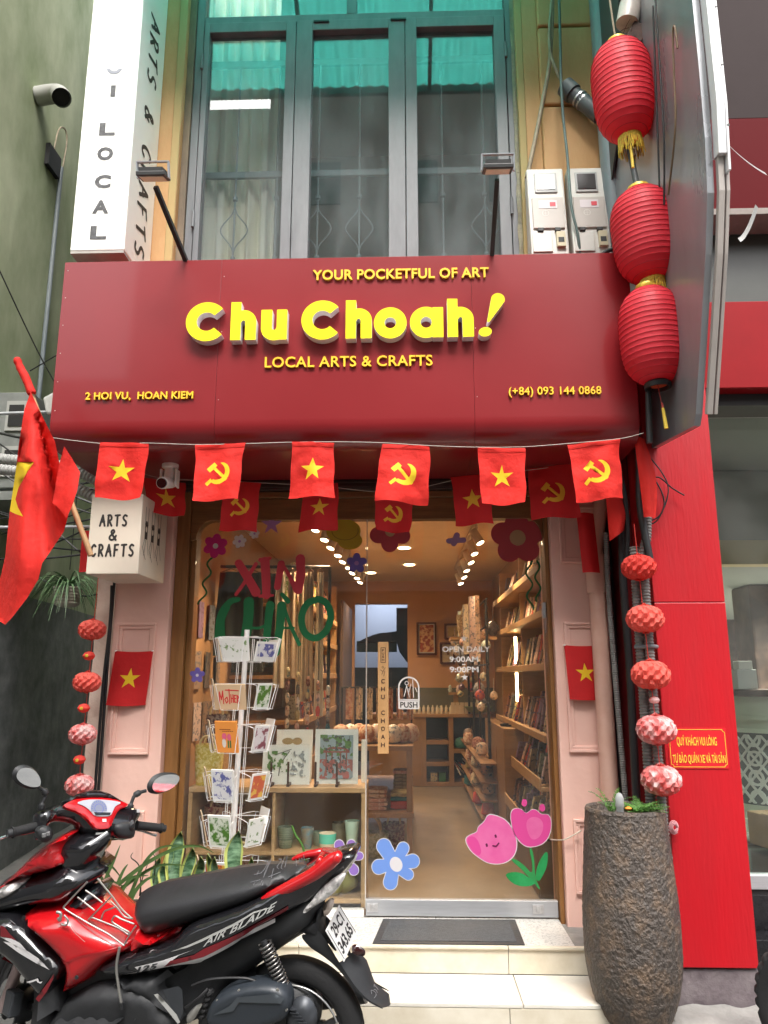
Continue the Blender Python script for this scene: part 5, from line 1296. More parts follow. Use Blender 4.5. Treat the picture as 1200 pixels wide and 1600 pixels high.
# shelves along the right wall
mCub = M('brown_cubby_wood', (.36, .21, .09), .5, var=.1, vs=6)
rs = thing('right_wall_shelves', 'pale wooden shelf boards along the right wall of the shop', 'shelf', (1.0, 1.5, .3))
levels = [(2.29, .84), (2.00, .86), (1.66, .86), (1.22, .84)]
for z, xf in levels:
    box('shelf_board', xf, 1.118, .36, 3.1, z - .03, z, mCub, rs, bevel=.003)
    box('shelf_lip', xf - .012, xf - .0005, .36, 3.1, z - .03, z + .015, mCub, rs, bevel=.003)
for y in (.34, 1.75, 3.12): box('shelf_upright', .90, 1.118, y - .018, y, .302, 2.6, mShelf, rs, bevel=.003)
for z, xf in ((.93, .80), (.66, .74)):
    box('rack_tier', xf, 1.118, .36, 1.73, z - .025, z, mShelf, rs, bevel=.003)
    box('tier_lip', xf - .013, xf - .0005, .36, 1.73, z - .025, z + .05, mShelf, rs, bevel=.003)
box('shelf_base', .76, 1.118, .37, 1.72, .302, .62, M('dark_shelf_side', (.16, .09, .04), .5), rs)
# cards, books
cols = [(.70, .60, .44), (.55, .30, .20), (.34, .24, .18), (.78, .72, .62), (.30, .33, .38), (.58, .50, .28), (.70, .54, .48), (.16, .13, .12), (.50, .56, .48), (.74, .56, .42), (.26, .18, .30), (.60, .10, .06)]
mCardS = [M('card_print_%s' % w_, c, .35, col2=tuple(min(1, x * .35 + .02) for x in c[::-1]), vs=38, thresh=(.52, .60), coat=.5) for w_, c in zip(['sand', 'rust', 'umber', 'cream', 'slate', 'mustard', 'rose', 'black', 'sage', 'peach', 'plum', 'red'], cols)]
meshes = {}
def slab(key, w_, h, d, mat, rx):
    """one leaning card; shared mesh"""
    k = (key, mat.name)
    if k not in meshes:
        g = MB().box(-d / 2, d / 2, -w_ / 2, w_ / 2, 0, h); me = bpy.data.meshes.new(key); me.from_pydata(g.v, [], g.f); me.materials.append(mat); meshes[k] = me
    return meshes[k]
CN = dict(zip(['sand', 'rust', 'umber', 'cream', 'slate', 'mustard', 'rose', 'black', 'sage', 'peach', 'plum', 'red'], range(12)))
def card_row(y0, y1, z, x, n, h, w_, name, lab, cat, grp, lean=-.28, jit=.2):
    for i in range(n):
        y = y0 + (y1 - y0) * (i + .5) / n
        o = bpy.data.objects.new(name, slab(name + '%.2f' % h, w_ * .9, h, random.choice((.006, .012, .018)), random.choice(mCardS), 0)); COL.objects.link(o)
        o.location = (x + random.uniform(-.01, .02), y, z + .003); o.rotation_euler = (random.uniform(-.08, .08), -lean + random.uniform(-.06, .06), -PI / 2 * 0 + random.uniform(-jit, jit) - .75)
        tag(o, '%s %s, %s from the door along the %s' % (o.data.materials[0].name.split('_')[-1], cat, ORD[i], lab), cat, grp)
card_row(.45, 3.0, 2.29, .95, 26, .22, .15, 'art_book', 'top right wall shelf', 'book', 'books on the top right shelf')
card_row(.45, 3.0, 2.00, .95, 30, .20, .12, 'notebook', 'second right wall shelf', 'notebook', 'notebooks on the second right shelf')
card_row(.45, 3.0, 1.66, .95, 32, .23, .13, 'sketchbook', 'third right wall shelf', 'notebook', 'sketchbooks on the third right shelf')
card_row(.45, 3.0, 1.22, .94, 32, .22, .14, 'picture_book', 'fourth right wall shelf', 'book', 'books on the fourth right shelf')
for z_, h_, nm_ in ((2.29, .25, 'top'), (2.00, .23, 'second'), (1.66, .26, 'third'), (1.22, .26, 'fourth')):
    card_row(.42, 3.05, z_, 1.04, 24, h_, .17, 'tall_print', 'back row of the %s right wall shelf' % nm_, 'print', 'tall prints at the back of the %s right shelf' % nm_)
for k in range(12):
    y_ = .32 + .27 * (k % 4); z_ = 2.1 - .34 * (k // 4)
    o = MB().grid(lambda u, v: (-1.435 + .012 * math.sin(u * 5 + k), y_ + .17 * u, z_ - .25 * v), 5, 3).build('pinned_pouch', random.choice(mCardS), None, smooth=180)
    tag(o, '%s pouch pinned on the left shop wall, %s from the window in the %s row' % (o.data.materials[0].name.split('_')[-1], ORD[k % 4], ('upper', 'middle', 'lower')[k // 4]), 'pouch', 'pouches pinned on the left wall')
for k in range(4):
    card_row(.42, 1.68, .935 + .045 * k, .85 + .07 * k, 11, .17, .115, 'wrapped_card', '%s row of the upper rack tier' % ORD[k], 'card', 'cards in the upper tier of the rack', jit=.35)
for k in range(4):
    card_row(.42, 1.68, .665 + .03 * k, .80 + .07 * k, 10, .17, .115, 'wrapped_card', '%s row of the lower rack tier' % ORD[k], 'card', 'cards in the lower tier of the rack', jit=.35)
def small(name, lab, cat, prof, c, mat, grp=None, n=18, sm=50):
    o = MB().lathe(prof, c, n).build(name, mat, None, smooth=sm); tag(o, lab, cat, grp); return o
# cabinet and hanging cluster farther back right
t = thing('low_cabinet', 'brown wooden cabinet beyond the right card racks', 'cabinet', (.9, 2.4, .3))
box('cabinet_body', .74, 1.11, 1.76, 3.3, .302, 1.185, M('brown_cabinet_wood', (.33, .19, .08), .45, var=.12, vs=5, stretch=(1, 1, 5)), t, bevel=.005)
box('cabinet_top', .72, 1.112, 1.755, 3.32, 1.186, 1.215 - .03, mShelf, t) if False else None
t = thing('tray', 'dark round tray leaning on the cabinet corner', 'tray', (.82, 2.2, 1.19))
MB().lathe([(0, 0), (.09, 0), (.10, .015), (.095, .015)], (.84, 2.05, 1.188), 24, caps=False).build('tray_body', mBlackM, t, smooth=50)
for k in range(26):
    y = random.uniform(2.6, 5.2); x = random.uniform(.55, .85); z = random.choice((1.25, 1.42, 1.6, 1.75, 1.9, 2.05)) + random.uniform(-.06, .06)
    r = random.uniform(.035, .07)
    o = MB().lathe([(r * .3, -r), (r * .9, -r * .5), (r, 0), (r * .7, r * .7), (r * .15, r * 1.1)], (x, y, z), 14).tube([(x, y, z + r), (x, y, z + r + .12)], .004, 4).build('hanging_ornament', random.choice(mCardS), None, smooth=60)
    tag(o, 'patterned craft ornament hanging on the display stand at the right rear', 'ornament', 'ornaments on the right rear stand')
t = thing('ornament_stand', 'dark tall display stand holding ornaments at the right rear', 'stand', (.72, 3.8, .3))
g = MB()
for y in (2.7, 3.6, 4.4, 5.1): g.tube([(.72, y, .3), (.72, y, 2.3)], .014, 8)
for z in (1.35, 1.7, 2.05, 2.3): g.tube([(.72, 2.6, z), (.72, 5.2, z)], .010, 6)
g.build('stand_frame', mBlackM, t, smooth=60)
for k in range(9):
    y = 2.5 + k * .28; x = .60 + .02 * (k % 3)
    h = random.uniform(.30, .6); 
    o = MB().grid(lambda u, v: (x + .05 * math.sin(u * 6), y + .16 * u, 2.32 - h * v), 6, 4).build('hanging_scarf', random.choice(mCardS), None, smooth=180)
    tag(o, 'patterned scarf hanging from the rear right stand', 'scarf', 'scarves on the right rear stand')
# woven bag on the high shelf
mWov = M('woven_bamboo', (.62, .50, .30), .7, col2=(.30, .22, .10), vs=60, thresh=(.45, .55))
def basket(x, y, z, w_, h, d, mat, lab, handle=.12):
    t = thing('woven_bag', lab, 'bag', (x, y, z))
    g = MB(); n = 28; vs = []
    rows = 8
    for j in range(rows + 1):
        q = j / rows; k = 1 - .18 * (1 - q) ** 2
        for i in range(n):
            a = 2 * PI * i / n; ca = math.copysign(abs(math.cos(a)) ** .5, math.cos(a)); sa = math.copysign(abs(math.sin(a)) ** .5, math.sin(a))
            b = .004 * ((i + j) % 2)
            vs.append((x + (w_ / 2 * k + b) * ca, y + (d / 2 * k + b) * sa, z + h * q))
    fs = [(j * n + i, j * n + (i + 1) % n, (j + 1) * n + (i + 1) % n, (j + 1) * n + i) for j in range(rows) for i in range(n)] + [tuple(range(n))[::-1]]
    g.add(vs, fs).build('bag_body', mat, t)
    for s_ in (-1, 1):
        MB().tube([(x + .6 * w_ / 2 * math.cos(a), y + s_ * d * .45, z + h + handle * math.sin(a)) for a in np.linspace(0, PI, 14)], .007, 7).build('handle', M('straw_handle', (.60, .46, .22), .6), t, smooth=60)
    return t
basket(.66, 4.1, 2.02, .26, .24, .14, mWov, 'pale woven bag with arched handles on the high rear shelf')
box('rear_shelf', .45, .95, 3.9, 4.4, 1.98, 2.01, mShelf, rs)

# back counter
bc = thing('back_counter', 'brown cubby counter with dark openings across the rear of the shop', 'counter', (.3, 5.3, .3))
g = MB()
g.box(-.5, 1.0, 5.05, 5.5, 1.10, 1.14); box('counter_top', -.5, 1.0, 5.03, 5.5, 1.10, 1.14, mCub, bc, bevel=.004)
for x0, x1 in ((-.5, .13), (.13, .19), (.46, .52), (.94, 1.0)): box('counter_panel', x0 + .0005, x1, 5.05, 5.45, .302, 1.098, mCub, bc, bevel=.003)
for x0, x1, zs in ((.1905, .4595, (.30, .53, .78)), (.5205, .9395, (.30, .68))):
    for z in zs: box('cubby_shelf', x0, x1, 5.052, 5.44, z + .003, z + .05, mCub, bc, bevel=.003)
box('counter_back', -.5, 1.0, 5.451, 5.48, .302, 1.098, mDark, bc)
box('grey_splashback', -.03, 1.1, 5.70, 5.795, 1.14, 1.44, M('grey_green_tiles', (.14, .14, .10), .5, var=.1), bc)
for k, (x, z, c, lab) in enumerate(((.28, .352, mCardS[5], 'small yellow carton in the lowest left cubby'), (.38, .352, M('green_carton', (.05, .22, .08), .5), 'small green carton in the lowest left cubby'),
                                  (.62, .732, M('teal_pouch', (.04, .20, .16), .6, var=.3, vs=40), 'teal patterned pouch in the upper right cubby'), (.82, .732, M('red_pouch', (.55, .03, .03), .5), 'red round pouch in the upper right cubby'))):
    if k < 2: o = box('carton', x - .04, x + .04, 5.1, 5.2, z, z + .10, c, None, bevel=.003)
    else: o = MB().lathe([(.02, 0), (.085, .015), (.095, .06), (.07, .11), (.02, .13)], (x, 5.15, z - .0), 18).build('pouch', c, None, smooth=60)
    tag(o, lab, 'carton' if k < 2 else 'pouch')
for k in range(16):
    x = .55 + .36 * random.random(); o = MB().tube([(x, 5.08 + random.random() * .2, .42 + random.random() * .04), (x - .16 + random.uniform(-.05, .12), 5.1 + random.random() * .2, .56 + random.random() * .06)], .008, 6).build('rolled_umbrella', random.choice((mCardS[3], mCardS[8], mCardS[7], mCardS[11])), None, smooth=60)
    tag(o, 'rolled paper umbrella heaped in the bottom right cubby', 'umbrella', 'umbrellas in the bottom cubby')
for k in range(12):
    x = .0 + k * .055; o = small('little_bottle', 'little pale bottle in the row on the back counter', 'bottle', [(.018, 0), (.018, .07), (.008, .085), (.008, .10)], (x, 5.12, 1.141), M('pale_ceramic', (.62, .55, .42), .3), 'bottles on the back counter', 10)
for k in range(21):
    o = box('soap_box', .50 + (k % 7) * .055, .545 + (k % 7) * .055, 5.1, 5.15, 1.141 + (k // 7) * .045, 1.183 + (k // 7) * .045, M('cream_card', (.6, .5, .35), .7), None); tag(o, 'tiny cream box in the stack on the back counter', 'box', 'tiny boxes on the back counter')
o = small('green_bowl', 'pale green leaf shaped bowl on the counter corner', 'bowl', [(.02, 0), (.12, .03), (.17, .09), (.16, .092), (.11, .04), (0, .02)], (.82, 5.0, 1.142), M('leaf_green', (.22, .30, .12), .5), n=20)
t = thing('toy_stand', 'little wooden stand with figures on the back counter', 'stand', (.56, 5.3, 1.14))
box('stand_post', .54, .60, 5.28, 5.32, 1.142, 1.36, mCub, t); box('stand_top', .48, .67, 5.25, 5.35, 1.361, 1.39, mCub, t)
for k, x in enumerate((.38, .50, .60, .70)):
    o = MB().lathe([(.02, 0), (.03, .03), (.02, .05), (.022, .07), (.005, .09)], (x, 5.29, 1.141 if k == 0 else 1.392 if k < 3 else 1.141), 10).build('figurine', random.choice(mCardS), None, smooth=60)
    tag(o, ('small dark figurine on the back counter, left of the toy stand', 'small figurine on the left end of the toy stand', 'small figurine on the right end of the toy stand', 'small figurine on the back counter, right of the toy stand')[k], 'figurine')

# middle display table on the left
dt = thing('display_table', 'brown tiered display table with folded scarves and bags left of the aisle', 'table', (-.3, 2, .3))
mT = M('table_wood', (.34, .19, .085), .5, var=.12, vs=6)
for z in (1.10, .64): box('table_board', -.60, .02, 1.2, 3.3, z - .035, z, mT, dt, bevel=.004)
for x in (-.585, -.03):
    for y in (1.22, 2.2, 3.24): box('leg', x, x + .04, y, y + .04, .302, 1.064, mT, dt, bevel=.003)
box('table_panel', -.03, -.012, 2.2, 3.28, .68, 1.06, mT, dt)
mTex = [M('fabric_%s' % n_, c, .85, col2=c2, vs=v_, thresh=(.45, .55)) for n_, c, c2, v_ in (('cream_stripe', (.62, .48, .36), (.40, .18, .12), 30), ('pink_print', (.60, .34, .28), (.75, .6, .5), 30), ('teal', (.02, .12, .14), (.03, .17, .20), 8), ('red', (.50, .04, .03), (.62, .08, .05), 10), ('maroon_dots', (.16, .03, .03), (.40, .22, .14), 55), ('olive', (.30, .26, .10), (.42, .36, .16), 22))]
def pile(x, y, z, w_, d, n, mats, lab, grp, name='folded_scarf', th=.028):
    for i in range(n):
        k = random.uniform(.9, 1.02)
        pr_ = [(-w_ / 2 * k, .004), (-w_ / 2 * k - .006, th / 2), (-w_ / 2 * k, th), (w_ / 2 * k, th), (w_ / 2 * k + .006, th / 2), (w_ / 2 * k, .004)]
        g = MB().extrude([chaikin(pr_, 1)], lambda u, v, q: (x + u, y - d / 2 + q, z + v + .003 * math.sin(u * 60 + i)), d)
        o = g.build(name, random.choice(mats), None, smooth=40, bevel=.003); o.location.z = i * th; tag(o, lab, 'scarf', grp)
pile(-.26, 1.40, .641, .17, .22, 5, mTex[:2], 'folded pale printed scarf in the middle pile of the display table', 'scarves folded on the display table shelf')
pile(-.08, 1.45, .641, .14, .22, 4, [mTex[3], mTex[5], mTex[2]], 'folded red or olive scarf in the aisle side pile', 'coloured scarves on the table shelf')
pile(-.07, 2.3, .641, .15, .22, 6, mTex[:2] + mTex[5:], 'folded cream cloth in the far pile on the table shelf', 'far scarves on the table shelf')
o = MB().lathe([(.04, 0), (.10, .02), (.11, .10), (.07, .19), (.03, .20)], (-.44, 1.38, .641), 16).build('cloth_pouch', mTex[2], None, smooth=60); tag(o, 'bulging dark teal cloth pouch on the left of the table shelf', 'pouch')
for k in range(9):
    x = -.52 + .065 * k; o = MB().lathe([(.02, 0), (.055, .02), (.065, .07), (.05, .12), (.015, .14)], (x, 1.36 + .05 * (k % 3), 1.101), 12, rf=lambda i, a: 1 + .12 * math.sin(a * 4 + i)).build('soft_toy', random.choice(mTex[:2] + [mCardS[3], mCardS[6]]), None, smooth=60)
    tag(o, 'small soft plush toy heaped on the display table top', 'plush toy', 'plush toys on the table top')
for k in range(7):
    x = -.54 + .085 * k; o = MB().grid(lambda u, v: (x + .055 * u, 2.0 + .02 * math.sin(u * 8), 1.50 - .26 * v), 6, 3).build('hanging_pouch', random.choice(mTex[:2] + [mCardS[3]]), None, smooth=180)
    tag(o, 'plastic wrapped pouch hanging above the display table', 'pouch', 'wrapped pouches above the table')
o = MB().tube([(-.58, 2.0, 1.50), (.02, 2.0, 1.50)], .008, 6).tube([(-.57, 2.0, 1.1), (-.57, 2.0, 1.5)], .008, 6).tube([(.01, 2.0, 1.1), (.01, 2.0, 1.5)], .008, 6).build('hanging_rail', mBlackM); tag(o, 'thin black rail over the display table', 'rail')
basket(-.30, 1.42, .302, .26, .17, .14, M('olive_weave', (.30, .26, .10), .7, col2=(.45, .38, .18), vs=45, thresh=(.45, .55)), 'yellow green woven handbag on the floor under the display table')
basket(-.13, 1.62, .302, .16, .20, .14, mTex[4], 'dark checkered woven bag on the floor under the display table', .08)
basket(-.50, 1.36, .302, .18, .26, .14, mTex[4], 'maroon dotted woven bag on the floor left under the display table', .08)
for k in range(16):
    y = 2.4 + .16 * k; z = .42 + .15 * (k % 4)
    o = MB().lathe([(.03, 0), (.06, .02), (.05, .10), (.02, .12)], (.66 + .03 * math.sin(k), y, z), 10).build('small_bundle', random.choice(mTex + mCardS), None, smooth=60)
    tag(o, 'small craft bundle stacked along the right side of the aisle', 'bundle', 'bundles along the right aisle')
t = thing('bundle_rack', 'low dark rack along the right side of the aisle', 'rack', (.68, 3.5, .3))
g = MB()
for z in (.41, .56, .71, .86): g.box(.60, .738, 2.3, 5.0, z - .015, z - .001)
for y in (2.3, 3.6, 4.98): g.box(.735, .738, y, y + .02, .302, 1.0)
g.build('rack_frame', mT, t)

# left shelves
ls = thing('left_wall_shelves', 'pale wooden shelves full of crafts along the left wall of the shop', 'shelf', (-1.2, 2.5, .3))
for z in (2.17, 1.91, 1.60, 1.25):
    box('shelf_board', -1.44, -.84, 1.6, 4.25, z - .03, z, mCub, ls, bevel=.003)
    box('shelf_lip', -.839, -.827, 1.6, 4.25, z - .03, z + .02, mCub, ls, bevel=.003)
box('shelf_side', -1.44, -.84, 4.26, 4.28, .302, 2.6, mShelf, ls)
box('shelf_base', -1.44, -.86, 1.6, 4.25, .302, .9, mT, ls)
bagm = [M('woven_%s' % n_, c, .6, col2=(.72, .66, .52), vs=42, thresh=(.47, .53)) for n_, c in (('green', (.18, .35, .07)), ('red', (.55, .06, .04)), ('yellow', (.75, .50, .04)), ('coral', (.65, .18, .10)), ('black', (.04, .04, .04)))]
for k in range(9):
    x = -.95; y = 1.75 + k * .26; m_ = bagm[[0, 0, 1, 2, 0, 3, 1, 3, 4][k]]
    t = thing('shopping_bag', '%s and white woven shopping bag on the top left shelf' % ['pale green', 'green', 'red', 'yellow', 'lime green', 'coral', 'bright red', 'faded coral', 'black'][k], 'bag', (x, y, 2.17))
    g = MB(); g.add([(x - .10, y - .05, 2.172), (x + .06, y - .05, 2.172), (x + .06, y + .05, 2.172), (x - .10, y + .05, 2.172), (x - .12, y - .03, 2.40), (x + .08, y - .03, 2.40), (x + .08, y + .03, 2.40), (x - .12, y + .03, 2.40)], [(0, 1, 2, 3), (0, 1, 5, 4), (1, 2, 6, 5), (2, 3, 7, 6), (3, 0, 4, 7)]).build('bag_body', m_, t)
    MB().tube([(x - .02 + .06 * math.cos(a), y, 2.39 + .13 * math.sin(a)) for a in np.linspace(0, PI, 12)], .006, 6).build('handle', m_, t, smooth=60)
for z, h, n, nm, lab, grp in ((2.17, .21, 22, 'paper_packet', 'top', 'packets on the top left shelf'), (1.91, .20, 22, 'gift_packet', 'second', 'packets on the second left shelf'), (1.60, .21, 26, 'wrapped_print', 'third', 'prints on the third left shelf'), (1.25, .19, 24, 'craft_packet', 'lowest', 'packets on the lowest left shelf')):
    for i in range(n):
        y = 1.7 + (4.1 - 1.7) * (i + .5) / n
        o = bpy.data.objects.new(nm, slab(nm, .13, h, random.choice((.006, .02)), random.choice(mCardS), 0)); COL.objects.link(o)
        o.location = (-.93 + random.uniform(-.02, .02), y, z + .003); o.rotation_euler = (random.uniform(-.1, .1), -.15, .75 + random.uniform(-.3, .3)); tag(o, '%s packet, %s from the window along the %s left wall shelf' % (o.data.materials[0].name.split('_')[-1], ORD[i], lab), 'packet', grp)
# clothes rail by the window
t = thing('clothes_rail', 'dark hanging rail with garments behind the left display window', 'rail', (-1.0, .9, 2.4))
MB().tube([(-1.42, 1.1, 2.40), (-.60, 1.15, 2.40)], .012, 8).tube([(-.60, 1.15, 2.40), (-.60, 1.15, .31)], .012, 8).build('rail', mBlackM, t, smooth=60)
gm = [M('garment_%s' % n_, c, .85, var=.15, vs=9) for n_, c in (('dark_grey', (.035, .04, .035)), ('olive_grey', (.06, .065, .05)), ('cream', (.55, .48, .36)), ('beige_stripe', (.42, .32, .22)), ('teal', (.03, .13, .12)), ('orange', (.65, .12, .03)), ('white', (.55, .5, .42)))]
seqs = [(-1.34, .22, .62, 0, 'wide charcoal canvas bag'), (-1.20, .24, .74, 0, 'dark grey apron'), (-1.04, .09, .7, 1, 'olive grey tote'), (-.96, .08, .85, 2, 'cream linen scarf'), (-.88, .08, .78, 3, 'beige striped scarf'), (-.81, .07, .95, 2, 'long cream tasselled scarf'), (-.74, .07, .9, 3, 'brown beige patterned scarf'), (-.67, .07, 1.05, 6, 'white patterned long scarf')]
for k, (x, w_, h, mi_, lab) in enumerate(seqs):
    t = thing('hanging_garment', lab + ' hanging on the rail behind the left window', 'garment', (x, 1.1, 2.38))
    def gf(u, v, x=x, w_=w_, h=h, k=k): return (x + w_ * (u - .5) * (.75 + .3 * v), 1.10 + .05 * (k % 3) + .018 * math.sin(u * 11 + k) , 2.36 - h * v)
    MB().grid(gf, 14, 6).build('cloth', gm[mi_], t, smooth=180)
    MB().tube([(x - w_ * .35, 1.1 + .05 * (k % 3), 2.355), (x, 1.1, 2.385), (x + w_ * .35, 1.1 + .05 * (k % 3), 2.355)], .005, 6).build('hanger', M('wood_hanger', (.3, .17, .08), .5), t)
# bamboo wind chime like strands
for k in range(5):
    x = -.84 + .07 * k; z0 = 1.62 - .03 * k
    t = thing('hanging_ornament_string', 'strand of small dangling charms behind the window, %s from the left' % ordn[k], 'ornament', (x, .75, z0))
    for j in range(5):
        MB().lathe([(.003, -.035), (.012, -.03), (.016, .01), (.010, .03), (.003, .035)], (x, .78, z0 - j * .085), 10).build('charm', random.choice(mCardS + mTex), t, smooth=60)
    MB().tube([(x, .78, z0 + .3), (x, .78, z0 - .38)], .002, 4).build('string', mCord, t)

# ---- window display cabinet
wc = thing('window_cabinet', 'pale wooden display cabinet behind the left window pane', 'cabinet', (-.78, .25, .3))
box('cabinet_top', -1.29, -.262, .06, .44, .935, .965, mShelf, wc, bevel=.004)
box('cabinet_shelf', -1.265, -.287, .065, .43, .595, .615, mShelf, wc, bevel=.003)
box('cabinet_floor', -1.265, -.287, .065, .43, .345, .37, mShelf, wc, bevel=.003)
for x0, x1 in ((-.286, -.262), (-.80, -.782), (-1.29, -1.266)): box('cabinet_side', x0, x1, .062 if x0 > -.7 or x0 < -1 else .066, .432, .302, .934, mShelf, wc, bevel=.003)
box('cabinet_back', -1.265, -.287, .433, .44, .302, .934, M('tan_backboard', (.45, .27, .13), .6), wc)
mCup = lambda n_, c, **k: M('glaze_' + n_, c, .25, coat=.4, **k)
def cup(x, y, z, r0, r1, h, mat, lab, band=None):
    t = thing('ceramic_cup', lab, 'cup', (x, y, z))
    MB().lathe([(r0 * .9, 0), (r0, .006), (r1, h), (r1 - .005, h), (r0 - .006, .012), (0, .010)], (x, y, z), 26, caps=False).build('cup_body', mat, t, smooth=50)
    if band: g = MB().lathe([(r0 + (r1 - r0) * band[0] + .0012, h * band[0]), (r0 + (r1 - r0) * band[1] + .0012, h * band[1])], (x, y, z), 26, caps=False).build('glaze_band', band[2], t, smooth=60)
    return t
Zc = .617
cup(-.735, .17, Zc, .040, .050, .115, mCup('dark_green', (.05, .09, .06), col2=(.26, .30, .20), vs=60, stretch=(.01, .01, 2.2)), 'tall dark green cup with pale rings, leftmost on the cabinet shelf')
cup(-.605, .15, Zc, .026, .040, .115, mCup('blue_drip', (.10, .24, .30), col2=(.28, .20, .10), vs=20), 'slender blue brown drip glazed cup on the cabinet shelf')
cup(-.545, .25, Zc, .036, .042, .075, mCup('sage', (.40, .48, .34)), 'sage green cup behind the banded cup')
cup(-.485, .14, Zc, .046, .050, .088, mCup('cream', (.80, .70, .50)), 'round cup with mint green upper and cream base', (.38, .98, mCup('mint_green', (.14, .60, .42))))
cup(-.425, .26, Zc, .040, .048, .125, mCup('khaki', (.30, .28, .19), var=.2, vs=12), 'khaki brown cup behind the tall pale one')
cup(-.345, .17, Zc, .030, .045, .150, mCup('celadon', (.55, .74, .58), var=.08, vs=14), 'tall pale celadon tumbler on the right of the cabinet shelf')
t = thing('yellow_pear_cushion', 'olive yellow leaf shaped cushion in the lower cabinet bay, left one', 'cushion', (-.46, .2, .37))
mOl = M('olive_velvet', (.36, .36, .09), .8, var=.12, vs=7)
MB().lathe([(.005, 0), (.05, .01), (.068, .05), (.05, .11), (.004, .15)], n=20, T=Matrix.Translation((-.47, .16, .372)) @ Matrix.Rotation(.3, 4, 'Y')).build('cushion_body', mOl, t, smooth=80)
t = thing('yellow_pear_cushion', 'olive yellow leaf shaped cushion in the lower cabinet bay, larger right one', 'cushion', (-.38, .25, .37))
MB().lathe([(.005, 0), (.06, .01), (.078, .06), (.055, .14), (.004, .20)], n=20, T=Matrix.Translation((-.36, .22, .372)) @ Matrix.Rotation(-.45, 4, 'Y')).build('cushion_body', mOl, t, smooth=80)
t = thing('checkered_bag', 'grey and maroon checkered bag in the left bay of the cabinet', 'bag', (-1.1, .25, .37))
for k, (x, z, lab) in enumerate(((-1.12, .617, 'grey and maroon checkered bag in the upper left bay of the cabinet'), (-1.02, .372, 'dark checkered bag in the lower left bay of the cabinet'))):
    basket(x, .25, z, .22, .22, .16, mTex[4], lab, .06)
box('bag_riser', -1.262, -1.14, .26, .40, .967, 1.19, mShelf, wc)
basket(-1.20, .33, 1.192, .13, .17, .12, M('plum_weave', (.07, .03, .04), .7, col2=(.28, .22, .18), vs=60, thresh=(.46, .54)), 'plum checkered tote with straw handles on the cabinet top', .07)
basket(-1.20, .16, .9665 - .0, .15, .22, .10, M('yellow_weave', (.55, .42, .06), .7, col2=(.72, .60, .22), vs=45, thresh=(.46, .54)), 'yellow basket weave bag on the cabinet top behind the card rack', .05) if False else None
t = thing('yellow_box_bag', 'yellow basket weave bag low at the left edge of the window', 'bag', (-1.2, .14, .72))
# prints on the cabinet with brown prongs
def printart(x0, x1, z0, h, Y, lab, paint, lean=.10):
    t = thing('wrapped_art_print', lab, 'print', ((x0 + x1) / 2, Y, z0), group=None)
    yd = Vector((0, lean, 1)).normalized(); mp = planemap((x0, Y, z0), (1, 0, 0), yd)
    w_ = x1 - x0
    g = MB(); g.add([mp(0, 0, 0), mp(w_, 0, 0), mp(w_, h, 0), mp(0, h, 0), mp(0, 0, -.004), mp(w_, 0, -.004), mp(w_, h, -.004), mp(0, h, -.004)], [(0, 1, 2, 3), (4, 5, 6, 7), (0, 1, 5, 4), (1, 2, 6, 5), (2, 3, 7, 6), (3, 0, 4, 7)]).build('paper', M('print_paper', (.86, .87, .82), .5), t)
    for nm, mat, f, bx, hh in paint:
        lp = contours(f, bx, hh)
        if lp: MB().extrude(lp, lambda u, v, q: mp(u, v, q + .001 + .0004 * len(nm)), 0).build(nm, mat, t, fixn=False)
    MB().add([mp(.002, .002, .012), mp(w_ - .002, .002, .012), mp(w_ - .002, h + .005, .012), mp(.002, h + .005, .012)], [(0, 1, 2, 3)]).build('plastic_sleeve', glassmat('plastic_sleeve', (.97, .98, .97), 1.3, .02) if 'plastic_sleeve' not in MATS else MATS['plastic_sleeve'], t)
    return t
def blotch(seed, lim, sc=22., bx=(0, 1, 0, 1)):
    def f(X, Y):
        V = np.zeros(X.shape)
        for i in range(X.shape[0]):
            for j in range(X.shape[1]): V[i, j] = noise.noise(Vector((X[i, j] * sc, Y[i, j] * sc, seed))) + .5 * noise.noise(Vector((X[i, j] * sc * 2.3, Y[i, j] * sc * 2.3, seed + 5)))
        return np.maximum(lim - V, rect(X, Y, *bx) * 20) * .02
    return f
gI = M('print_green', (.10, .22, .05), .7); bI = M('print_brown', (.30, .08, .06), .7); dI = M('print_ink', (.06, .07, .06), .7); skI = M('print_sky', (.30, .38, .40), .7); ochI = M('print_ochre', (.42, .34, .18), .7); redI = M('print_brick', (.40, .12, .10), .7)
printart(-.575, -.315, .967, .315, .19, 'upright art print of a temple gate among trees in clear sleeve', [
    ('sky_patch', skI, lambda X, Y: rect(X, Y, .03, .23, .03, .285) + .0, (.03, .23, .03, .285), .01),
    ('trees_patch', gI, blotch(3, .05, 24, (.03, .23, .16, .285)), (.03, .23, .03, .285), .0045),
    ('wall_patch_', redI, blotch(9, -.10, 30, (.03, .23, .03, .14)), (.03, .23, .03, .15), .0045),
    ('gate_outline', bI, lambda X, Y: np.minimum.reduce([rect(X, Y, .05, .21, .178, .188), seg(X, Y, (.06, .19), (.09, .205), .006), seg(X, Y, (.09, .205), (.17, .205), .006), seg(X, Y, (.17, .205), (.20, .19), .006)] + [rect(X, Y, a, a + .008, .08, .18) for a in (.065, .10, .15, .187)]), (.04, .22, .07, .22), .003),
    ('branches_patch', dI, blotch(15, .22, 50, (.05, .21, .19, .275)), (.04, .22, .18, .28), .003), ('gate_details', dI, blotch(25, .16, 60, (.07, .19, .06, .17)), (.06, .2, .05, .18), .003)])
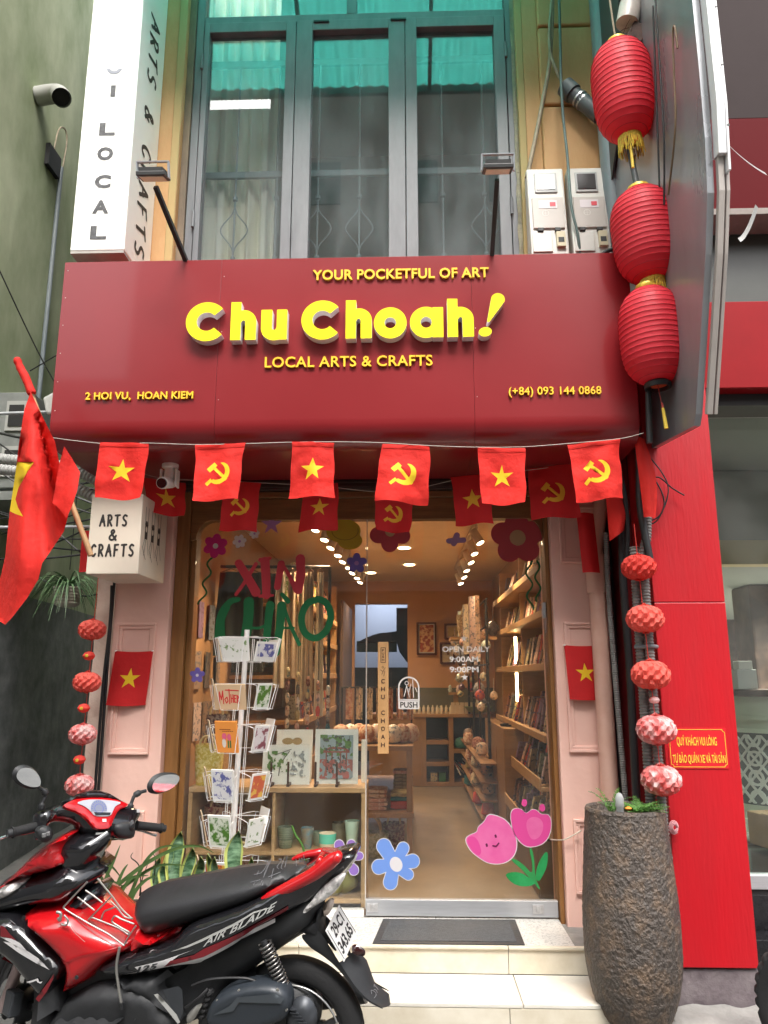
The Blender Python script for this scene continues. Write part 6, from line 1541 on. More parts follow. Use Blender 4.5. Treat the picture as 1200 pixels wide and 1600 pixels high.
printart(-.885, -.60, .967, .225, .16, 'wide pale art print with a green tree sketch in clear sleeve', [
    ('tree_sketch', gI, blotch(31, .10, 34, (.03, .15, .07, .19)), (.02, .16, .05, .2), .0035), ('boughs', dI, lambda X, Y: np.minimum.reduce([seg(X, Y, (.10, .05), (.11, .14), .003), seg(X, Y, (.11, .12), (.16, .19), .002), seg(X, Y, (.08, .17), (.17, .20), .0018)]), (.02, .2, .03, .22), .002),
    ('figure_sketch', M('print_grey', (.34, .36, .36), .7), blotch(41, .14, 40, (.17, .26, .04, .19)), (.16, .27, .03, .2), .003)], lean=.14)
printart(-.83, -.605, .967, .305, .30, 'cream print with brown hills standing behind the tree print', [('hills', M('print_sepia', (.34, .24, .10), .7), lambda X, Y: np.minimum(ell(X, Y, (.07, .235), .035, .02), ell(X, Y, (.13, .235), .03, .022)), (.02, .18, .2, .28), .004)], lean=.12)
printart(-.30, -.265, .967, .25, .26, 'narrow pale print at the right end of the cabinet top', [])
mPr = M('dark_brown_prong', (.055, .022, .012), .45)
for k, x in enumerate((-.815, -.715, -.555, -.43)):
    t = thing('print_easel', 'dark brown wooden easel prong holding the prints, %s from the left' % ordn[k], 'easel', (x, .12, .967), group='easel prongs on the cabinet top')
    MB().box(x - .006, x + .006, .075, .087, .967, 1.105).build('prong', mPr, t, bevel=.003)
    MB().box(x - .008, x + .008, .068, .26, .9655, .982).build('foot', mPr, t, bevel=.003)
o = MB().grid(lambda u, v: (-.16, 0, 0), 1, 1) if False else None
# yellow bag low left
yb = MB().box(-1.285, -1.15, .07, .20, .967 - .0, .967) if False else None
bpy.data.objects.remove(bpy.data.objects['yellow_box_bag'], do_unlink=True); bpy.data.objects.remove(bpy.data.objects['checkered_bag'], do_unlink=True)
basket(-1.20, .15, .967, .155, .23, .12, M('yellow_weave', (.55, .42, .06), .7, col2=(.72, .60, .22), vs=45, thresh=(.46, .54)), 'yellow basket weave bag at the left end of the cabinet top', .05)

# ================================================================== stickers on the glass
GY = -.0065
def sticker(name, cat, lab, parts_, Y=GY):
    t = thing(name, lab, cat, (0, Y, 1))
    bx0 = parts_[0][2]; t.location = ((bx0[0] + bx0[1]) / 2, Y, (bx0[2] + bx0[3]) / 2); WM[t.name] = Matrix.Translation(t.location)
    for k, (nm, mat, bx, h, f) in enumerate(parts_):
        lp = contours(f, bx, h)
        MB().extrude(lp, lambda u, v, q: (u, Y - .0006 * k - q * .3, v), .0012).build(nm, mat, t, fixn=False)
    return t
def petals(c, n, rp, rr, rx, rot=0.):
    def f(X, Y):
        return np.minimum.reduce([ell(X, Y, (c[0] + rp * math.cos(a), c[1] + rp * math.sin(a)), rr, rx, a) for a in [rot + 2 * PI * k / n for k in range(n)]] + [np.hypot(X - c[0], Y - c[1]) - rp * .5])
    return f
SP = lambda n_, c, **k: M('sticker_' + n_, c, .55, transl=.2, **k)
def flower(c, n, R, lab, pm, cm, fat=.36, rot=0., cr=.28, extra=None):
    bx = (c[0] - R * 1.1, c[0] + R * 1.1, c[1] - R * 1.1, c[1] + R * 1.1)
    pl = [('petals', pm, bx, R / 26, petals(c, n, R * .58, R * .44, R * fat, rot)), ('flower_centre', cm, bx, R / 26, lambda X, Y: np.hypot(X - c[0], Y - c[1]) - R * cr)]
    return sticker('flower_sticker', 'sticker', lab, pl)
sPk = SP('magenta', (.62, .02, .22)); sRd = SP('dusty_red', (.52, .07, .09)); sLi = SP('lilac', (.42, .22, .50)); sVi = SP('violet_blue', (.16, .12, .45)); sPu = SP('purple', (.28, .16, .52)); sBl = SP('cornflower', (.17, .32, .75)); sWh = SP('white', (.72, .70, .72)); sGr = SP('green', (.03, .30, .08)); sYe = SP('yellow', (.50, .38, .03)); sTan = SP('beige', (.55, .36, .20)); sDG = SP('dark_green', (.005, .12, .04))
flower((-1.182, 2.372), 6, .075, 'small magenta flower sticker at the top left of the window', sPk, sWh, rot=.4, cr=.22)
flower((-1.035, 2.40), 6, .042, 'tiny white flower sticker beside the magenta one', sWh, sLi, rot=.2, cr=.2)
flower((-.945, 2.447), 6, .032, 'tiny white flower sticker higher up near the lilac star', sWh, sLi, rot=.2, cr=.2)
flower((-.318, 2.262), 5, .062, 'small violet blue flower sticker near the pane seam', sVi, sLi, rot=.3, cr=.22)
flower((-.115, 2.455), 5, .125, 'dusty red flower sticker half hidden behind a flag at the pane seam', sRd, sTan, fat=.42, rot=-.35, cr=.25)
flower((.655, 2.412), 5, .16, 'large dusty red flower sticker at the top right of the door', sRd, sTan, fat=.44, rot=.35, cr=.30)
flower((-1.255, 1.60), 5, .045, 'small violet sticker flower at the left edge of the pane', sVi, sWh, rot=.3, cr=.2)
sticker('star_sticker', 'sticker', 'lilac star sticker at the top of the display window', [('star_shape', sLi, (-.92, -.76, 2.42, 2.60), .004, lambda X, Y: seg(X, Y, (0, 0), (0, 0), .0) * 0 + np.where(inside(np.c_[X.ravel(), Y.ravel()], star_poly((-.842, 2.505), .07)).reshape(X.shape), -1, 1) * .002)])
sticker('heart_sticker', 'sticker', 'mustard yellow blob sticker with a drawn curve at the window top', [('blob', sYe, (-.60, -.24, 2.30, 2.60), .006, lambda X, Y: np.minimum.reduce([ell(X, Y, (-.40, 2.46), .105, .075), ell(X, Y, (-.36, 2.40), .075, .055), ell(X, Y, (-.42, 2.52), .06, .04)])),
    ('drawn_line', SP('olive_line', (.20, .16, .02)), (-.60, -.24, 2.30, 2.60), .002, lambda X, Y: np.maximum(np.abs(ell(X, Y, (-.39, 2.46), .08, .055)) - .0015, Y - 2.475))])
sticker('blue_ribbon_sticker', 'sticker', 'pale blue and lilac ribbon stickers near the top of the door', [('ribbon', SP('pale_lilac', (.40, .28, .52)), (.20, .36, 2.36, 2.46), .003, lambda X, Y: np.minimum(seg(X, Y, (.24, 2.395), (.33, 2.40), .016), seg(X, Y, (.27, 2.38), (.29, 2.43), .018)))])
def wav(x, z0, z1, lab):
    P_ = [(x(z), z) for z in np.linspace(z1, z0, 40)]
    sticker('wavy_stem_sticker', 'sticker', lab, [('stem', sDG, (min(p[0] for p in P_) - .02, max(p[0] for p in P_) + .02, z0 - .01, z1 + .01), .003, lambda X, Y: np.minimum.reduce([seg(X, Y, a, b, .0055) for a, b in zip(P_, P_[1:])]))])
wav(lambda z: -1.205 - (2.29 - z) * .18 + .018 * math.sin(z * 52), 2.02, 2.30, 'wavy dark green stem sticker under the magenta flower')
wav(lambda z: .715 + .018 * math.sin(z * 45), 1.98, 2.27, 'wavy dark green stem sticker below the big red flower, left one')
wav(lambda z: .765 + .015 * math.sin(z * 48 + 1), 2.03, 2.27, 'wavy dark green stem sticker below the big red flower, right one')
# XIN CHÀO
def brushword(lab, letters, mat, par_name):
    t = thing('painted_letters', lab, 'lettering', (letters[0][0][0][0], GY, 2.0))
    for strokes in letters:
        xs = [p[0] for s_ in strokes for p in s_[:-1]]; zs = [p[1] for s_ in strokes for p in s_[:-1]]
        def f(X, Y):
            d = np.full(X.shape, 1e3)
            for s_ in strokes:
                *pts, (ra, rb) = s_
                if len(pts) > 2: pts = [tuple(q)[:2] for q in spline([(a, b, 0) for a, b in pts], 6)]
                n = len(pts) - 1
                for i, (a, b) in enumerate(zip(pts, pts[1:])):
                    r1 = 1.2 * (ra + (rb - ra) * i / n); r2 = 1.2 * (ra + (rb - ra) * (i + 1) / n)
                    d = np.minimum(d, seg(X, Y, a, b, r1, r2))
            return d
        lp = contours(f, (min(xs) - .06, max(xs) + .06, min(zs) - .06, max(zs) + .06), .0045)
        MB().extrude(lp, lambda u, v, q: (u, GY - q * .3, v), .001).build('letter', mat, t, fixn=False)
mXin = M('red_window_paint', (.62, .06, .09), .6, transl=.2); mChao = M('green_window_paint', (.012, .20, .07), .6, transl=.1)
brushword('hand painted red word XIN on the display window', [
    [[(-1.035, 2.265), (-.96, 2.15), (-.925, 2.09), (.020, .024)], [(-.93, 2.26), (-1.0, 2.14), (-1.045, 2.075), (.010, .008)]],
    [[(-.875, 2.275), (-.865, 2.17), (-.86, 2.07), (.024, .020)], [(-.905, 2.285), (-.845, 2.295), (.010, .008)], [(-.90, 2.065), (-.82, 2.07), (.008, .006)]],
    [[(-.775, 2.26), (-.785, 2.19), (-.795, 2.12), (.018, .017)], [(-.77, 2.265), (-.72, 2.18), (-.68, 2.10), (.006, .015)], [(-.66, 2.29), (-.655, 2.20), (-.665, 2.10), (.024, .020)]]], mXin, 'x')
brushword('hand painted green word CHÀO on the display window', [
    [[(-1.03, 2.045), (-1.08, 2.03), (-1.125, 1.96), (-1.13, 1.86), (-1.12, 1.80), (.012, .026)], [(-1.10, 2.0), (-1.13, 1.93), (-1.135, 1.83), (.020, .024)]],
    [[(-.965, 2.03), (-.965, 1.92), (-.985, 1.76), (.026, .024)], [(-.835, 2.01), (-.845, 1.90), (-.855, 1.72), (.022, .016)], [(-.97, 1.88), (-.90, 1.875), (-.85, 1.895), (.006, .008)]],
    [[(-.765, 2.005), (-.775, 1.87), (-.79, 1.73), (.024, .017)], [(-.755, 2.01), (-.71, 1.89), (-.655, 1.78), (.008, .010)], [(-.79, 1.875), (-.69, 1.875), (.005, .006)]],
    [[(-.765, 2.075), (-.745, 2.055), (-.73, 2.035), (.010, .014)]],
    [[(-.55, 2.045), (-.61, 2.02), (-.645, 1.94), (-.625, 1.85), (-.56, 1.815), (-.495, 1.86), (-.47, 1.95), (-.50, 2.025), (-.55, 2.047), (.017, .017)]]], mChao, 'c')
# opening hours
oh = thing('opening_hours', 'small white opening hours lettering on the glass door', 'lettering', (.32, GY, 1.7))
mHr = M('frosted_white_print', (.80, .77, .74), .6)
for body, x0, x1, z in (('OPEN DAILY', .19, .47, 1.735), ('9:00AM', .232, .40, 1.677), ('-', .305, .325, 1.652), ('9:00PM', .232, .40, 1.618)):
    text('hours_line', body, mHr, (x0, GY, z), x1 - x0, .030, oh, offset=.022, lift=.0005)
for z in (1.812, 1.588): MB().extrude([star_poly((.318, z), .022)], lambda u, v, q: (u, GY, v), 0).build('hours_star', mHr, oh, fixn=False)
# PUSH sticker
ps = thing('push_sticker', 'arched white PUSH sticker with a drawn hand on the glass door', 'sticker', (-.01, GY, 1.5))
def arch(X, Y):
    c = np.where(Y > 1.53, np.hypot(X + .008, Y - 1.53) - .058, np.abs(X + .008) - .058)
    c = np.maximum(c, 1.46 - Y); return c
lp = contours(lambda X, Y: np.minimum.reduce([np.abs(arch(X, Y)) - .0045, seg(X, Y, (-.035, 1.48), (-.02, 1.54), .0022), seg(X, Y, (-.02, 1.54), (-.005, 1.475), .0022), seg(X, Y, (-.01, 1.50), (.005, 1.55), .002), seg(X, Y, (.02, 1.475), (.015, 1.575), .0022), seg(X, Y, (.03, 1.53), (.04, 1.505), .002), np.abs(np.hypot(X + .02, Y - 1.555) - .01) - .0018]), (-.075, .06, 1.45, 1.60), .0022)
MB().extrude(lp, lambda u, v, q: (u, GY, v), 0).build('arch_outline', mHr, ps, fixn=False)
vs, fs = text_data('PUSH', 1, .02); 
lp = contours(lambda X, Y: rect(X, Y, -.069, .053, 1.408, 1.458), (-.075, .06, 1.40, 1.465), .003)
MB().extrude(lp, lambda u, v, q: (u, GY, v), 0).build('push_panel', mHr, ps, fixn=False)
text('push_letters', 'PUSH', M('dark_glass_letter', (.03, .025, .02), .4), (-.058, GY, 1.417), .10, .030, ps, offset=.02, lift=.001)
# big flowers low on the door
def bigflower(lab, lobes, c, crx, cry, pm, cm):
    xs = [l[0][0] for l in lobes] + [l[1][0] for l in lobes]; zs = [l[0][1] for l in lobes] + [l[1][1] for l in lobes]
    bx = (min(xs) - .08, max(xs) + .08, min(zs) - .08, max(zs) + .08)
    f = lambda X, Y: np.minimum.reduce([seg(X, Y, a, b, r1, r2) for a, b, r1, r2 in lobes])
    sticker('flower_sticker', 'sticker', lab, [('sticker_border', sWh, bx, .004, lambda X, Y: f(X, Y) - .004), ('petals', pm, bx, .004, f), ('flower_centre', cm, bx, .003, lambda X, Y: ell(X, Y, c, crx, cry, .5))])
bigflower('blue five petal flower sticker at the bottom left of the glass door', [
    (PXW1('616,1348'), PXW1('600,1322'), .030, .040), (PXW1('618,1348'), PXW1('630,1325'), .025, .032), (PXW1('620,1350'), PXW1('645,1345'), .025, .036),
    (PXW1('620,1355'), PXW1('638,1366'), .025, .028), (PXW1('615,1355'), PXW1('610,1378'), .030, .038), (PXW1('612,1350'), PXW1('592,1354'), .025, .038)], PXW1('619,1350'), .034, .040, sBl, sWh)
bigflower('purple flower sticker with green centre at the bottom of the display window', [
    (PXW1('541,1340'), PXW1('530,1320'), .012, .026), (PXW1('543,1340'), PXW1('549,1319'), .012, .024), (PXW1('543,1341'), PXW1('562,1337'), .012, .020),
    (PXW1('542,1343'), PXW1('553,1359'), .012, .026), (PXW1('541,1343'), PXW1('535,1358'), .012, .024), (PXW1('541,1341'), PXW1('527,1345'), .012, .02)], PXW1('541,1340'), .020, .019, sPu, SP('jade', (.0, .28, .14)))
# tulips
def poly_f(P_): 
    A_ = chaikin(P_, 2)
    def f(X, Y):
        Q = np.c_[X.ravel(), Y.ravel()]; d = dist_poly(Q, A_); s_ = inside(Q, A_); return np.where(s_, -d, d).reshape(X.shape)
    return f
def polysticker(lab, layers, name='tulip_sticker'):
    pl = []
    for nm, mat, P_ in layers:
        xs = [p[0] for p in P_]; zs = [p[1] for p in P_]; bx = (min(xs) - .02, max(xs) + .02, min(zs) - .02, max(zs) + .02)
        pl.append((nm, mat, bx, .005, poly_f(P_)))
    return sticker(name, 'sticker', lab, pl)
sPi = SP('pink', (.78, .17, .42), col2=(.72, .10, .34), vs=9); sPi2 = SP('hot_pink', (.72, .07, .32)); sLg = SP('leaf_green', (.01, .27, .06), col2=(.03, .38, .12), vs=12)
pk1 = PXW(0.0, '726,1310 736,1303 746,1300 746,1292 757,1284 762,1272 775,1274 790,1281 800,1294 807,1312 806,1330 798,1342 785,1349 765,1349 750,1341 734,1328')
tl = polysticker('pink smiling tulip sticker on the lower right of the glass door', [('border', sWh, [(p[0] + (p[0] - .44) * .035, p[1] + (p[1] - .70) * .035) for p in pk1]), ('petals', sPi, pk1), ('petal_shade', sPi2, PXW(0.0, '728,1310 737,1305 746,1310 753,1330 748,1338 736,1327'))])
for nm, (a, b, r) in (('eye', (PXW1('760,1319'), PXW1('760.5,1321'), .0062)), ('eye', (PXW1('774,1305'), PXW1('774.5,1307'), .0058))):
    MB().extrude(contours(lambda X, Y: seg(X, Y, a, b, r), (a[0] - .02, a[0] + .02, a[1] - .02, a[1] + .02), .002), lambda u, v, q: (u, GY - .0028, v), 0).build(nm, M('sticker_maroon', (.13, .0, .05), .6), tl, fixn=False)
m1, m2, m3 = PXW1('770,1321'), PXW1('775,1322'), PXW1('779,1317')
MB().extrude(contours(lambda X, Y: np.minimum(seg(X, Y, m1, m2, .0042), seg(X, Y, m2, m3, .0042)), (m1[0] - .02, m3[0] + .02, m2[1] - .02, m3[1] + .02), .002), lambda u, v, q: (u, GY - .0028, v), 0).build('smile', M('sticker_maroon', (.13, .0, .05), .6), tl, fixn=False)
pk2 = PXW(0.0, '797,1268 806,1262 815,1264 822,1272 830,1264 838,1265 845,1273 855,1271 861,1280 860,1300 852,1315 838,1322 822,1323 809,1312 800,1295')
polysticker('second pink tulip sticker standing higher by the door edge', [('border', sWh, [(p[0] + (p[0] - .66) * .035, p[1] + (p[1] - .79) * .035) for p in pk2]), ('petals', sPi2, pk2), ('petal_light', sPi, PXW(0.0, '820,1285 830,1275 845,1278 850,1292 842,1310 828,1312'))])
for p, lab in (('819,1254', 'tiny pink dot petal sticker above the higher tulip, left one'), ('847,1262', 'tiny pink dot petal sticker above the higher tulip, right one')):
    c = PXW1(p); sticker('petal_sticker', 'sticker', lab, [('petal', sPi2, (c[0] - .03, c[0] + .03, c[1] - .03, c[1] + .03), .003, lambda X, Y: ell(X, Y, c, .016, .020))])
polysticker('green tulip stem and leaves sticker at the door bottom right', [
    ('stem', sGr, PXW(0.0, '797,1341 806,1342 820,1352 832,1367 831,1345 826,1325 831,1324 835,1345 836,1372 844,1388 842,1390 832,1376 815,1358 803,1348')),
    ('leaf', sLg, PXW(0.0, '788,1366 798,1362 812,1362 826,1370 838,1380 825,1385 810,1384 798,1378')),
    ('leaf', sLg, PXW(0.0, '836,1372 838,1355 845,1340 852,1330 856,1332 855,1352 848,1368 841,1378'))], 'tulip_leaf_sticker')
cable('door_cord', [(.775, -.01, .705), (.82, -.12, .725), (.86, -.14, .745), (.92, -.15, .78)], .004, M('pale_cord', (.6, .52, .42), .6), 'pale cord tied from the door edge across the right pillar', 'cord', 6)

# ================================================================== floor mat
t = thing('doormat', 'dark grey rubber bordered doormat on the terrazzo step', 'doormat', (.18, -.25, .301))
mp_ = [(-.195, -.452), (.555, -.448), (.56, -.055), (-.155, -.065)]
MB().extrude([mp_], lambda u, v, q: (u, v, .3015 + q), .006).build('mat_border', M('black_rubber', (.035, .036, .038), .6, bump=.3, bs=80), t, bevel=.002)
c0 = np.mean(mp_, 0)
MB().extrude([[tuple(c0 + (np.array(p) - c0) * np.array((.90, .84))) for p in mp_]], lambda u, v, q: (u, v, .308 + q), .002).build('mat_pile', M('grey_mat_pile', (.085, .09, .095), .95, var=.15, vs=60, bump=1, bs=220), t)

# ================================================================== postcard rack
rk = thing('postcard_rack', 'white wire spinner rack of postcards standing before the window', 'rack', (-.975, -.26, .30))
RC = (-.965, -.26); mWire = M('white_wire', (.72, .72, .72), .4)
pole_ = lambda z: (RC[0] + .055 * (z - .3) / 1.5 * .9, RC[1])
MB().tube([(RC[0], RC[1], .302), (RC[0] + .05, RC[1], 1.85)], .0145, 14).build('pole', mWire, rk, smooth=60)
MB().lathe([(.0, .02), (.17, .018), (.18, 0)], (RC[0], RC[1], .302), 28).build('base', mWire, rk, smooth=40)
cardc = {}
def artcard(nm, base, fx):
    return M('postcard_' + nm, base, .3, col2=fx[0], vs=fx[1], thresh=fx[2], coat=.4)
ART = [artcard('white_garden', (.78, .78, .74), ((.20, .30, .12), 30, (.56, .60))), artcard('street', (.70, .70, .72), ((.12, .13, .35), 24, (.50, .55))), artcard('trees', (.66, .70, .60), ((.08, .20, .03), 22, (.44, .52))),
       artcard('portrait', (.70, .66, .66), ((.25, .08, .10), 20, (.52, .56))), artcard('red', (.60, .12, .05), ((.75, .45, .08), 26, (.52, .56))), artcard('beige', (.58, .44, .30), ((.50, .38, .26), 10, (.4, .6)))]
zt = [1.80, 1.545, 1.325, 1.08, .855, .63]
for lv, z in enumerate(zt):
    rr = .12
    for k in range(6):
        a = (-.26, .98, 2.1, 3.1, 4.1, -1.25)[k] - PI / 2
        ca, sa = math.cos(a), math.sin(a); px_ = pole_(z)
        T = Matrix.Translation((px_[0] + rr * ca, px_[1] + rr * sa, z - .12)) @ Matrix.Rotation(a + PI / 2, 4, 'Z') @ Matrix.Rotation(.22, 4, 'X')
        # wire pocket
        g = MB(); q = lambda x, y, zz: tuple(T @ Vector((x, y, zz)))
        land = (lv == 0) or (lv == 1 and k in (0,))
        cw, chh = ((.092, .135) if lv else (.092, .125)) if land else (.064, .165)
        if k == 1: cw *= .85; chh *= .85
        g.tube([q(-.07, 0, .13), q(-.075, -.03, .13), q(-.05, -.035, .0), q(.05, -.035, 0), q(.075, -.03, .13), q(.07, 0, .13)], .0019, 5)
        g.tube([q(-.07, 0, .13), tuple(Vector((px_[0], px_[1], z + .01)))], .0019, 5)
        g.tube([q(-.05, -.035, 0), q(-.05, 0, -.003), q(.05, 0, -.003), q(.05, -.035, 0)], .0018, 5)
        g.build('wire_pocket', mWire, rk, smooth=60)
        if k in (0, 1, 5) or (k == 2 and lv % 2 == 0):
            mt = ART[(lv * 3 + k * 2) % 6]; main = (k == 0) or (k == 1 and ca > .9)
            lab = None
            t = thing('postcard', '', 'postcard', T @ Vector((0, 0, 0)))
            tag(t, 'postcard in tier %s of the spinner rack, %s pocket' % (['one from the top', 'two', 'three', 'four', 'five', 'six'][lv], ['front', 'right', 'rear right', 'rear', 'rear left', 'left'][k]), 'postcard', 'postcards in the wire spinner rack')
            w2 = cw; yy = -.022
            bs_ = M('paper_card_white', (.78, .78, .75), .35, coat=.3) if lv != 1 or k else None
            if lv == 1 and k == 0: bs_ = M('craft_card', (.62, .44, .27), .6)
            if lv == 2 and k == 0: bs_ = M('orange_card', (.80, .30, .06), .5)
            if k == 5: bs_ = M('beige_envelope', (.55, .42, .28), .6)
            def cb(x0, x1, z0, z1, y0, y1): return MB().add([q(x0, y0, z0), q(x1, y0, z0), q(x1, y0, z1), q(x0, y0, z1), q(x0, y1, z0), q(x1, y1, z0), q(x1, y1, z1), q(x0, y1, z1)], [(0, 1, 2, 3), (4, 5, 6, 7), (0, 1, 5, 4), (1, 2, 6, 5), (2, 3, 7, 6), (3, 0, 4, 7)])
            cb(-w2, w2, .0, chh, yy, yy + (.010 if k == 0 else .005)).build('card_stack', bs_, t)
            if k != 5 and not (lv in (1, 2) and k == 0):
                cb(-w2 + .009, w2 - .009, .012 + (.012 if land else .0), chh - .012, yy - .0008, yy).build('card_picture', ART[[0, 3, 1, 1, 2, 4][lv] if k == 0 else (lv + k) % 5], t)
            mpq = lambda u, v, w_: T @ Vector((u, yy - w_ - .0005, v))
            if lv == 1 and k == 0:
                strokes = [[(-.046, .03), (-.044, .075)], [(-.044, .075), (-.036, .045), (-.028, .078)], [(-.028, .078), (-.026, .03)], [(-.018, .048), (-.008, .055), (-.004, .04), (-.012, .032), (-.019, .046)], [(-.014, .082), (.05, .080)], [(.004, .085), (.004, .03)], [(.012, .065), (.012, .035)], [(.012, .05), (.022, .05)], [(.022, .065), (.022, .035)], [(.036, .062), (.028, .062), (.028, .036), (.036, .036)], [(.028, .05), (.035, .05)], [(.042, .033), (.042, .062), (.050, .055), (.043, .046), (.052, .033)]]
                strokes = [[(a_ * 1.2 - .006, b_ * 1.4 - .01) for a_, b_ in s_] for s_ in strokes]
                lp = contours(lambda X, Y: np.minimum.reduce([seg(X, Y, a_, b_, .0030) for s_ in strokes for a_, b_ in zip(s_, s_[1:])]), (-.075, .08, .02, .12), .0016)
                MB().extrude(lp, lambda u, v, w_: mpq(u, v, w_), 0).build('card_lettering', M('card_red_ink', (.60, .03, .03), .6), t, fixn=False)
            if lv == 2 and k == 0:
                for nm_, c_, f_ in (('figure', (.70, .12, .22), lambda X, Y: np.minimum(ell(X, Y, (-.012, .085), .014, .018), ell(X, Y, (.016, .082), .012, .018))), ('skirt', (.72, .66, .60), lambda X, Y: ell(X, Y, (-.015, .05), .012, .024)), ('trousers', (.02, .14, .05), lambda X, Y: np.minimum(rect(X, Y, .006, .014, .025, .065), rect(X, Y, .018, .026, .025, .065)))):
                    MB().extrude(contours(f_, (-.05, .05, .0, .13), .0022), lambda u, v, w_: mpq(u, v, w_), 0).build(nm_, M('card_' + nm_, c_, .6), t, fixn=False)
                lp = contours(lambda X, Y: np.minimum.reduce([seg(X, Y, (a_, .122), (a_ + .006, .122), .0022) for a_ in np.arange(-.036, .02, .011)] + [seg(X, Y, (a_, .113), (a_ + .006, .113), .0018) for a_ in np.arange(-.02, .035, .011)]), (-.05, .05, .1, .14), .0015)
                MB().extrude(lp, lambda u, v, w_: mpq(u, v, w_), 0).build('card_caption', M('card_brown_ink', (.25, .05, .02), .6), t, fixn=False)
g = MB()
for k in range(6):
    a = 2 * PI * k / 6 - PI / 2
    for off in (.045,): g.tube([(RC[0] + off * math.cos(a) , RC[1] + off * math.sin(a), .60), (RC[0] + .05 + off * math.cos(a), RC[1] + off * math.sin(a), 1.80)], .0022, 5)
g.build('inner_wires', mWire, rk, smooth=60)
t = thing('price_tag', 'tiny white price tag hanging on the right of the rack', 'tag', (-.80, -.3, .86))
MB().box(-.785, -.765, -.30, -.298, .83, .87).build('tag_card', mWhite, t)

# ================================================================== planter and leaves
tr = thing('planter_trough', 'pale green rimmed planter trough in front of the left pillar', 'planter', (-1.2, -.5, .176))
box('trough_body', -1.62, -.72, -.72, -.47, .177, .47, M('pale_grey_planter', (.52, .54, .50), .5, var=.06), tr, bevel=.012)
box('trough_rim', -1.64, -.70, -.735, -.455, .471, .50, M('pale_green_rim', (.42, .52, .36), .5), tr, bevel=.008)
box('trough_soil', -1.61, -.73, -.71, -.48, .5005, .503, M('dark_soil', (.03, .022, .016), .95), tr)
mSn = M('snake_plant_leaf', (.030, .085, .035), .4, col2=(.20, .33, .20), vs=13, stretch=(1, 1, 3.4), coat=.2, thresh=(.40, .62))
mSnE = M('snake_plant_edge', (.52, .56, .16), .45)
SNK = [('375,1297', .62, .062, 'tallest'), ('279,1300', .58, .058, 'broad'), ('296,1326', .50, .045, 'dark'), ('312,1338', .44, .035, 'small'), ('328,1332', .5, .03, 'slim'), ('341,1336', .5, .035, 'pointed'), ('262,1345', .4, .036, 'low'), ('248,1340', .45, .035, 'slanted'), ('264,1318', .5, .04, 'rear'), ('390,1340', .4, .03, 'short')]
for k, (p, L_, w_, nm) in enumerate(SNK):
    tip = PXQ(p, -.58)
    bx = tip[0] + random.uniform(-.04, .04); 
    t = thing('snake_plant_leaf', '%s variegated snake plant leaf rising behind the scooter seat' % nm, 'leaf', (bx, -.58, .50), group='snake plant leaves in the trough')
    H_ = tip[2] - .50; rot = random.uniform(-.5, .5) if nm not in ('tallest', 'broad') else .1
    def lf(u, v, e=1.0, dy=0.):
        ww = w_ * e * (math.sin(min(1, v * 1.0 + .18) * PI) ** .8 if v < .82 else math.sin(PI * 1.0 * (.82 + .18)) + (1 - v) / .18 * .62) 
        ww = w_ * e * (.55 + .75 * v - .2 * v * v) * (1 if v < .72 else max(0, 1 - ((v - .72) / .28) ** 1.6))
        x = bx + (tip[0] - bx) * v; s_ = (u - .5) * 2 * ww * .62
        return (x + s_ * math.cos(rot) + .01 * math.sin(v * 6 + k), -.58 + s_ * math.sin(rot) + .018 * (1 - (u * 2 - 1) ** 2) + dy - .03 * math.sin(v * 3 + k), .50 + H_ * v)
    MB().grid(lambda u, v: lf(u, v, 1.0), 8, 18).build('leaf_blade', mSn, t, smooth=180, fixn=False)
    g = MB()
    for (ua, ub) in ((-.10, .06), (.94, 1.10)): g.grid(lambda u, v: tuple(Vector(lf(ua + (ub - ua) * u, v, 1.0)) + Vector((0, -.002, 0))), 1, 18)
    g.build('yellow_edge', mSnE, t, smooth=180, fixn=False)
# long strap leaves
mSt = M('strap_leaf', (.05, .10, .03), .45, col2=(.10, .17, .05), vs=6, transl=.1)
mStD = M('dry_dark_leaf', (.03, .032, .02), .6)
def strap(pts, w_, mat, lab, Y=-.62, grp='long strap leaves of the trough plant'):
    P_ = spline(pts, 8); n = len(P_) - 1
    t = thing('strap_leaf', lab, 'leaf', pts[0], group=grp)
    def f(u, v):
        i = min(n, int(round(v * n))); p = P_[i]; d = (P_[min(i + 1, n)] - P_[max(i - 1, 0)]).normalized()
        s_ = d.cross(Vector((.3, 1, .1))).normalized(); ww = w_ * (1 - v ** 3) + .0015
        return p + s_ * (u - .5) * ww + Vector((0, -1, 0)) * (.25 * ww * abs(u - .5))
    MB().grid(f, 2, n).build('leaf_blade', mat, t, smooth=180, fixn=False)
LV = ['165,1400 200,1370 235,1345 275,1326 310,1322 335,1333', '150,1420 175,1400 215,1370 250,1352 290,1352', '190,1425 205,1395 225,1350 250,1325 285,1320', '150,1410 152,1370 160,1340 165,1318', '160,1410 165,1375 178,1345 188,1320', '140,1400 146,1368 150,1345 150,1328', '170,1415 180,1390 192,1362 200,1350',
      '125,1400 135,1365 150,1350 172,1352 190,1372', '185,1420 176,1385 163,1355 150,1335', '160,1418 185,1400 205,1372 232,1368', '175,1418 168,1395 158,1370 140,1356', '200,1420 212,1392 228,1375 245,1368', '135,1412 130,1380 138,1350 158,1330', '145,1415 160,1390 175,1378 198,1388']
LV.sort(key=lambda s_: pp(s_)[-1][1])
for k, s_ in enumerate(LV):
    pts = [PXQ(p, -.62 - .02 * (k % 4)) for p in s_.split()]
    strap(pts, .018 if k % 3 else .022, mSt, 'long arching green strap leaf behind the scooter, its tip %s highest' % ORD[k], grp='long strap leaves of the trough plant')
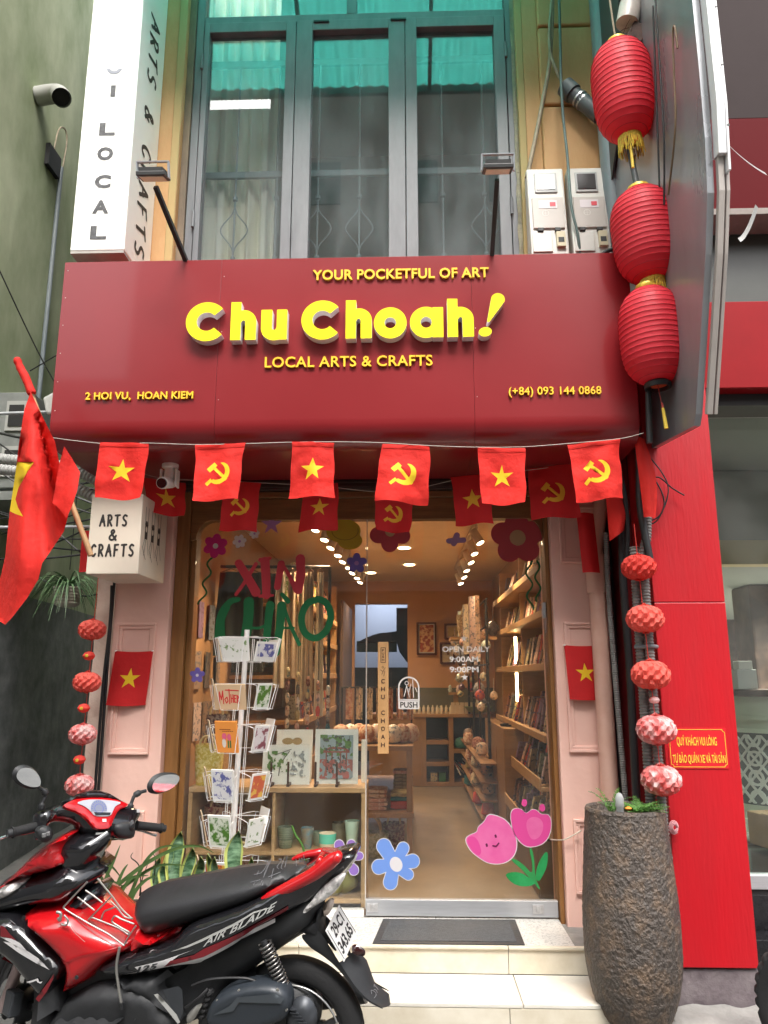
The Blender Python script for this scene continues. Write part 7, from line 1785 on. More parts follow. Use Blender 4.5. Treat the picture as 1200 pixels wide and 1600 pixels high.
for k, s_ in enumerate(['220,1400 218,1355 205,1340 208,1332', '218,1400 222,1375 232,1347', '240,1380 243,1345 238,1332']):
    strap([PXQ(p, -.60) for p in s_.split()], .006, mStD, ['dark dry curled stalk in front of the pink pillar, left one', 'dark dry stalk in front of the pink pillar, middle one', 'dark dry stalk in front of the pink pillar, right one'][k], grp=None)
t = thing('trough_fern', 'small leafy green plant at the right end of the trough behind the scooter seat', 'plant', (-.76, -.6, .5))
fern('fern_fronds', -.74, -.6, .50, 26, .24, t, mFern, .8, 1.0, .02)
cable('green_sprout', [PXQ('478,1345', -.1), PXQ('472,1320', -.1), PXQ('462,1305', -.1), PXQ('456,1290', -.1)], .006, mFern, 'single pale green stem rising before the window', 'stem')

# ================================================================== left side: camera, housings, rods, hanging plant
sc_ = thing('security_camera', 'white security camera hanging under the left end of the sign', 'camera', (-1.33, -.48, 2.75))
MB().lathe([(.045, 0), (.045, -.02), (.02, -.03), (.02, -.05)], (-1.33, -.50, 2.752), 20).build('ceiling_mount', mWhite, sc_, smooth=40)
MB().tube([(-1.33, -.50, 2.72), (-1.33, -.51, 2.665)], .03, 16).build('neck', mWhite, sc_, smooth=50)
MB().tube([(-1.33, -.46, 2.66), (-1.33, -.62, 2.615)], .033, 18).build('camera_body', mWhite, sc_, smooth=50)
MB().tube([(-1.33, -.62, 2.615), (-1.33, -.632, 2.611)], .027, 16).build('lens_face', M('black_lens', (.01, .01, .01), .1), sc_, smooth=50)
g = MB(); g.box(-1.378, -1.367, -.53, -.47, 2.62, 2.72); g.box(-1.293, -1.282, -.53, -.47, 2.62, 2.72); g.build('antenna', mWhite, sc_, bevel=.003)
t = thing('outdoor_speaker', 'pale grey weather stained housing with round end beside the sign edge', 'housing', (-1.95, -.4, 3.1))
g = MB(); g.add([(-2.02, -.30, 3.16), (-1.83, -.30, 3.27), (-1.83, -.30, 3.06), (-1.99, -.30, 3.04), (-2.02, -.65, 3.10), (-1.83, -.65, 3.21), (-1.83, -.65, 3.02), (-1.99, -.65, 3.0)], [(0, 1, 2, 3), (4, 5, 6, 7), (0, 1, 5, 4), (1, 2, 6, 5), (2, 3, 7, 6), (3, 0, 4, 7)])
g.build('housing_shell', M('weathered_white', (.45, .45, .42), .6, var=.2, vs=14), t, bevel=.015)
for nm_, pts, lab in (('support_rod', [(-3.3, -.62, 2.995), (-1.8, -.62, 3.03)], 'thin pale metal rod running left from the sign edge'), ('support_rod', [(-3.0, -.40, 2.42), (-1.70, -.40, 2.42)], 'thin pale metal rod carrying the cream box sign')):
    o = MB().tube(pts, .009, 10).build(nm_, mAlu, None, smooth=60); tag(o, lab, 'rod')
ribbed('corrugated_conduit', [(-3.2, -.25, 2.93), (-2.3, -.22, 2.86), (-2.0, -.2, 2.80), (-1.72, -.17, 2.66)], .033, 'upper grey corrugated conduit sagging left behind the flags', mat=M('pale_conduit', (.34, .34, .33), .5), pitch=.022)
ribbed('corrugated_conduit', [(-3.2, -.30, 2.84), (-2.3, -.28, 2.78), (-2.0, -.25, 2.70), (-1.72, -.2, 2.55)], .033, 'lower grey corrugated conduit sagging left behind the flags', mat=M('pale_conduit', (.34, .34, .33), .5), pitch=.022)
t = thing('meter_cabinet', 'grey cabinet with two square openings at the far left wall', 'cabinet', (-3.2, 1.4, 3.2))
box('cabinet_body', -3.38, -3.05, 1.2, 1.75, 3.05, 3.85, M('grey_cabinet_paint', (.22, .23, .22), .5, var=.15, vs=8), t, bevel=.008)
for z in (3.52, 3.14):
    box('window_trim', -3.24, -3.07, 1.185, 1.1985, z, z + .25, M('pale_trim', (.40, .40, .38), .5), t); box('dark_opening', -3.215, -3.095, 1.178, 1.184, z + .035, z + .215, mDark, t)
box('cabinet_shelf', -3.38, -3.0, 1.1, 1.75, 2.93, 3.0, M('grey_cabinet_paint', (.22, .23, .22), .5), t)
hp = thing('hanging_plant', 'spider plant in a ribbed cream pot hanging in the alley', 'plant', (-2.32, .5, 2.12))
MB().lathe([(.06, .0), (.075, .01)] + [(.075 + .02 * i / 12 + (.003 if i % 2 else 0), .01 + .12 * i / 12) for i in range(13)] + [(.085, .13), (.08, .11)], (-2.30, .5, 2.05), 26).build('pot', M('cream_pot', (.48, .45, .38), .5), hp, smooth=30)
g = MB()
for k in range(110):
    a = random.uniform(0, 2 * PI); l = random.uniform(.14, .36); e = random.uniform(.6, 1.5)
    P_ = [Vector((-2.30 + l * t_ * math.cos(a), .5 + l * t_ * math.sin(a), 2.17 + l * (e * t_ - 1.15 * t_ * t_ * (1 + .3 * e)))) for t_ in np.linspace(0, 1, 8)]
    s_ = Vector((-math.sin(a), math.cos(a), .2))
    vs = []
    for i, p in enumerate(P_): w_ = .0055 * (1 - (i / 7) ** 2) + .0008; vs += [p - s_ * w_, p + s_ * w_]
    g.add(vs, [(2 * i, 2 * i + 1, 2 * i + 3, 2 * i + 2) for i in range(7)])
g.build('leaves', M('spider_leaf', (.05, .12, .05), .5, col2=(.16, .27, .12), vs=25), hp, fixn=False)
MB().tube([(-2.30, .5, 2.3), (-2.25, .4, 2.9)], .003, 5).build('hanger', mCord, hp)
for i in range(16):
    x0 = -3.3 + random.random() * .3; z0 = 2.4 + random.random() * 1.2
    x1 = -1.85 + random.random() * .1; z1 = 2.4 + random.random() * .9; y = random.uniform(-.1, 1.6)
    m_ = ((x0 + x1) / 2, y, (z0 + z1) / 2 - random.uniform(.05, .3))
    cable('wire', [(x0, y + .2, z0), m_, (x1, y, z1)], random.choice((.005, .007, .010)), mCord, 'thin black wire sagging in the dark alley behind the flags', 'wire', 5, 'wires sagging across the alley')
for i, (lab, P_) in enumerate((('thin cable loop on the green wall above the flag pole', [(-3.3, 1.6, 4.2), (-2.9, 1.6, 4.45), (-2.55, 1.6, 4.62), (-2.4, 1.6, 4.5), (-2.5, 1.6, 4.38), (-2.65, 1.6, 4.5)]), ('thin cable sagging across the green wall to the sign', [(-3.36, 1.0, 4.9), (-3.0, 1.6, 4.0), (-2.6, 1.6, 3.95), (-2.2, 1.4, 4.3)]))):
    cable('cable', P_, .006, mCord, lab, n=5)

# ================================================================== the scooter
BO = Vector((-.432, -1.272, .021))
BR = Matrix.Rotation(math.radians(170), 3, 'Z') @ Matrix.Rotation(math.radians(-9), 3, 'X')
bike = thing('scooter', 'red and black scooter with black seat parked before the shop window', 'scooter', BO)
bike.rotation_euler = BR.to_euler(); WM[bike.name] = Matrix.Translation(BO) @ BR.to_4x4()
def bl(px, py, c):
    o = BR.transposed() @ (EYE - BO); d = BR.transposed() @ ray(px, py); t = (c - o.y) / d.y; return o + d * t
def S(c, s): return [(p.x, p.z) for p in (bl(x, y, c) for x, y in pp(s))]
def S3(c, s): return [tuple(bl(x, y, c)) for x, y in pp(s)]
def Z(crop, s):
    ox, oy, k = {'A': (0, 1150, 1.9355), 'B': (0, 1350, 4), 'C': (200, 1320, 5.4545), 'D': (400, 1320, 5), 'E': (0, 1170, 4)}[crop]
    return ' '.join('%.2f,%.2f' % (ox + x / k, oy + y / k) for x, y in pp(s))
mBr = M('gloss_red_fairing', (.50, .006, .010), .22, coat=.8, var=.05, vs=3, rvar=.05)
mBrD = M('satin_red_fairing', (.42, .010, .015), .34, coat=.2, var=.08, vs=5, rvar=.08)
mBkG = M('gloss_black_fairing', (.010, .010, .012), .16, coat=.9)
mBkM = M('matte_black_plastic', (.022, .023, .025), .55, var=.25, vs=6, bump=.08, bs=90)
mSeat = M('black_vinyl_seat', (.022, .022, .024), .42, bump=.12, bs=160, rvar=.08, var=.1)
mRub = M('tyre_rubber', (.016, .016, .017), .8, bump=.2, bs=60)
mChr = M('chrome', (.62, .62, .62), .15, metal=1.)
mWir = M('pale_steel_rod', (.42, .41, .38), .3, metal=.7)
mAlD = M('dark_cast_alloy', (.055, .060, .068), .38, metal=.35, var=.15)
mWh = M('white_decal', (.72, .70, .70), .35, coat=.4); mMr = M('maroon_decal', (.20, .008, .015), .3, coat=.4); mSil = M('silver_decal', (.50, .50, .48), .3)
mLens = M('clear_smoke_lens', (.78, .76, .74), .12, coat=1., col2=(.32, .31, .30), vs=30, thresh=(.45, .6))
def body(nm, outl, W, r, mat, step=.022, yc=0., flat=.0, sm=2, par=None, mp=None):
    g = MB(); yf = inflate(g, outl, W, r, step, yc, mp, sm, flat=flat)
    o = g.build(nm, mat, par or bike, smooth=70, local=True); return o, yf
def mirror_body(nm, outl, W, r, mat, yc, **k):
    a, yf = body(nm, outl, W, r, mat, yc=yc, **k); body(nm, outl, W, r, mat, yc=-yc, **k); return a, yf
def decal(nm, outl, yf, mat, off=.002, step=.02, par=None):
    vo, fo = fillgrid(outl, step); g = MB(); g.v = [(x, yf(x, z) + off, z) for x, z in vo]; g.f = list(fo); g.m = [0] * len(fo)
    return g.build(nm, mat, par or bike, smooth=180, local=True, fixn=False)
# wheels
def wheel(c, R, rot, par, front=False):
    T = Matrix.Translation(c) @ (rot or Matrix.Identity(4)) @ Matrix.Rotation(PI / 2, 4, 'X')
    tw = .042; prof = [(R * .70, -.030), (R * .74, -tw), (R * .86, -tw * 1.02), (R * .95, -tw * .75), (R * .99, -tw * .35), (R, 0), (R * .99, tw * .35), (R * .95, tw * .75), (R * .86, tw * 1.02), (R * .74, tw), (R * .70, .030)]
    P_ = [tuple(q)[:2] for q in spline([(a, b, 0) for a, b in prof], 3)]
    w_ = MB().lathe(P_, n=80, T=T, caps=False, rf=lambda i, a: 1 - (.010 if (12 < i < 19 and int(a * 80 / PI) % 4 == (i % 3)) else 0)).build('front_tyre' if front else 'rear_tyre', mRub, par, smooth=40, local=True)
    g = MB().lathe([(R * .70, -.034), (R * .745, -.036), (R * .70, -.028), (R * .64, -.012), (R * .64, .012), (R * .70, .028), (R * .745, .036), (R * .70, .034), (R * .67, .014), (R * .67, -.014), (R * .70, -.034)], n=64, T=T, caps=False)
    g.build('rim', M('dark_alloy_rim', (.09, .09, .095), .35, metal=.5), w_, smooth=40, local=True)
    for k in range(5):
        a = 2 * PI * k / 5 + .5; g = MB()
        for s_ in (-.14, .14):
            p0 = T @ Vector((R * .16 * math.cos(a), R * .16 * math.sin(a), 0)); p1 = T @ Vector((R * .66 * math.cos(a + s_), R * .66 * math.sin(a + s_), 0)); pm = T @ Vector((R * .42 * math.cos(a), R * .42 * math.sin(a), 0))
            g.bar(p0, pm, .030, .022, up=tuple(T.to_3x3() @ Vector((0, 0, 1)))); g.bar(pm, p1, .020, .020, up=tuple(T.to_3x3() @ Vector((0, 0, 1))))
        g.build('spoke', M('dark_alloy_rim', (.09, .09, .095), .35), w_, bevel=.003, local=True)
    MB().lathe([(.0, -.05), (R * .24, -.05), (R * .27, -.03), (R * .27, .03), (R * .2, .05), (0, .05)], n=30, T=T).build('hub', mAlD, w_, smooth=35, local=True)
    return w_
RW = .263
wheel((0, 0, .263), RW, None, bike)
AX = Vector((-math.sin(math.radians(25)), 0, math.cos(math.radians(25)))); P0 = Vector((.90, 0, .96))
ST = Matrix.Translation(P0) @ Matrix.Rotation(math.radians(-35), 4, AX) @ Matrix.Translation(-P0)
fw_ = wheel((1.175, 0, .263), RW, None, bike, True)
def steer_obj(o):
    o.data.transform(ST); 
    for c in o.children: c.data.transform(ST)
steer_obj(fw_)
for s_ in (-1, 1):
    g = MB().tube([ST @ Vector((1.175, s_ * .075, .25)), ST @ Vector((1.04, s_ * .075, .62))], [.024, .019], 14)
    g.build('fork_leg', M('pinkish_alloy_fork', (.42, .32, .31), .35, metal=.4), bike, smooth=50, local=True)
TD = ST @ Matrix.Translation((1.175, .062, .263)) @ Matrix.Rotation(PI / 2, 4, 'X')
MB().lathe([(.05, -.003), (.095, -.003), (.095, .003), (.05, .003), (.05, -.003)], n=40, T=TD, caps=False).build('brake_disc', mChr, bike, smooth=30, local=True)
MB().box(1.06, 1.13, .05, .10, .25, .34, ST).build('brake_caliper', mAlD, bike, bevel=.008, local=True)
gf = MB(); 
def fnd(u, v):
    a = math.radians(20 + 150 * u); r = .285 + .012 * math.cos((v - .5) * PI)
    return ST @ Vector((1.175 + r * math.cos(a), .062 * 2 * (v - .5), .263 + r * math.sin(a) - .03 * abs(v - .5) * 2))
gf.grid(fnd, 24, 8).build('front_mudguard', mBkM, bike, smooth=80, local=True)

# lower black body, engine bay, floor
body('inner_frame', S(.12, '70,1500 140,1490 210,1500 300,1490 400,1440 470,1400 500,1420 480,1470 430,1500 390,1530 350,1560 330,1610 200,1640 90,1640'), .10, .06, mBkM, .04)
body('floor_skirt', S(.16, Z('B', '300,945 420,850 520,800 600,770 860,780 960,800 1010,880 1090,960 1130,1010 1060,1080 600,1120 300,1110')), .185, .03, mBkM, .03, flat=.6)
body('foot_rest', S(.2, Z('B', '280,975 380,945 700,950 850,960 860,1000 700,1060 280,1060')), .235, .03, mBkM, .03, flat=.3)
_, yd = body('lower_side_cover', S(.17, Z('C', '-230,1230 -130,1140 0,1150 130,1130 400,1075 600,1055 560,1090 400,1160 240,1250 330,1340 470,1500 420,1640 330,1560 200,1440 0,1320 -200,1260')), .172, .04, mBkM, .03)
decal('alloy_step_panel', S(.175, Z('C', '300,1235 430,1200 465,1230 475,1420 440,1500 400,1440')), lambda x, z: .178, mAlD, .0)
decal('step_edge', S(.175, Z('C', '225,1270 260,1262 420,1440 450,1505 430,1520 350,1420')), lambda x, z: .180, mSil, .0)
# centre tunnel and red inner panels
body('red_tunnel', S(-.085, Z('B', '520,185 600,180 680,225 740,275 800,330')) + S(.09, Z('B', '862,450 1100,410 1130,415 1040,510 960,550 760,600 640,545 560,460 500,340')), .090, .02, mBrD, .022, flat=.75, sm=1)
body('tunnel_lid', S(-.04, Z('B', '745,275 835,290 850,380')) + S(.04, Z('B', '800,440 720,440 655,430')), .05, .012, M('grey_hook_plate', (.35, .34, .32), .45), .03)
_, yr = body('red_leg_shield', S(.20, Z('B', '15,365 100,330 210,312 330,310 420,325 480,380 560,440 660,500 755,560 780,590 720,650 640,690 560,750 500,815 400,860 350,890 300,920 310,840 355,680 250,545 140,450')), lambda x, z: .185 + .03 * math.sin((x - .8) * 9), .07, mBr, .022)
decal('fairing_seam', S(.20, Z('B', '150,455 250,540 360,610 410,610 420,598 480,580 600,570 720,572 600,577 490,590 425,612 400,625 350,620 240,555')), yr, mBrD, .0035)
for p in ('85,380', '245,525', '470,718'):
    x, z = S(.2, Z('B', p))[0]
    MB().lathe([(0, 0), (.008, 0), (.007, .003), (0, .003)], n=12, T=Matrix.Translation((x, yr(x, z) + .004, z)) @ Matrix.Rotation(-PI / 2, 4, 'X'), caps=False).build('fairing_screw', mBkM, bike, local=True)
_, yk = body('dark_front_panel', S(.22, Z('B', '-260,420 -140,360 0,360 25,372 90,425 200,520 330,640 352,680 340,720 300,790 245,870 215,850 120,740 0,590 -160,560 -260,500')), .215, .03, mBkG, .018, flat=.75)
decal('white_stripe', S(.22, Z('B', '0,456 70,468 120,492 180,560 150,548 110,520')), lambda x, z: .2155, mWh, .003, .012)
decal('white_stripe', S(.22, Z('B', '18,486 60,492 170,545 240,592 308,664 225,622 120,560')), lambda x, z: .2155, mWh, .003, .012)
decal('red_stripe', S(.22, Z('B', '220,845 335,690 330,720 290,800 240,865')), lambda x, z: .2155, mMr, .002, .015)
decal('maroon_shade', S(.22, Z('B', '0,385 25,395 60,440 100,480 60,466 0,455')), lambda x, z: .2155, mMr, .002, .015)
x0, z0 = S(.22, Z('B', '168,740'))[0]; 
def on(yf, p0, ang, mir=-1, off=.004):
    ca, sa = math.cos(ang), math.sin(ang)
    def f(u, v, d):
        x = p0[0] + mir * (u * ca - v * sa); z = p0[1] + u * sa + v * ca
        return (x, yf(x, z) + off + d, z)
    return f
decal('small_badge', S(.22, Z('B', '160,738 200,728 235,715 245,738 265,735 255,748 235,742 225,730 200,740 165,748')), yk, mWh, .004, .01)
body('front_lower_lip', S(.2, Z('B', '0,585 100,715 215,850 300,905 280,990 262,985 280,905 190,850 60,690 -80,600')), .19, .02, mBrD, .02)
# upper black inner panel, headlight, red cowl
body('headlight_shroud', S(.15, Z('E', '-200,1010 -120,900 0,860 130,810 370,740 430,760 500,820 560,840 500,900 410,985 380,1020 200,1030 100,1055 0,1085 -150,1100')), .165, .07, mBkG, .03)
_, yc_ = body('red_front_cowl', S(.14, Z('E', '-120,960 0,850 60,795 150,700 250,620 330,575 392,568 350,610 338,665 378,742 330,765 200,805 60,845 -40,905')), .178, .06, mBr, .02, flat=.5)
decal('cowl_crease', S(.14, Z('E', '110,745 200,700 290,650 330,690 350,735 300,740 250,700 160,720')), yc_, mBrD, .003)
body('headlight_lens', S(.16, Z('E', '-90,940 0,868 125,843 95,890 40,930 -20,955 -90,975')), .180, .03, mLens, .02, flat=.8)
body('inner_leg_shield', S(.06, Z('E', '335,600 410,540 520,550 640,545 640,590 600,680 570,740 530,800 490,850 440,840 370,745 345,690')), .10, .05, mBkG, .03)
body('inner_cavity', S(.10, Z('E', '300,880 370,770 430,830 470,850 300,925')), .168, .02, mBkM, .03)
body('fuel_lid_panel', S(.09, Z('B', '400,250 480,190 560,170 590,260 520,315 440,300')), .118, .03, mBkG, .025)
# side cover with stripes
WS = lambda x, z: .165 - .085 * min(1, max(0, (.16 - x) / .34))
_, ys = body('side_cover', S(.17, '140,1522 175,1505 230,1490 262,1480 275,1465 292,1452 328,1439 392,1418 430,1395 476,1372 515,1356 538,1352 542,1360 530,1378 508,1400 478,1424 458,1432 400,1452 350,1492 312,1512 270,1516 222,1527 170,1533'), WS, .03, mBkG, .014, flat=.72, sm=1)
decal('white_stripe', S(.17, Z('C', '-70,1120 0,1105 90,1085 55,1045 140,1025 300,985 560,895 430,945 300,1048 640,958 700,930 900,828 1200,700 1200,735 900,868 640,992 600,1028 480,1028 280,1058 60,1098')), ys, mWh, .004, .013)
decal('maroon_stripe', S(.17, Z('C', '300,1048 360,990 560,940 640,890 900,778 1200,640 1330,570 1330,600 1200,690 900,828 700,930 640,958')), ys, mMr, .0045, .013)
decal('white_line', S(.17, Z('C', '360,915 500,862 620,808 880,682 1060,585 1200,560 1195,568 1062,600 880,704 620,830 500,880')), ys, mSil, .0035, .013)
decal('gloss_band', S(.17, Z('C', '440,800 520,770 700,720 1000,600 1060,572 880,660 620,770 520,800')), ys, mSil, .003, .013) if False else None
def dirang(a, b): return math.atan2(b[1] - a[1], -(b[0] - a[0]))
a_, b_ = S(.17, Z('C', '640,868'))[0], S(.17, Z('C', '1270,560'))[0]
text('side_lettering', 'AIR BLADE', mSil, (0, 0, 0), math.hypot(b_[0] - a_[0], b_[1] - a_[1]), .021, bike, offset=.02, shear=.75, spacing=1.08, local=True, surf=on(ys, a_, dirang(a_, b_), off=.006))
a_, b_ = S(.17, Z('C', '72,1088'))[0], S(.17, Z('C', '268,1048'))[0]
text('side_lettering', '125', mBkM, (0, 0, 0), math.hypot(b_[0] - a_[0], b_[1] - a_[1]), .018, bike, offset=.045, shear=.4, spacing=1.1, local=True, surf=on(ys, a_, dirang(a_, b_), off=.006))
# seat
sw = lambda x, z: .135 - .05 * max(0, min(1, (.12 - x) / .3)) - .02 * max(0, (x - .50) * 3)
st_out = S(.05, '208,1423 212,1404') + S(-.03, '224,1391 246,1377 282,1370 328,1361 383,1350 430,1345 470,1344 490,1349') + S(.07, '478,1370 436,1392 392,1417 328,1439 282,1451 238,1466 224,1463 212,1445')
seat, yse = body('seat', st_out, sw, .085, mSeat, .018, sm=2)
for p0_, wd_, ww, ang in ((Z('C', '1075,235'), '#52', .05, .25), (Z('D', '110,225'), '#25', .05, .2), (Z('D', '270,190'), '12', .045, .25)):
    a = S(.05, p0_)[0]
# chalk numbers: thin curves on the seat's flank and top
def seatline(pts, nm='chalk_mark'):
    g = MB(); P_ = []
    for x, z in S(.06, pts): P_.append((x, yse(x, z) + .0015, z))
    g.tube(spline(P_, 4), .0012, 4); g.build(nm, M('chalk', (.17, .17, .18), .8), bike, local=True)
for p_ in (Z('C', '1080,250 1140,240'), Z('C', '1075,285 1150,270'), Z('C', '1100,235 1110,300'), Z('C', '1125,195 1150,190 1145,230 1130,240'), Z('C', '1175,170 1165,240 1185,300'),
           Z('D', '110,235 190,215'), Z('D', '120,205 135,240'), Z('D', '135,160 160,165 140,200 165,205'), Z('D', '180,155 175,200 195,205'), Z('D', '205,130 205,200'), Z('D', '255,195 330,175'), Z('D', '275,160 290,200'), Z('D', '300,150 305,190 320,150 330,180'), Z('D', '335,125 345,200'), Z('D', '70,180 70,260')): seatline(p_)
body('red_seat_trim', S(.13, Z('C', '60,690 110,770 150,795 215,800 450,715 430,760 220,870 0,960 0,820')), .142, .02, mBr, .02)
# rear grab rail and tail
gr_out = Z('D', '-80,520 0,470 60,425 150,370 230,315 390,250 440,205 500,150 518,120 505,92 460,80 390,92 330,112 275,116 300,92 400,62 500,48 560,45 620,62 668,92 655,120 560,180 400,268 300,330 200,385 100,440 0,500 -60,525')
def sweep(nm, pts, rr, fl_=1.0):
    P_ = spline(pts, 6); n_ = len(P_); R_ = np.interp(np.linspace(0, 1, n_), np.linspace(0, 1, len(rr)), rr)
    return MB().tube(P_, [float(q) for q in R_], 16).build(nm, mBr, bike, smooth=60, local=True)
sweep('grab_rail', S3(.105, Z('D', '-90,525 20,462 120,402 230,345 380,268 470,215 540,160 600,112 640,88')), [.005, .014, .020, .022, .024, .026, .027, .024, .017])
sweep('grab_rail', S3(-.105, Z('D', '285,116 330,98 400,78 480,66 540,58')) + S3(0, Z('D', '610,66')) + S3(.105, Z('D', '640,88 600,140 545,190')), [.006, .012, .015, .017, .019, .020, .018, .018, .016])
sweep('grab_rail', S3(.10, Z('D', '380,268 430,225 480,160 500,115')) + S3(.02, Z('D', '520,75')), [.016, .014, .012, .011, .010])
body('tail_cover', S(.0, Z('D', '300,330 400,290 520,225 590,185 630,190 590,240 480,330 420,400 300,420')), .088, .03, mBkG, .02)
_, yt = mirror_body('tail_light', S(.08, Z('D', '372,515 400,470 440,430 480,370 560,290 640,230 712,205 700,250 640,340 590,385 520,435 460,470 400,520')), .020, .015, mLens, .088, step=.011, flat=.4)
body('indicator_lens', S(.09, Z('D', '355,400 440,355 480,350 440,410 370,420')), .098, .02, mLens, .02)
body('clear_lower_lens', S(.0, Z('D', '505,480 600,400 612,440 605,480 560,560 535,530')), .05, .02, M('cream_reflector', (.60, .50, .42), .3), .02)
# rear fender, plate
body('rear_inner_fender', S(.05, Z('D', '100,700 330,640 430,560 495,490 540,555 500,650 520,720 600,850 600,900 500,780 380,700 250,760 120,820')), .070, .03, mBkM, .025)
def flap(u, v):
    L_ = S3(.055, Z('D', '640,925 740,1060 830,1180 900,1240 985,1275'))
    R_ = S3(-.055, Z('D', '770,800 865,900 930,1080 1040,1165 1050,1235'))
    k = v * (len(L_) - 1); i = min(int(k), len(L_) - 2); t_ = k - i
    a = Vector(L_[i]).lerp(Vector(L_[i + 1]), t_); b = Vector(R_[i]).lerp(Vector(R_[i + 1]), t_)
    return a.lerp(b, u) + Vector((-.012 * math.sin(u * PI), 0, .0))
MB().grid(flap, 8, 16).build('rear_mud_flap', mBkM, bike, smooth=80, local=True)
mirror_body('fender_side', S(.055, Z('D', '340,700 430,690 470,640 560,760 660,930 830,1180 1000,1275 985,1280 830,1200 640,960 520,860 420,800')), .006, .01, mBkM, .058, step=.03)
body('rear_reflector', S(-.03, Z('D', '760,750 810,745 872,790 865,845 800,825 765,800')), .03, .01, M('dark_reflector', (.03, .006, .006), .15, coat=1), .02)
cl = S3(.085, Z('D', '510,688 655,935')); cr_ = S3(-.085, Z('D', '618,485 752,705'))
q0, q3, q1, q2 = Vector(cl[0]), Vector(cl[1]), Vector(cr_[0]), Vector(cr_[1])     # q0 left top, q1 right top, q2 right bottom, q3 left bottom
xd_ = (q1 - q0); yd_ = (q0 - q3); nd_ = xd_.cross(yd_).normalized()
q0, q1, q2, q3 = [q + nd_ * .022 for q in (q0, q1, q2, q3)]
pl_ = MB(); pl_.add([q0, q1, q2, q3] + [q - nd_ * .004 for q in (q0, q1, q2, q3)], [(0, 1, 2, 3), (4, 5, 6, 7), (0, 1, 5, 4), (1, 2, 6, 5), (2, 3, 7, 6), (3, 0, 4, 7)])
plate = pl_.build('number_plate', M('plate_white', (.72, .72, .70), .4), bike, local=True, bevel=.006)
def psurf(x, y): 
    return lambda u, v, d: (q3 + (q2 - q3) * (x + u) + ((q0 + (q1 - q0) * (x + u)) - (q3 + (q2 - q3) * (x + u))) * (y + v)) + nd_ * (.0015 + d)
mPlk = M('plate_black', (.012, .012, .014), .5)
text('plate_number', '29-C1', mPlk, (0, 0, 0), .66, .30, plate, offset=.03, local=True, lift=0, surf=psurf(.17, .60))
text('plate_number', '343.65', mPlk, (0, 0, 0), .80, .32, plate, offset=.03, local=True, lift=0, surf=psurf(.10, .14))
lp = contours(lambda X, Y: np.abs(rect(X, Y, .04, .96, .05, .95)) - .010, (0, 1, 0, 1), .02)
MB().extrude(lp, lambda u, v, w_: psurf(0, 0)(u, v, 0), 0).build('plate_border', mPlk, plate, local=True, fixn=False)
# flap chalk number
fl = lambda u, v, d=.002: Vector(flap(u, v)) + Vector((-.002, .001, .002))
g = MB()
for st_ in ([(.30, .56), (.42, .50), (.48, .56), (.40, .62), (.22, .66)], [(.55, .52), (.60, .56), (.52, .60)], [(.68, .50), (.80, .49), (.70, .58)]): g.tube([fl(*p) for p in spline([(a, b, 0) for a, b in st_], 4) for p in [(p[0], p[1])]], .0014, 4)
g.build('chalk_number', M('chalk', (.17, .17, .18), .8), bike, local=True)
# shock absorber with spring
t0, t1 = Vector(bl(412, 1470, .13)), Vector(bl(444, 1545, .13))
MB().tube([t0, t1], .011, 12).build('shock_rod', mBkM, bike, smooth=60, local=True)
n_ = 12; sp = []
dx = (t1 - t0).normalized(); e1 = dx.cross(Vector((0, 1, 0))).normalized(); e2 = dx.cross(e1)
for i in range(n_ * 14 + 1):
    q = i / (n_ * 14); a = 2 * PI * n_ * q; sp.append(t0.lerp(t1, .04 + .92 * q) + e1 * .024 * math.cos(a) + e2 * .024 * math.sin(a))
MB().tube(sp, .0042, 7).build('shock_spring', M('dark_chrome_spring', (.22, .21, .20), .25, metal=.8), bike, smooth=60, local=True)
# engine and air cleaner
body('engine_block', S(.08, '300,1560 345,1535 400,1525 470,1545 500,1590 480,1640 300,1650'), .09, .05, mBkM, .035)
ac, yac = body('air_cleaner', S(.2, '318,1600 324,1577 334,1564 352,1552 370,1546 400,1541 430,1544 446,1556 450,1576 446,1592 434,1602 400,1612 340,1614'), .055, .022, M('dark_blue_grey_cover', (.028, .034, .042), .36, bump=.06, bs=90), .014, yc=.15, flat=.55, sm=1)
decal('cover_ridge', S(.2, '334,1584 360,1570 372,1556 430,1551 444,1560 440,1566 375,1564 366,1578'), yac, M('cover_highlight', (.06, .07, .08), .3), .004, .012)
a_, b_ = S(.2, '392,1592')[0], S(.2, '420,1589')[0]
text('cover_lettering', 'eSP', mSil, (0, 0, 0), math.hypot(b_[0] - a_[0], b_[1] - a_[1]), .013, bike, offset=.03, shear=.3, local=True, surf=on(yac, a_, dirang(a_, b_), off=.005)) if False else None
body('crank_cover', S(.17, '440,1590 452,1572 470,1566 486,1580 492,1610 470,1640 440,1640'), .04, .03, mAlD, .02, yc=.12)
for k in range(5):
    x, z = S(.19, '%d,%d' % (322 - k * 3, 1558 + k * 9))[0]
    MB().lathe([(.010, -.012), (.018, -.004), (.018, .004), (.010, .012)], n=14, T=Matrix.Translation((x, .16, z)) @ Matrix.Rotation(.5, 4, 'Y')).build('rubber_bellow', mRub, bike, smooth=30, local=True)
body('side_stand_bracket', S(.19, Z('C', '490,1470 560,1380 640,1350 600,1420 560,1500 500,1540')), .012, .01, mWir, .012, yc=.185)
ring = MB().tube([tuple(Vector((0, .05, .263)) + Vector((.178 * math.cos(a), 0, .178 * math.sin(a)))) for a in np.linspace(0, 2 * PI, 48, endpoint=False)], .004, 6, closed=True)
ring.build('rim_edge', M('worn_alloy_edge', (.35, .35, .34), .3, metal=.6), bike, smooth=60, local=True)
MB().tube([(.35, -.17, .22), (.05, -.18, .26), (-.22, -.19, .32)], [.03, .05, .055], 18).build('exhaust', mBkM, bike, smooth=50, local=True)
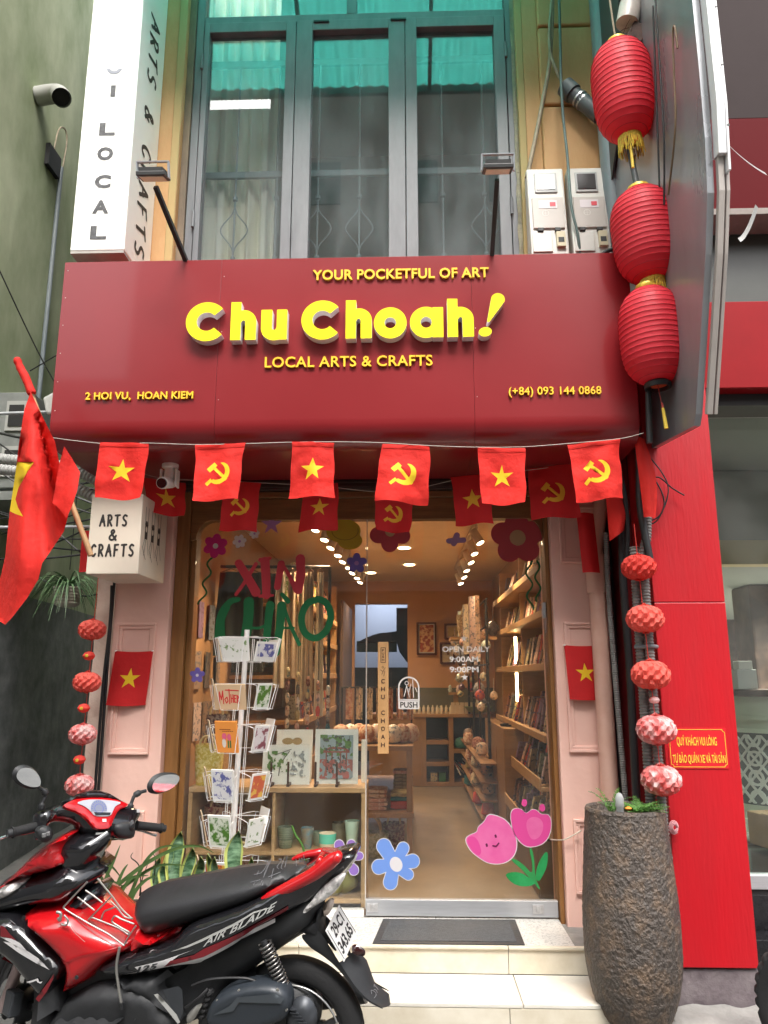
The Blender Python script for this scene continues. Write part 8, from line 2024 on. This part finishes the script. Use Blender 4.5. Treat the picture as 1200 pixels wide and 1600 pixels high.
MB().tube([(.42, .12, .26), (.40, .24, .02)], .011, 8).tube([(.40, .24, .0), (.46, .27, -.0)], .012, 8).build('side_stand', mBkM, bike, smooth=50, local=True)
# wire rack between leg shield and seat
def rod(pts, y, r=.0034): g = MB(); g.tube(spline([tuple(bl(a, b, y if not callable(y) else y(i))) for i, (a, b) in enumerate(pts)], 5), r, 7); g.build('child_seat_frame', mWir, bike, smooth=60, local=True)
rod(pp(Z('B', '545,112 410,255 402,270 410,285 560,375 680,440 775,510')), .15)
rod(pp(Z('B', '610,90 650,140 700,200 760,280 830,345')), .108)
rod(pp(Z('B', '535,165 600,210 640,242')), .125); rod(pp(Z('B', '485,208 540,250 590,290')), .135)
rod(pp(Z('B', '552,348 620,280 700,200')), .125); rod(pp(Z('B', '630,352 650,300 680,285 720,270')), .115)
rod(pp(Z('B', '560,345 575,335 620,352 740,400 800,440 805,425 760,400 705,365 702,348 720,325 760,345 838,375')), .13)
rod(pp(Z('B', '690,232 730,270 780,330 830,340')), .112)
rod(pp(Z('B', '775,510 800,460 850,385')), .14)
rod(pp(Z('B', '748,520 740,560 728,650 740,760 760,880')), .20, .0055)
MB().lathe([(.0, -.012), (.010, -.012), (.010, .012), (0, .012)], (0, 0, 0), 12, T=Matrix.Translation(bl(190, 1571, .2))).build('frame_foot', mBkM, bike, local=True)
rod(pp(Z('B', '355,300 380,310 375,350 362,335')), .2, .006); rod(pp(Z('B', '400,320 425,350 415,380 385,378')), .2, .004)
cable_ = MB().tube(spline([bl(104, 1436, .2), bl(115, 1455, .21), bl(133, 1472, .215)], 5), .0012, 4).build('thin_chain', mWir, bike, local=True)
for p_ in ('330,1598', '338,1566', '372,1550', '432,1549', '446,1580', '425,1604'):
    x, z = S(.2, p_)[0]; MB().lathe([(0, 0), (.006, 0), (.006, .005), (.004, .006), (0, .006)], n=6, T=Matrix.Translation((x, .188, z)) @ Matrix.Rotation(-PI / 2, 4, 'X'), caps=False).build('cover_bolt', mWir, bike, local=True)
for k in range(6):
    x, z = S(.16, '%d,%d' % (462 + k * 4, 1578 + k * 5))[0]; MB().box(x - .002, x + .03, .10, .165, z - .002, z + .002).build('cooling_fin', mAlD, bike, local=True)
MB().tube(spline([bl(300, 1540, .17), bl(330, 1530, .17), bl(380, 1528, .16), bl(405, 1535, .15)], 5), .005, 6).tube(spline([bl(290, 1575, .19), bl(310, 1560, .19), bl(325, 1545, .17)], 5), .006, 6).build('fuel_hose', mCord, bike, smooth=60, local=True)
# handlebar unit (turned with the front wheel)
HB = Matrix.Translation(P0) @ Matrix.Rotation(math.radians(-35), 4, AX)
WB = Matrix.Translation(BO) @ BR.to_4x4() @ HB; WBi = WB.inverted()
def hbp(px, py, k=0., x0=0.):
    """picture point onto the plane x = x0 + k z of the handlebar frame"""
    o = WBi @ EYE; d = WBi.to_3x3() @ ray(px, py); t = (x0 + k * o.z - o.x) / (d.x - k * d.z); return o + d * t
def H2(s, k, x0): 
    q = math.sqrt(1 + k * k); return [(-p.y, p.z * q) for p in (hbp(x, y, k, x0) for x, y in pp(s))]
def hmap(k, x0):
    q = math.sqrt(1 + k * k)
    return lambda u, v, w_: tuple(HB @ Vector((x0 + k * v / q - w_ / q, -u, v / q + w_ * k / q)))
KC, XC = .55, -.02
cov = H2(Z('E', '212,402 300,372 370,345 450,302 560,288 640,312 700,350 800,372 858,385 862,430 835,470 832,540 790,566 740,560 690,548 655,545 625,560 560,552 500,500 470,465 400,445 330,450 290,480 250,560 222,560 228,480 215,440'), KC, XC)
g = MB(); inflate(g, cov, .055, .045, .02, .0, hmap(KC, XC), 1, flat=.25); hbar = g.build('handlebar_cover', mBkG, bike, smooth=55, local=True)
red = H2(Z('E', '345,392 380,372 430,352 560,343 660,352 755,380 740,400 690,420 660,480 640,532 590,540 545,535 520,505 500,480 440,432 370,412'), KC, XC)
g = MB(); inflate(g, red, .012, .012, .014, .058, hmap(KC, XC), 1, flat=.6); g.build('red_dash_trim', mBr, hbar, smooth=50, local=True)
top = H2(Z('E', '330,375 400,340 470,305 560,290 640,312 700,350 740,372 650,350 560,340 430,350'), KC, XC)
g = MB(); inflate(g, top, .02, .015, .014, .05, hmap(KC, XC), 1, flat=.4); g.build('dash_visor', mBkG, hbar, smooth=50, local=True)
dash = H2(Z('E', '418,382 480,362 570,360 660,368 708,380 665,400 652,425 638,460 600,466 535,464 510,430 470,400'), KC, XC)
hm = hmap(KC, XC)
MB().extrude([chaikin(dash, 1)], lambda u, v, q: hm(u, v, .0705 + q), .003).build('dash_panel', M('silver_dash', (.46, .47, .52), .22, coat=.6), hbar, local=True)
dc = H2(Z('E', '562,418'), KC, XC)[0]
lp = contours(lambda X, Y: np.maximum(np.hypot(X - dc[0], Y - dc[1]) - .036, dc[1] - .012 - Y), (dc[0] - .05, dc[0] + .05, dc[1] - .03, dc[1] + .05), .002)
MB().extrude(lp, lambda u, v, q: hm(u, v, .0745), 0).build('speedometer', M('dial_grey', (.22, .24, .32), .25), hbar, local=True, fixn=False)
def tick(X, Y):
    d = np.full(X.shape, 1e3)
    for a in np.linspace(.0, PI, 11): d = np.minimum(d, seg(X, Y, (dc[0] + .027 * math.cos(a), dc[1] + .027 * math.sin(a)), (dc[0] + .033 * math.cos(a), dc[1] + .033 * math.sin(a)), .0008))
    return np.minimum(d, np.abs(np.hypot(X - dc[0], Y - dc[1]) - .019) - .0007)
MB().extrude(contours(tick, (dc[0] - .05, dc[0] + .05, dc[1] - .03, dc[1] + .05), .0008), lambda u, v, q: hm(u, v, .0755), 0).build('dial_marks', M('dial_blue', (.03, .06, .45), .4), hbar, local=True, fixn=False)
MB().extrude([H2(Z('E', '530,440 635,442 630,458 540,460'), KC, XC)], lambda u, v, q: hm(u, v, .0755), 0).build('display', M('dark_display', (.03, .035, .04), .2), hbar, local=True, fixn=False)
MB().extrude([H2(Z('E', '585,480 610,480 610,498 586,498'), KC, XC)], lambda u, v, q: hm(u, v, .0715), 0).build('dash_badge', mWh, hbar, local=True, fixn=False)
MB().extrude([H2(Z('E', '552,560 625,556 620,568 552,572'), KC, XC)], lambda u, v, q: hm(u, v, .06), .002).build('neck_badge', mSil, hbar, local=True)
MB().extrude([H2(Z('E', '262,415 302,408 308,440 270,452'), KC, XC)], lambda u, v, q: hm(u, v, .040 + q), .008).build('switch_pad', mBkM, hbar, local=True, bevel=.003)
MB().extrude([H2(Z('E', '808,405 838,405 838,428 810,428'), KC, XC)], lambda u, v, q: hm(u, v, .042 + q), .008).build('switch_pad', M('pale_switch', (.35, .35, .36), .5), hbar, local=True, bevel=.003)
def hb3(s, k=0., x0=0.): return [tuple(HB @ hbp(x, y, k, x0)) for x, y in pp(s)]
# switch housings, grips, levers
for s_, x0_ in (('235,560 225,500 290,470 325,520 310,570 260,585', -.04), ('690,480 760,450 830,455 835,540 800,562 720,555', -.045)):
    g = MB(); inflate(g, H2(Z('E', s_), 0, x0_), .032, .02, .014, 0, hmap(0, x0_), 1, flat=.5); g.build('switch_housing', mBkM, bike, smooth=45, local=True)
for p_ in ('275,540', '300,530'): 
    c_ = HB @ hbp(*pp(Z('E', p_))[0], 0, -.075); MB().lathe([(0, -.006), (.008, -.006), (.008, .006), (0, .006)], n=10, T=Matrix.Translation(c_)).build('switch_button', M('grey_button', (.2, .2, .2), .5), bike, local=True)
c_ = H2(Z('E', '800,470'), 0, -.045)[0]
g = MB(); inflate(g, [(c_[0] + .014 * math.cos(a), c_[1] + .022 * math.sin(a)) for a in np.linspace(0, 2 * PI, 12, endpoint=False)], .012, .008, .01, .032, hmap(0, -.045), 1); g.build('switch_button', mBkM, bike, smooth=50, local=True)
def grip(s, nm):
    P_ = [Vector(q) for q in hb3(s)]; a, b = P_[0], P_[-1]
    R_ = []; Q_ = []
    for i in range(31): Q_.append(a.lerp(b, i / 30)); R_.append(.0185 * (1 if i % 2 else .93))
    R_[-1] = .022; R_[-2] = .022; R_[0] = .022
    MB().tube(Q_, R_, 14).build(nm, mRub, bike, smooth=40, local=True)
grip(Z('E', '255,478 75,524'), 'grip'); grip(Z('E', '850,478 1010,496'), 'grip')
for s_ in (Z('E', '75,524 45,532'), Z('E', '1010,496 1030,498')): MB().tube(hb3(s_), .016, 12).build('bar_end', mBkM, bike, smooth=50, local=True)
MB().tube(hb3(Z('E', '240,505 150,530 40,545 -30,572'), 0, .05), [.008, .006, .005, .007], 8).build('brake_lever', mChr, bike, smooth=60, local=True)
MB().tube(hb3(Z('E', '850,500 900,515 950,535 975,540'), 0, .05), [.008, .006, .005, .007], 8).build('brake_lever', mChr, bike, smooth=60, local=True)
# mirrors
mMir = M('mirror_glass', (.75, .77, .78), .03, metal=1.)
for out_, stalk, lens_s, x0_, in_ in (('72,150 100,108 160,97 215,122 250,175 255,225 235,250 180,252 110,228 78,190', '240,240 275,262 285,290 272,320 262,345 255,385', '88,155 110,120 160,112 205,132 238,180 240,225 215,236 170,234 120,212 92,185', -.02, 1),
                      ('918,225 945,175 1000,148 1060,146 1112,155 1118,195 1080,250 1000,284 940,280 920,262', '912,262 870,275 840,295 828,320 818,350 815,372', '932,228 955,185 1005,160 1060,156 1102,164 1106,194 1070,238 1000,270 945,266', -.02, -1)):
    g = MB(); inflate(g, H2(Z('E', out_), .0, x0_), .020, .03, .012, -.0, hmap(0, x0_), 2); mi = g.build('mirror', mBkM, bike, smooth=60, local=True)
    # a face a little tilted outwards
    L_ = H2(Z('E', lens_s), .0, x0_); hmx = hmap(0, x0_)
    MB().extrude([chaikin(L_, 2)], lambda u, v, q: hmx(u, v, .021 + q), .002).build('mirror_lens', mMir, mi, local=True)
    P_ = hb3(Z('E', stalk), 0, x0_ + .01)
    MB().tube(spline(P_, 4), [.0075 + (.006 if (i // 4) in (1, 4) else 0) for i in range((len(P_) - 1) * 4 + 1)], 10).build('mirror_stalk', mBkM, bike, smooth=60, local=True)
MB().tube([tuple(v) for v in spline(hb3(Z('E', '760,560 700,566 640,582'), 0, .03), 5)], .005, 6).build('cable_hose', mCord, bike, smooth=60, local=True)

# ================================================================== wheel of another motorbike at the right edge
mbk = thing('parked_motorbike', 'rear of a parked motorbike with chunky black tyre at the lower right edge', 'motorbike', (1.62, -1.20, .02), rz=math.radians(-50))
g = MB(); T = Matrix.Translation((0, 0, .28)) @ Matrix.Rotation(PI / 2, 4, 'X')
prof = [(.20, -.03), (.215, -.045), (.25, -.048), (.272, -.032), (.28, 0), (.272, .032), (.25, .048), (.215, .045), (.20, .03)]
P_ = [tuple(q)[:2] for q in spline([(a, b, 0) for a, b in prof], 3)]
MB().lathe(P_, n=108, T=T, caps=False, rf=lambda i, a: 1 - (.045 if (6 < i < 18 and int(a * 108 / (2 * PI)) % 3 == 0) else 0)).build('tyre', mRub, mbk, smooth=30, local=True)
MB().lathe([(.20, -.034), (.21, -.036), (.17, -.01), (.17, .01), (.21, .036), (.20, .034), (.185, .0)], n=48, T=T, caps=False).build('rim', mAlD, mbk, smooth=40, local=True)
for k in range(6):
    a = PI * k / 3; MB().bar((0.03 * math.cos(a), 0, .28 + .03 * math.sin(a)), (.18 * math.cos(a), 0, .28 + .18 * math.sin(a)), .02, .018).build('spoke', mAlD, mbk, local=True)
MB().lathe([(0, -.05), (.05, -.05), (.05, .05), (0, .05)], n=20, T=T).build('hub', mAlD, mbk, local=True, smooth=40)
g = MB(); inflate(g, [(-.14, .50), (-.10, .58), (-.02, .64), (.35, .66), (.9, .62), (.9, .50), (.3, .50), (0, .53)], .11, .05, .04); g.build('red_tail_fairing', mBr, mbk, smooth=60, local=True)
MB().tube([(0, .09, .28), (.45, .10, .30), (.5, .1, .30)], .03, 12).build('swing_arm', mAlD, mbk, smooth=50, local=True)
g = MB(); inflate(g, [(.25, .20), (.3, .48), (1.0, .5), (1.1, .22)], .13, .06, .05); g.build('engine_cover', mBkM, mbk, smooth=60, local=True)
MB().tube([(.4, .14, .18), (.0, .16, .24), (-.18, .16, .27)], [.02, .042, .045], 14).build('exhaust', M('tan_heat_shield', (.45, .36, .30), .35, metal=.4), mbk, smooth=50, local=True)
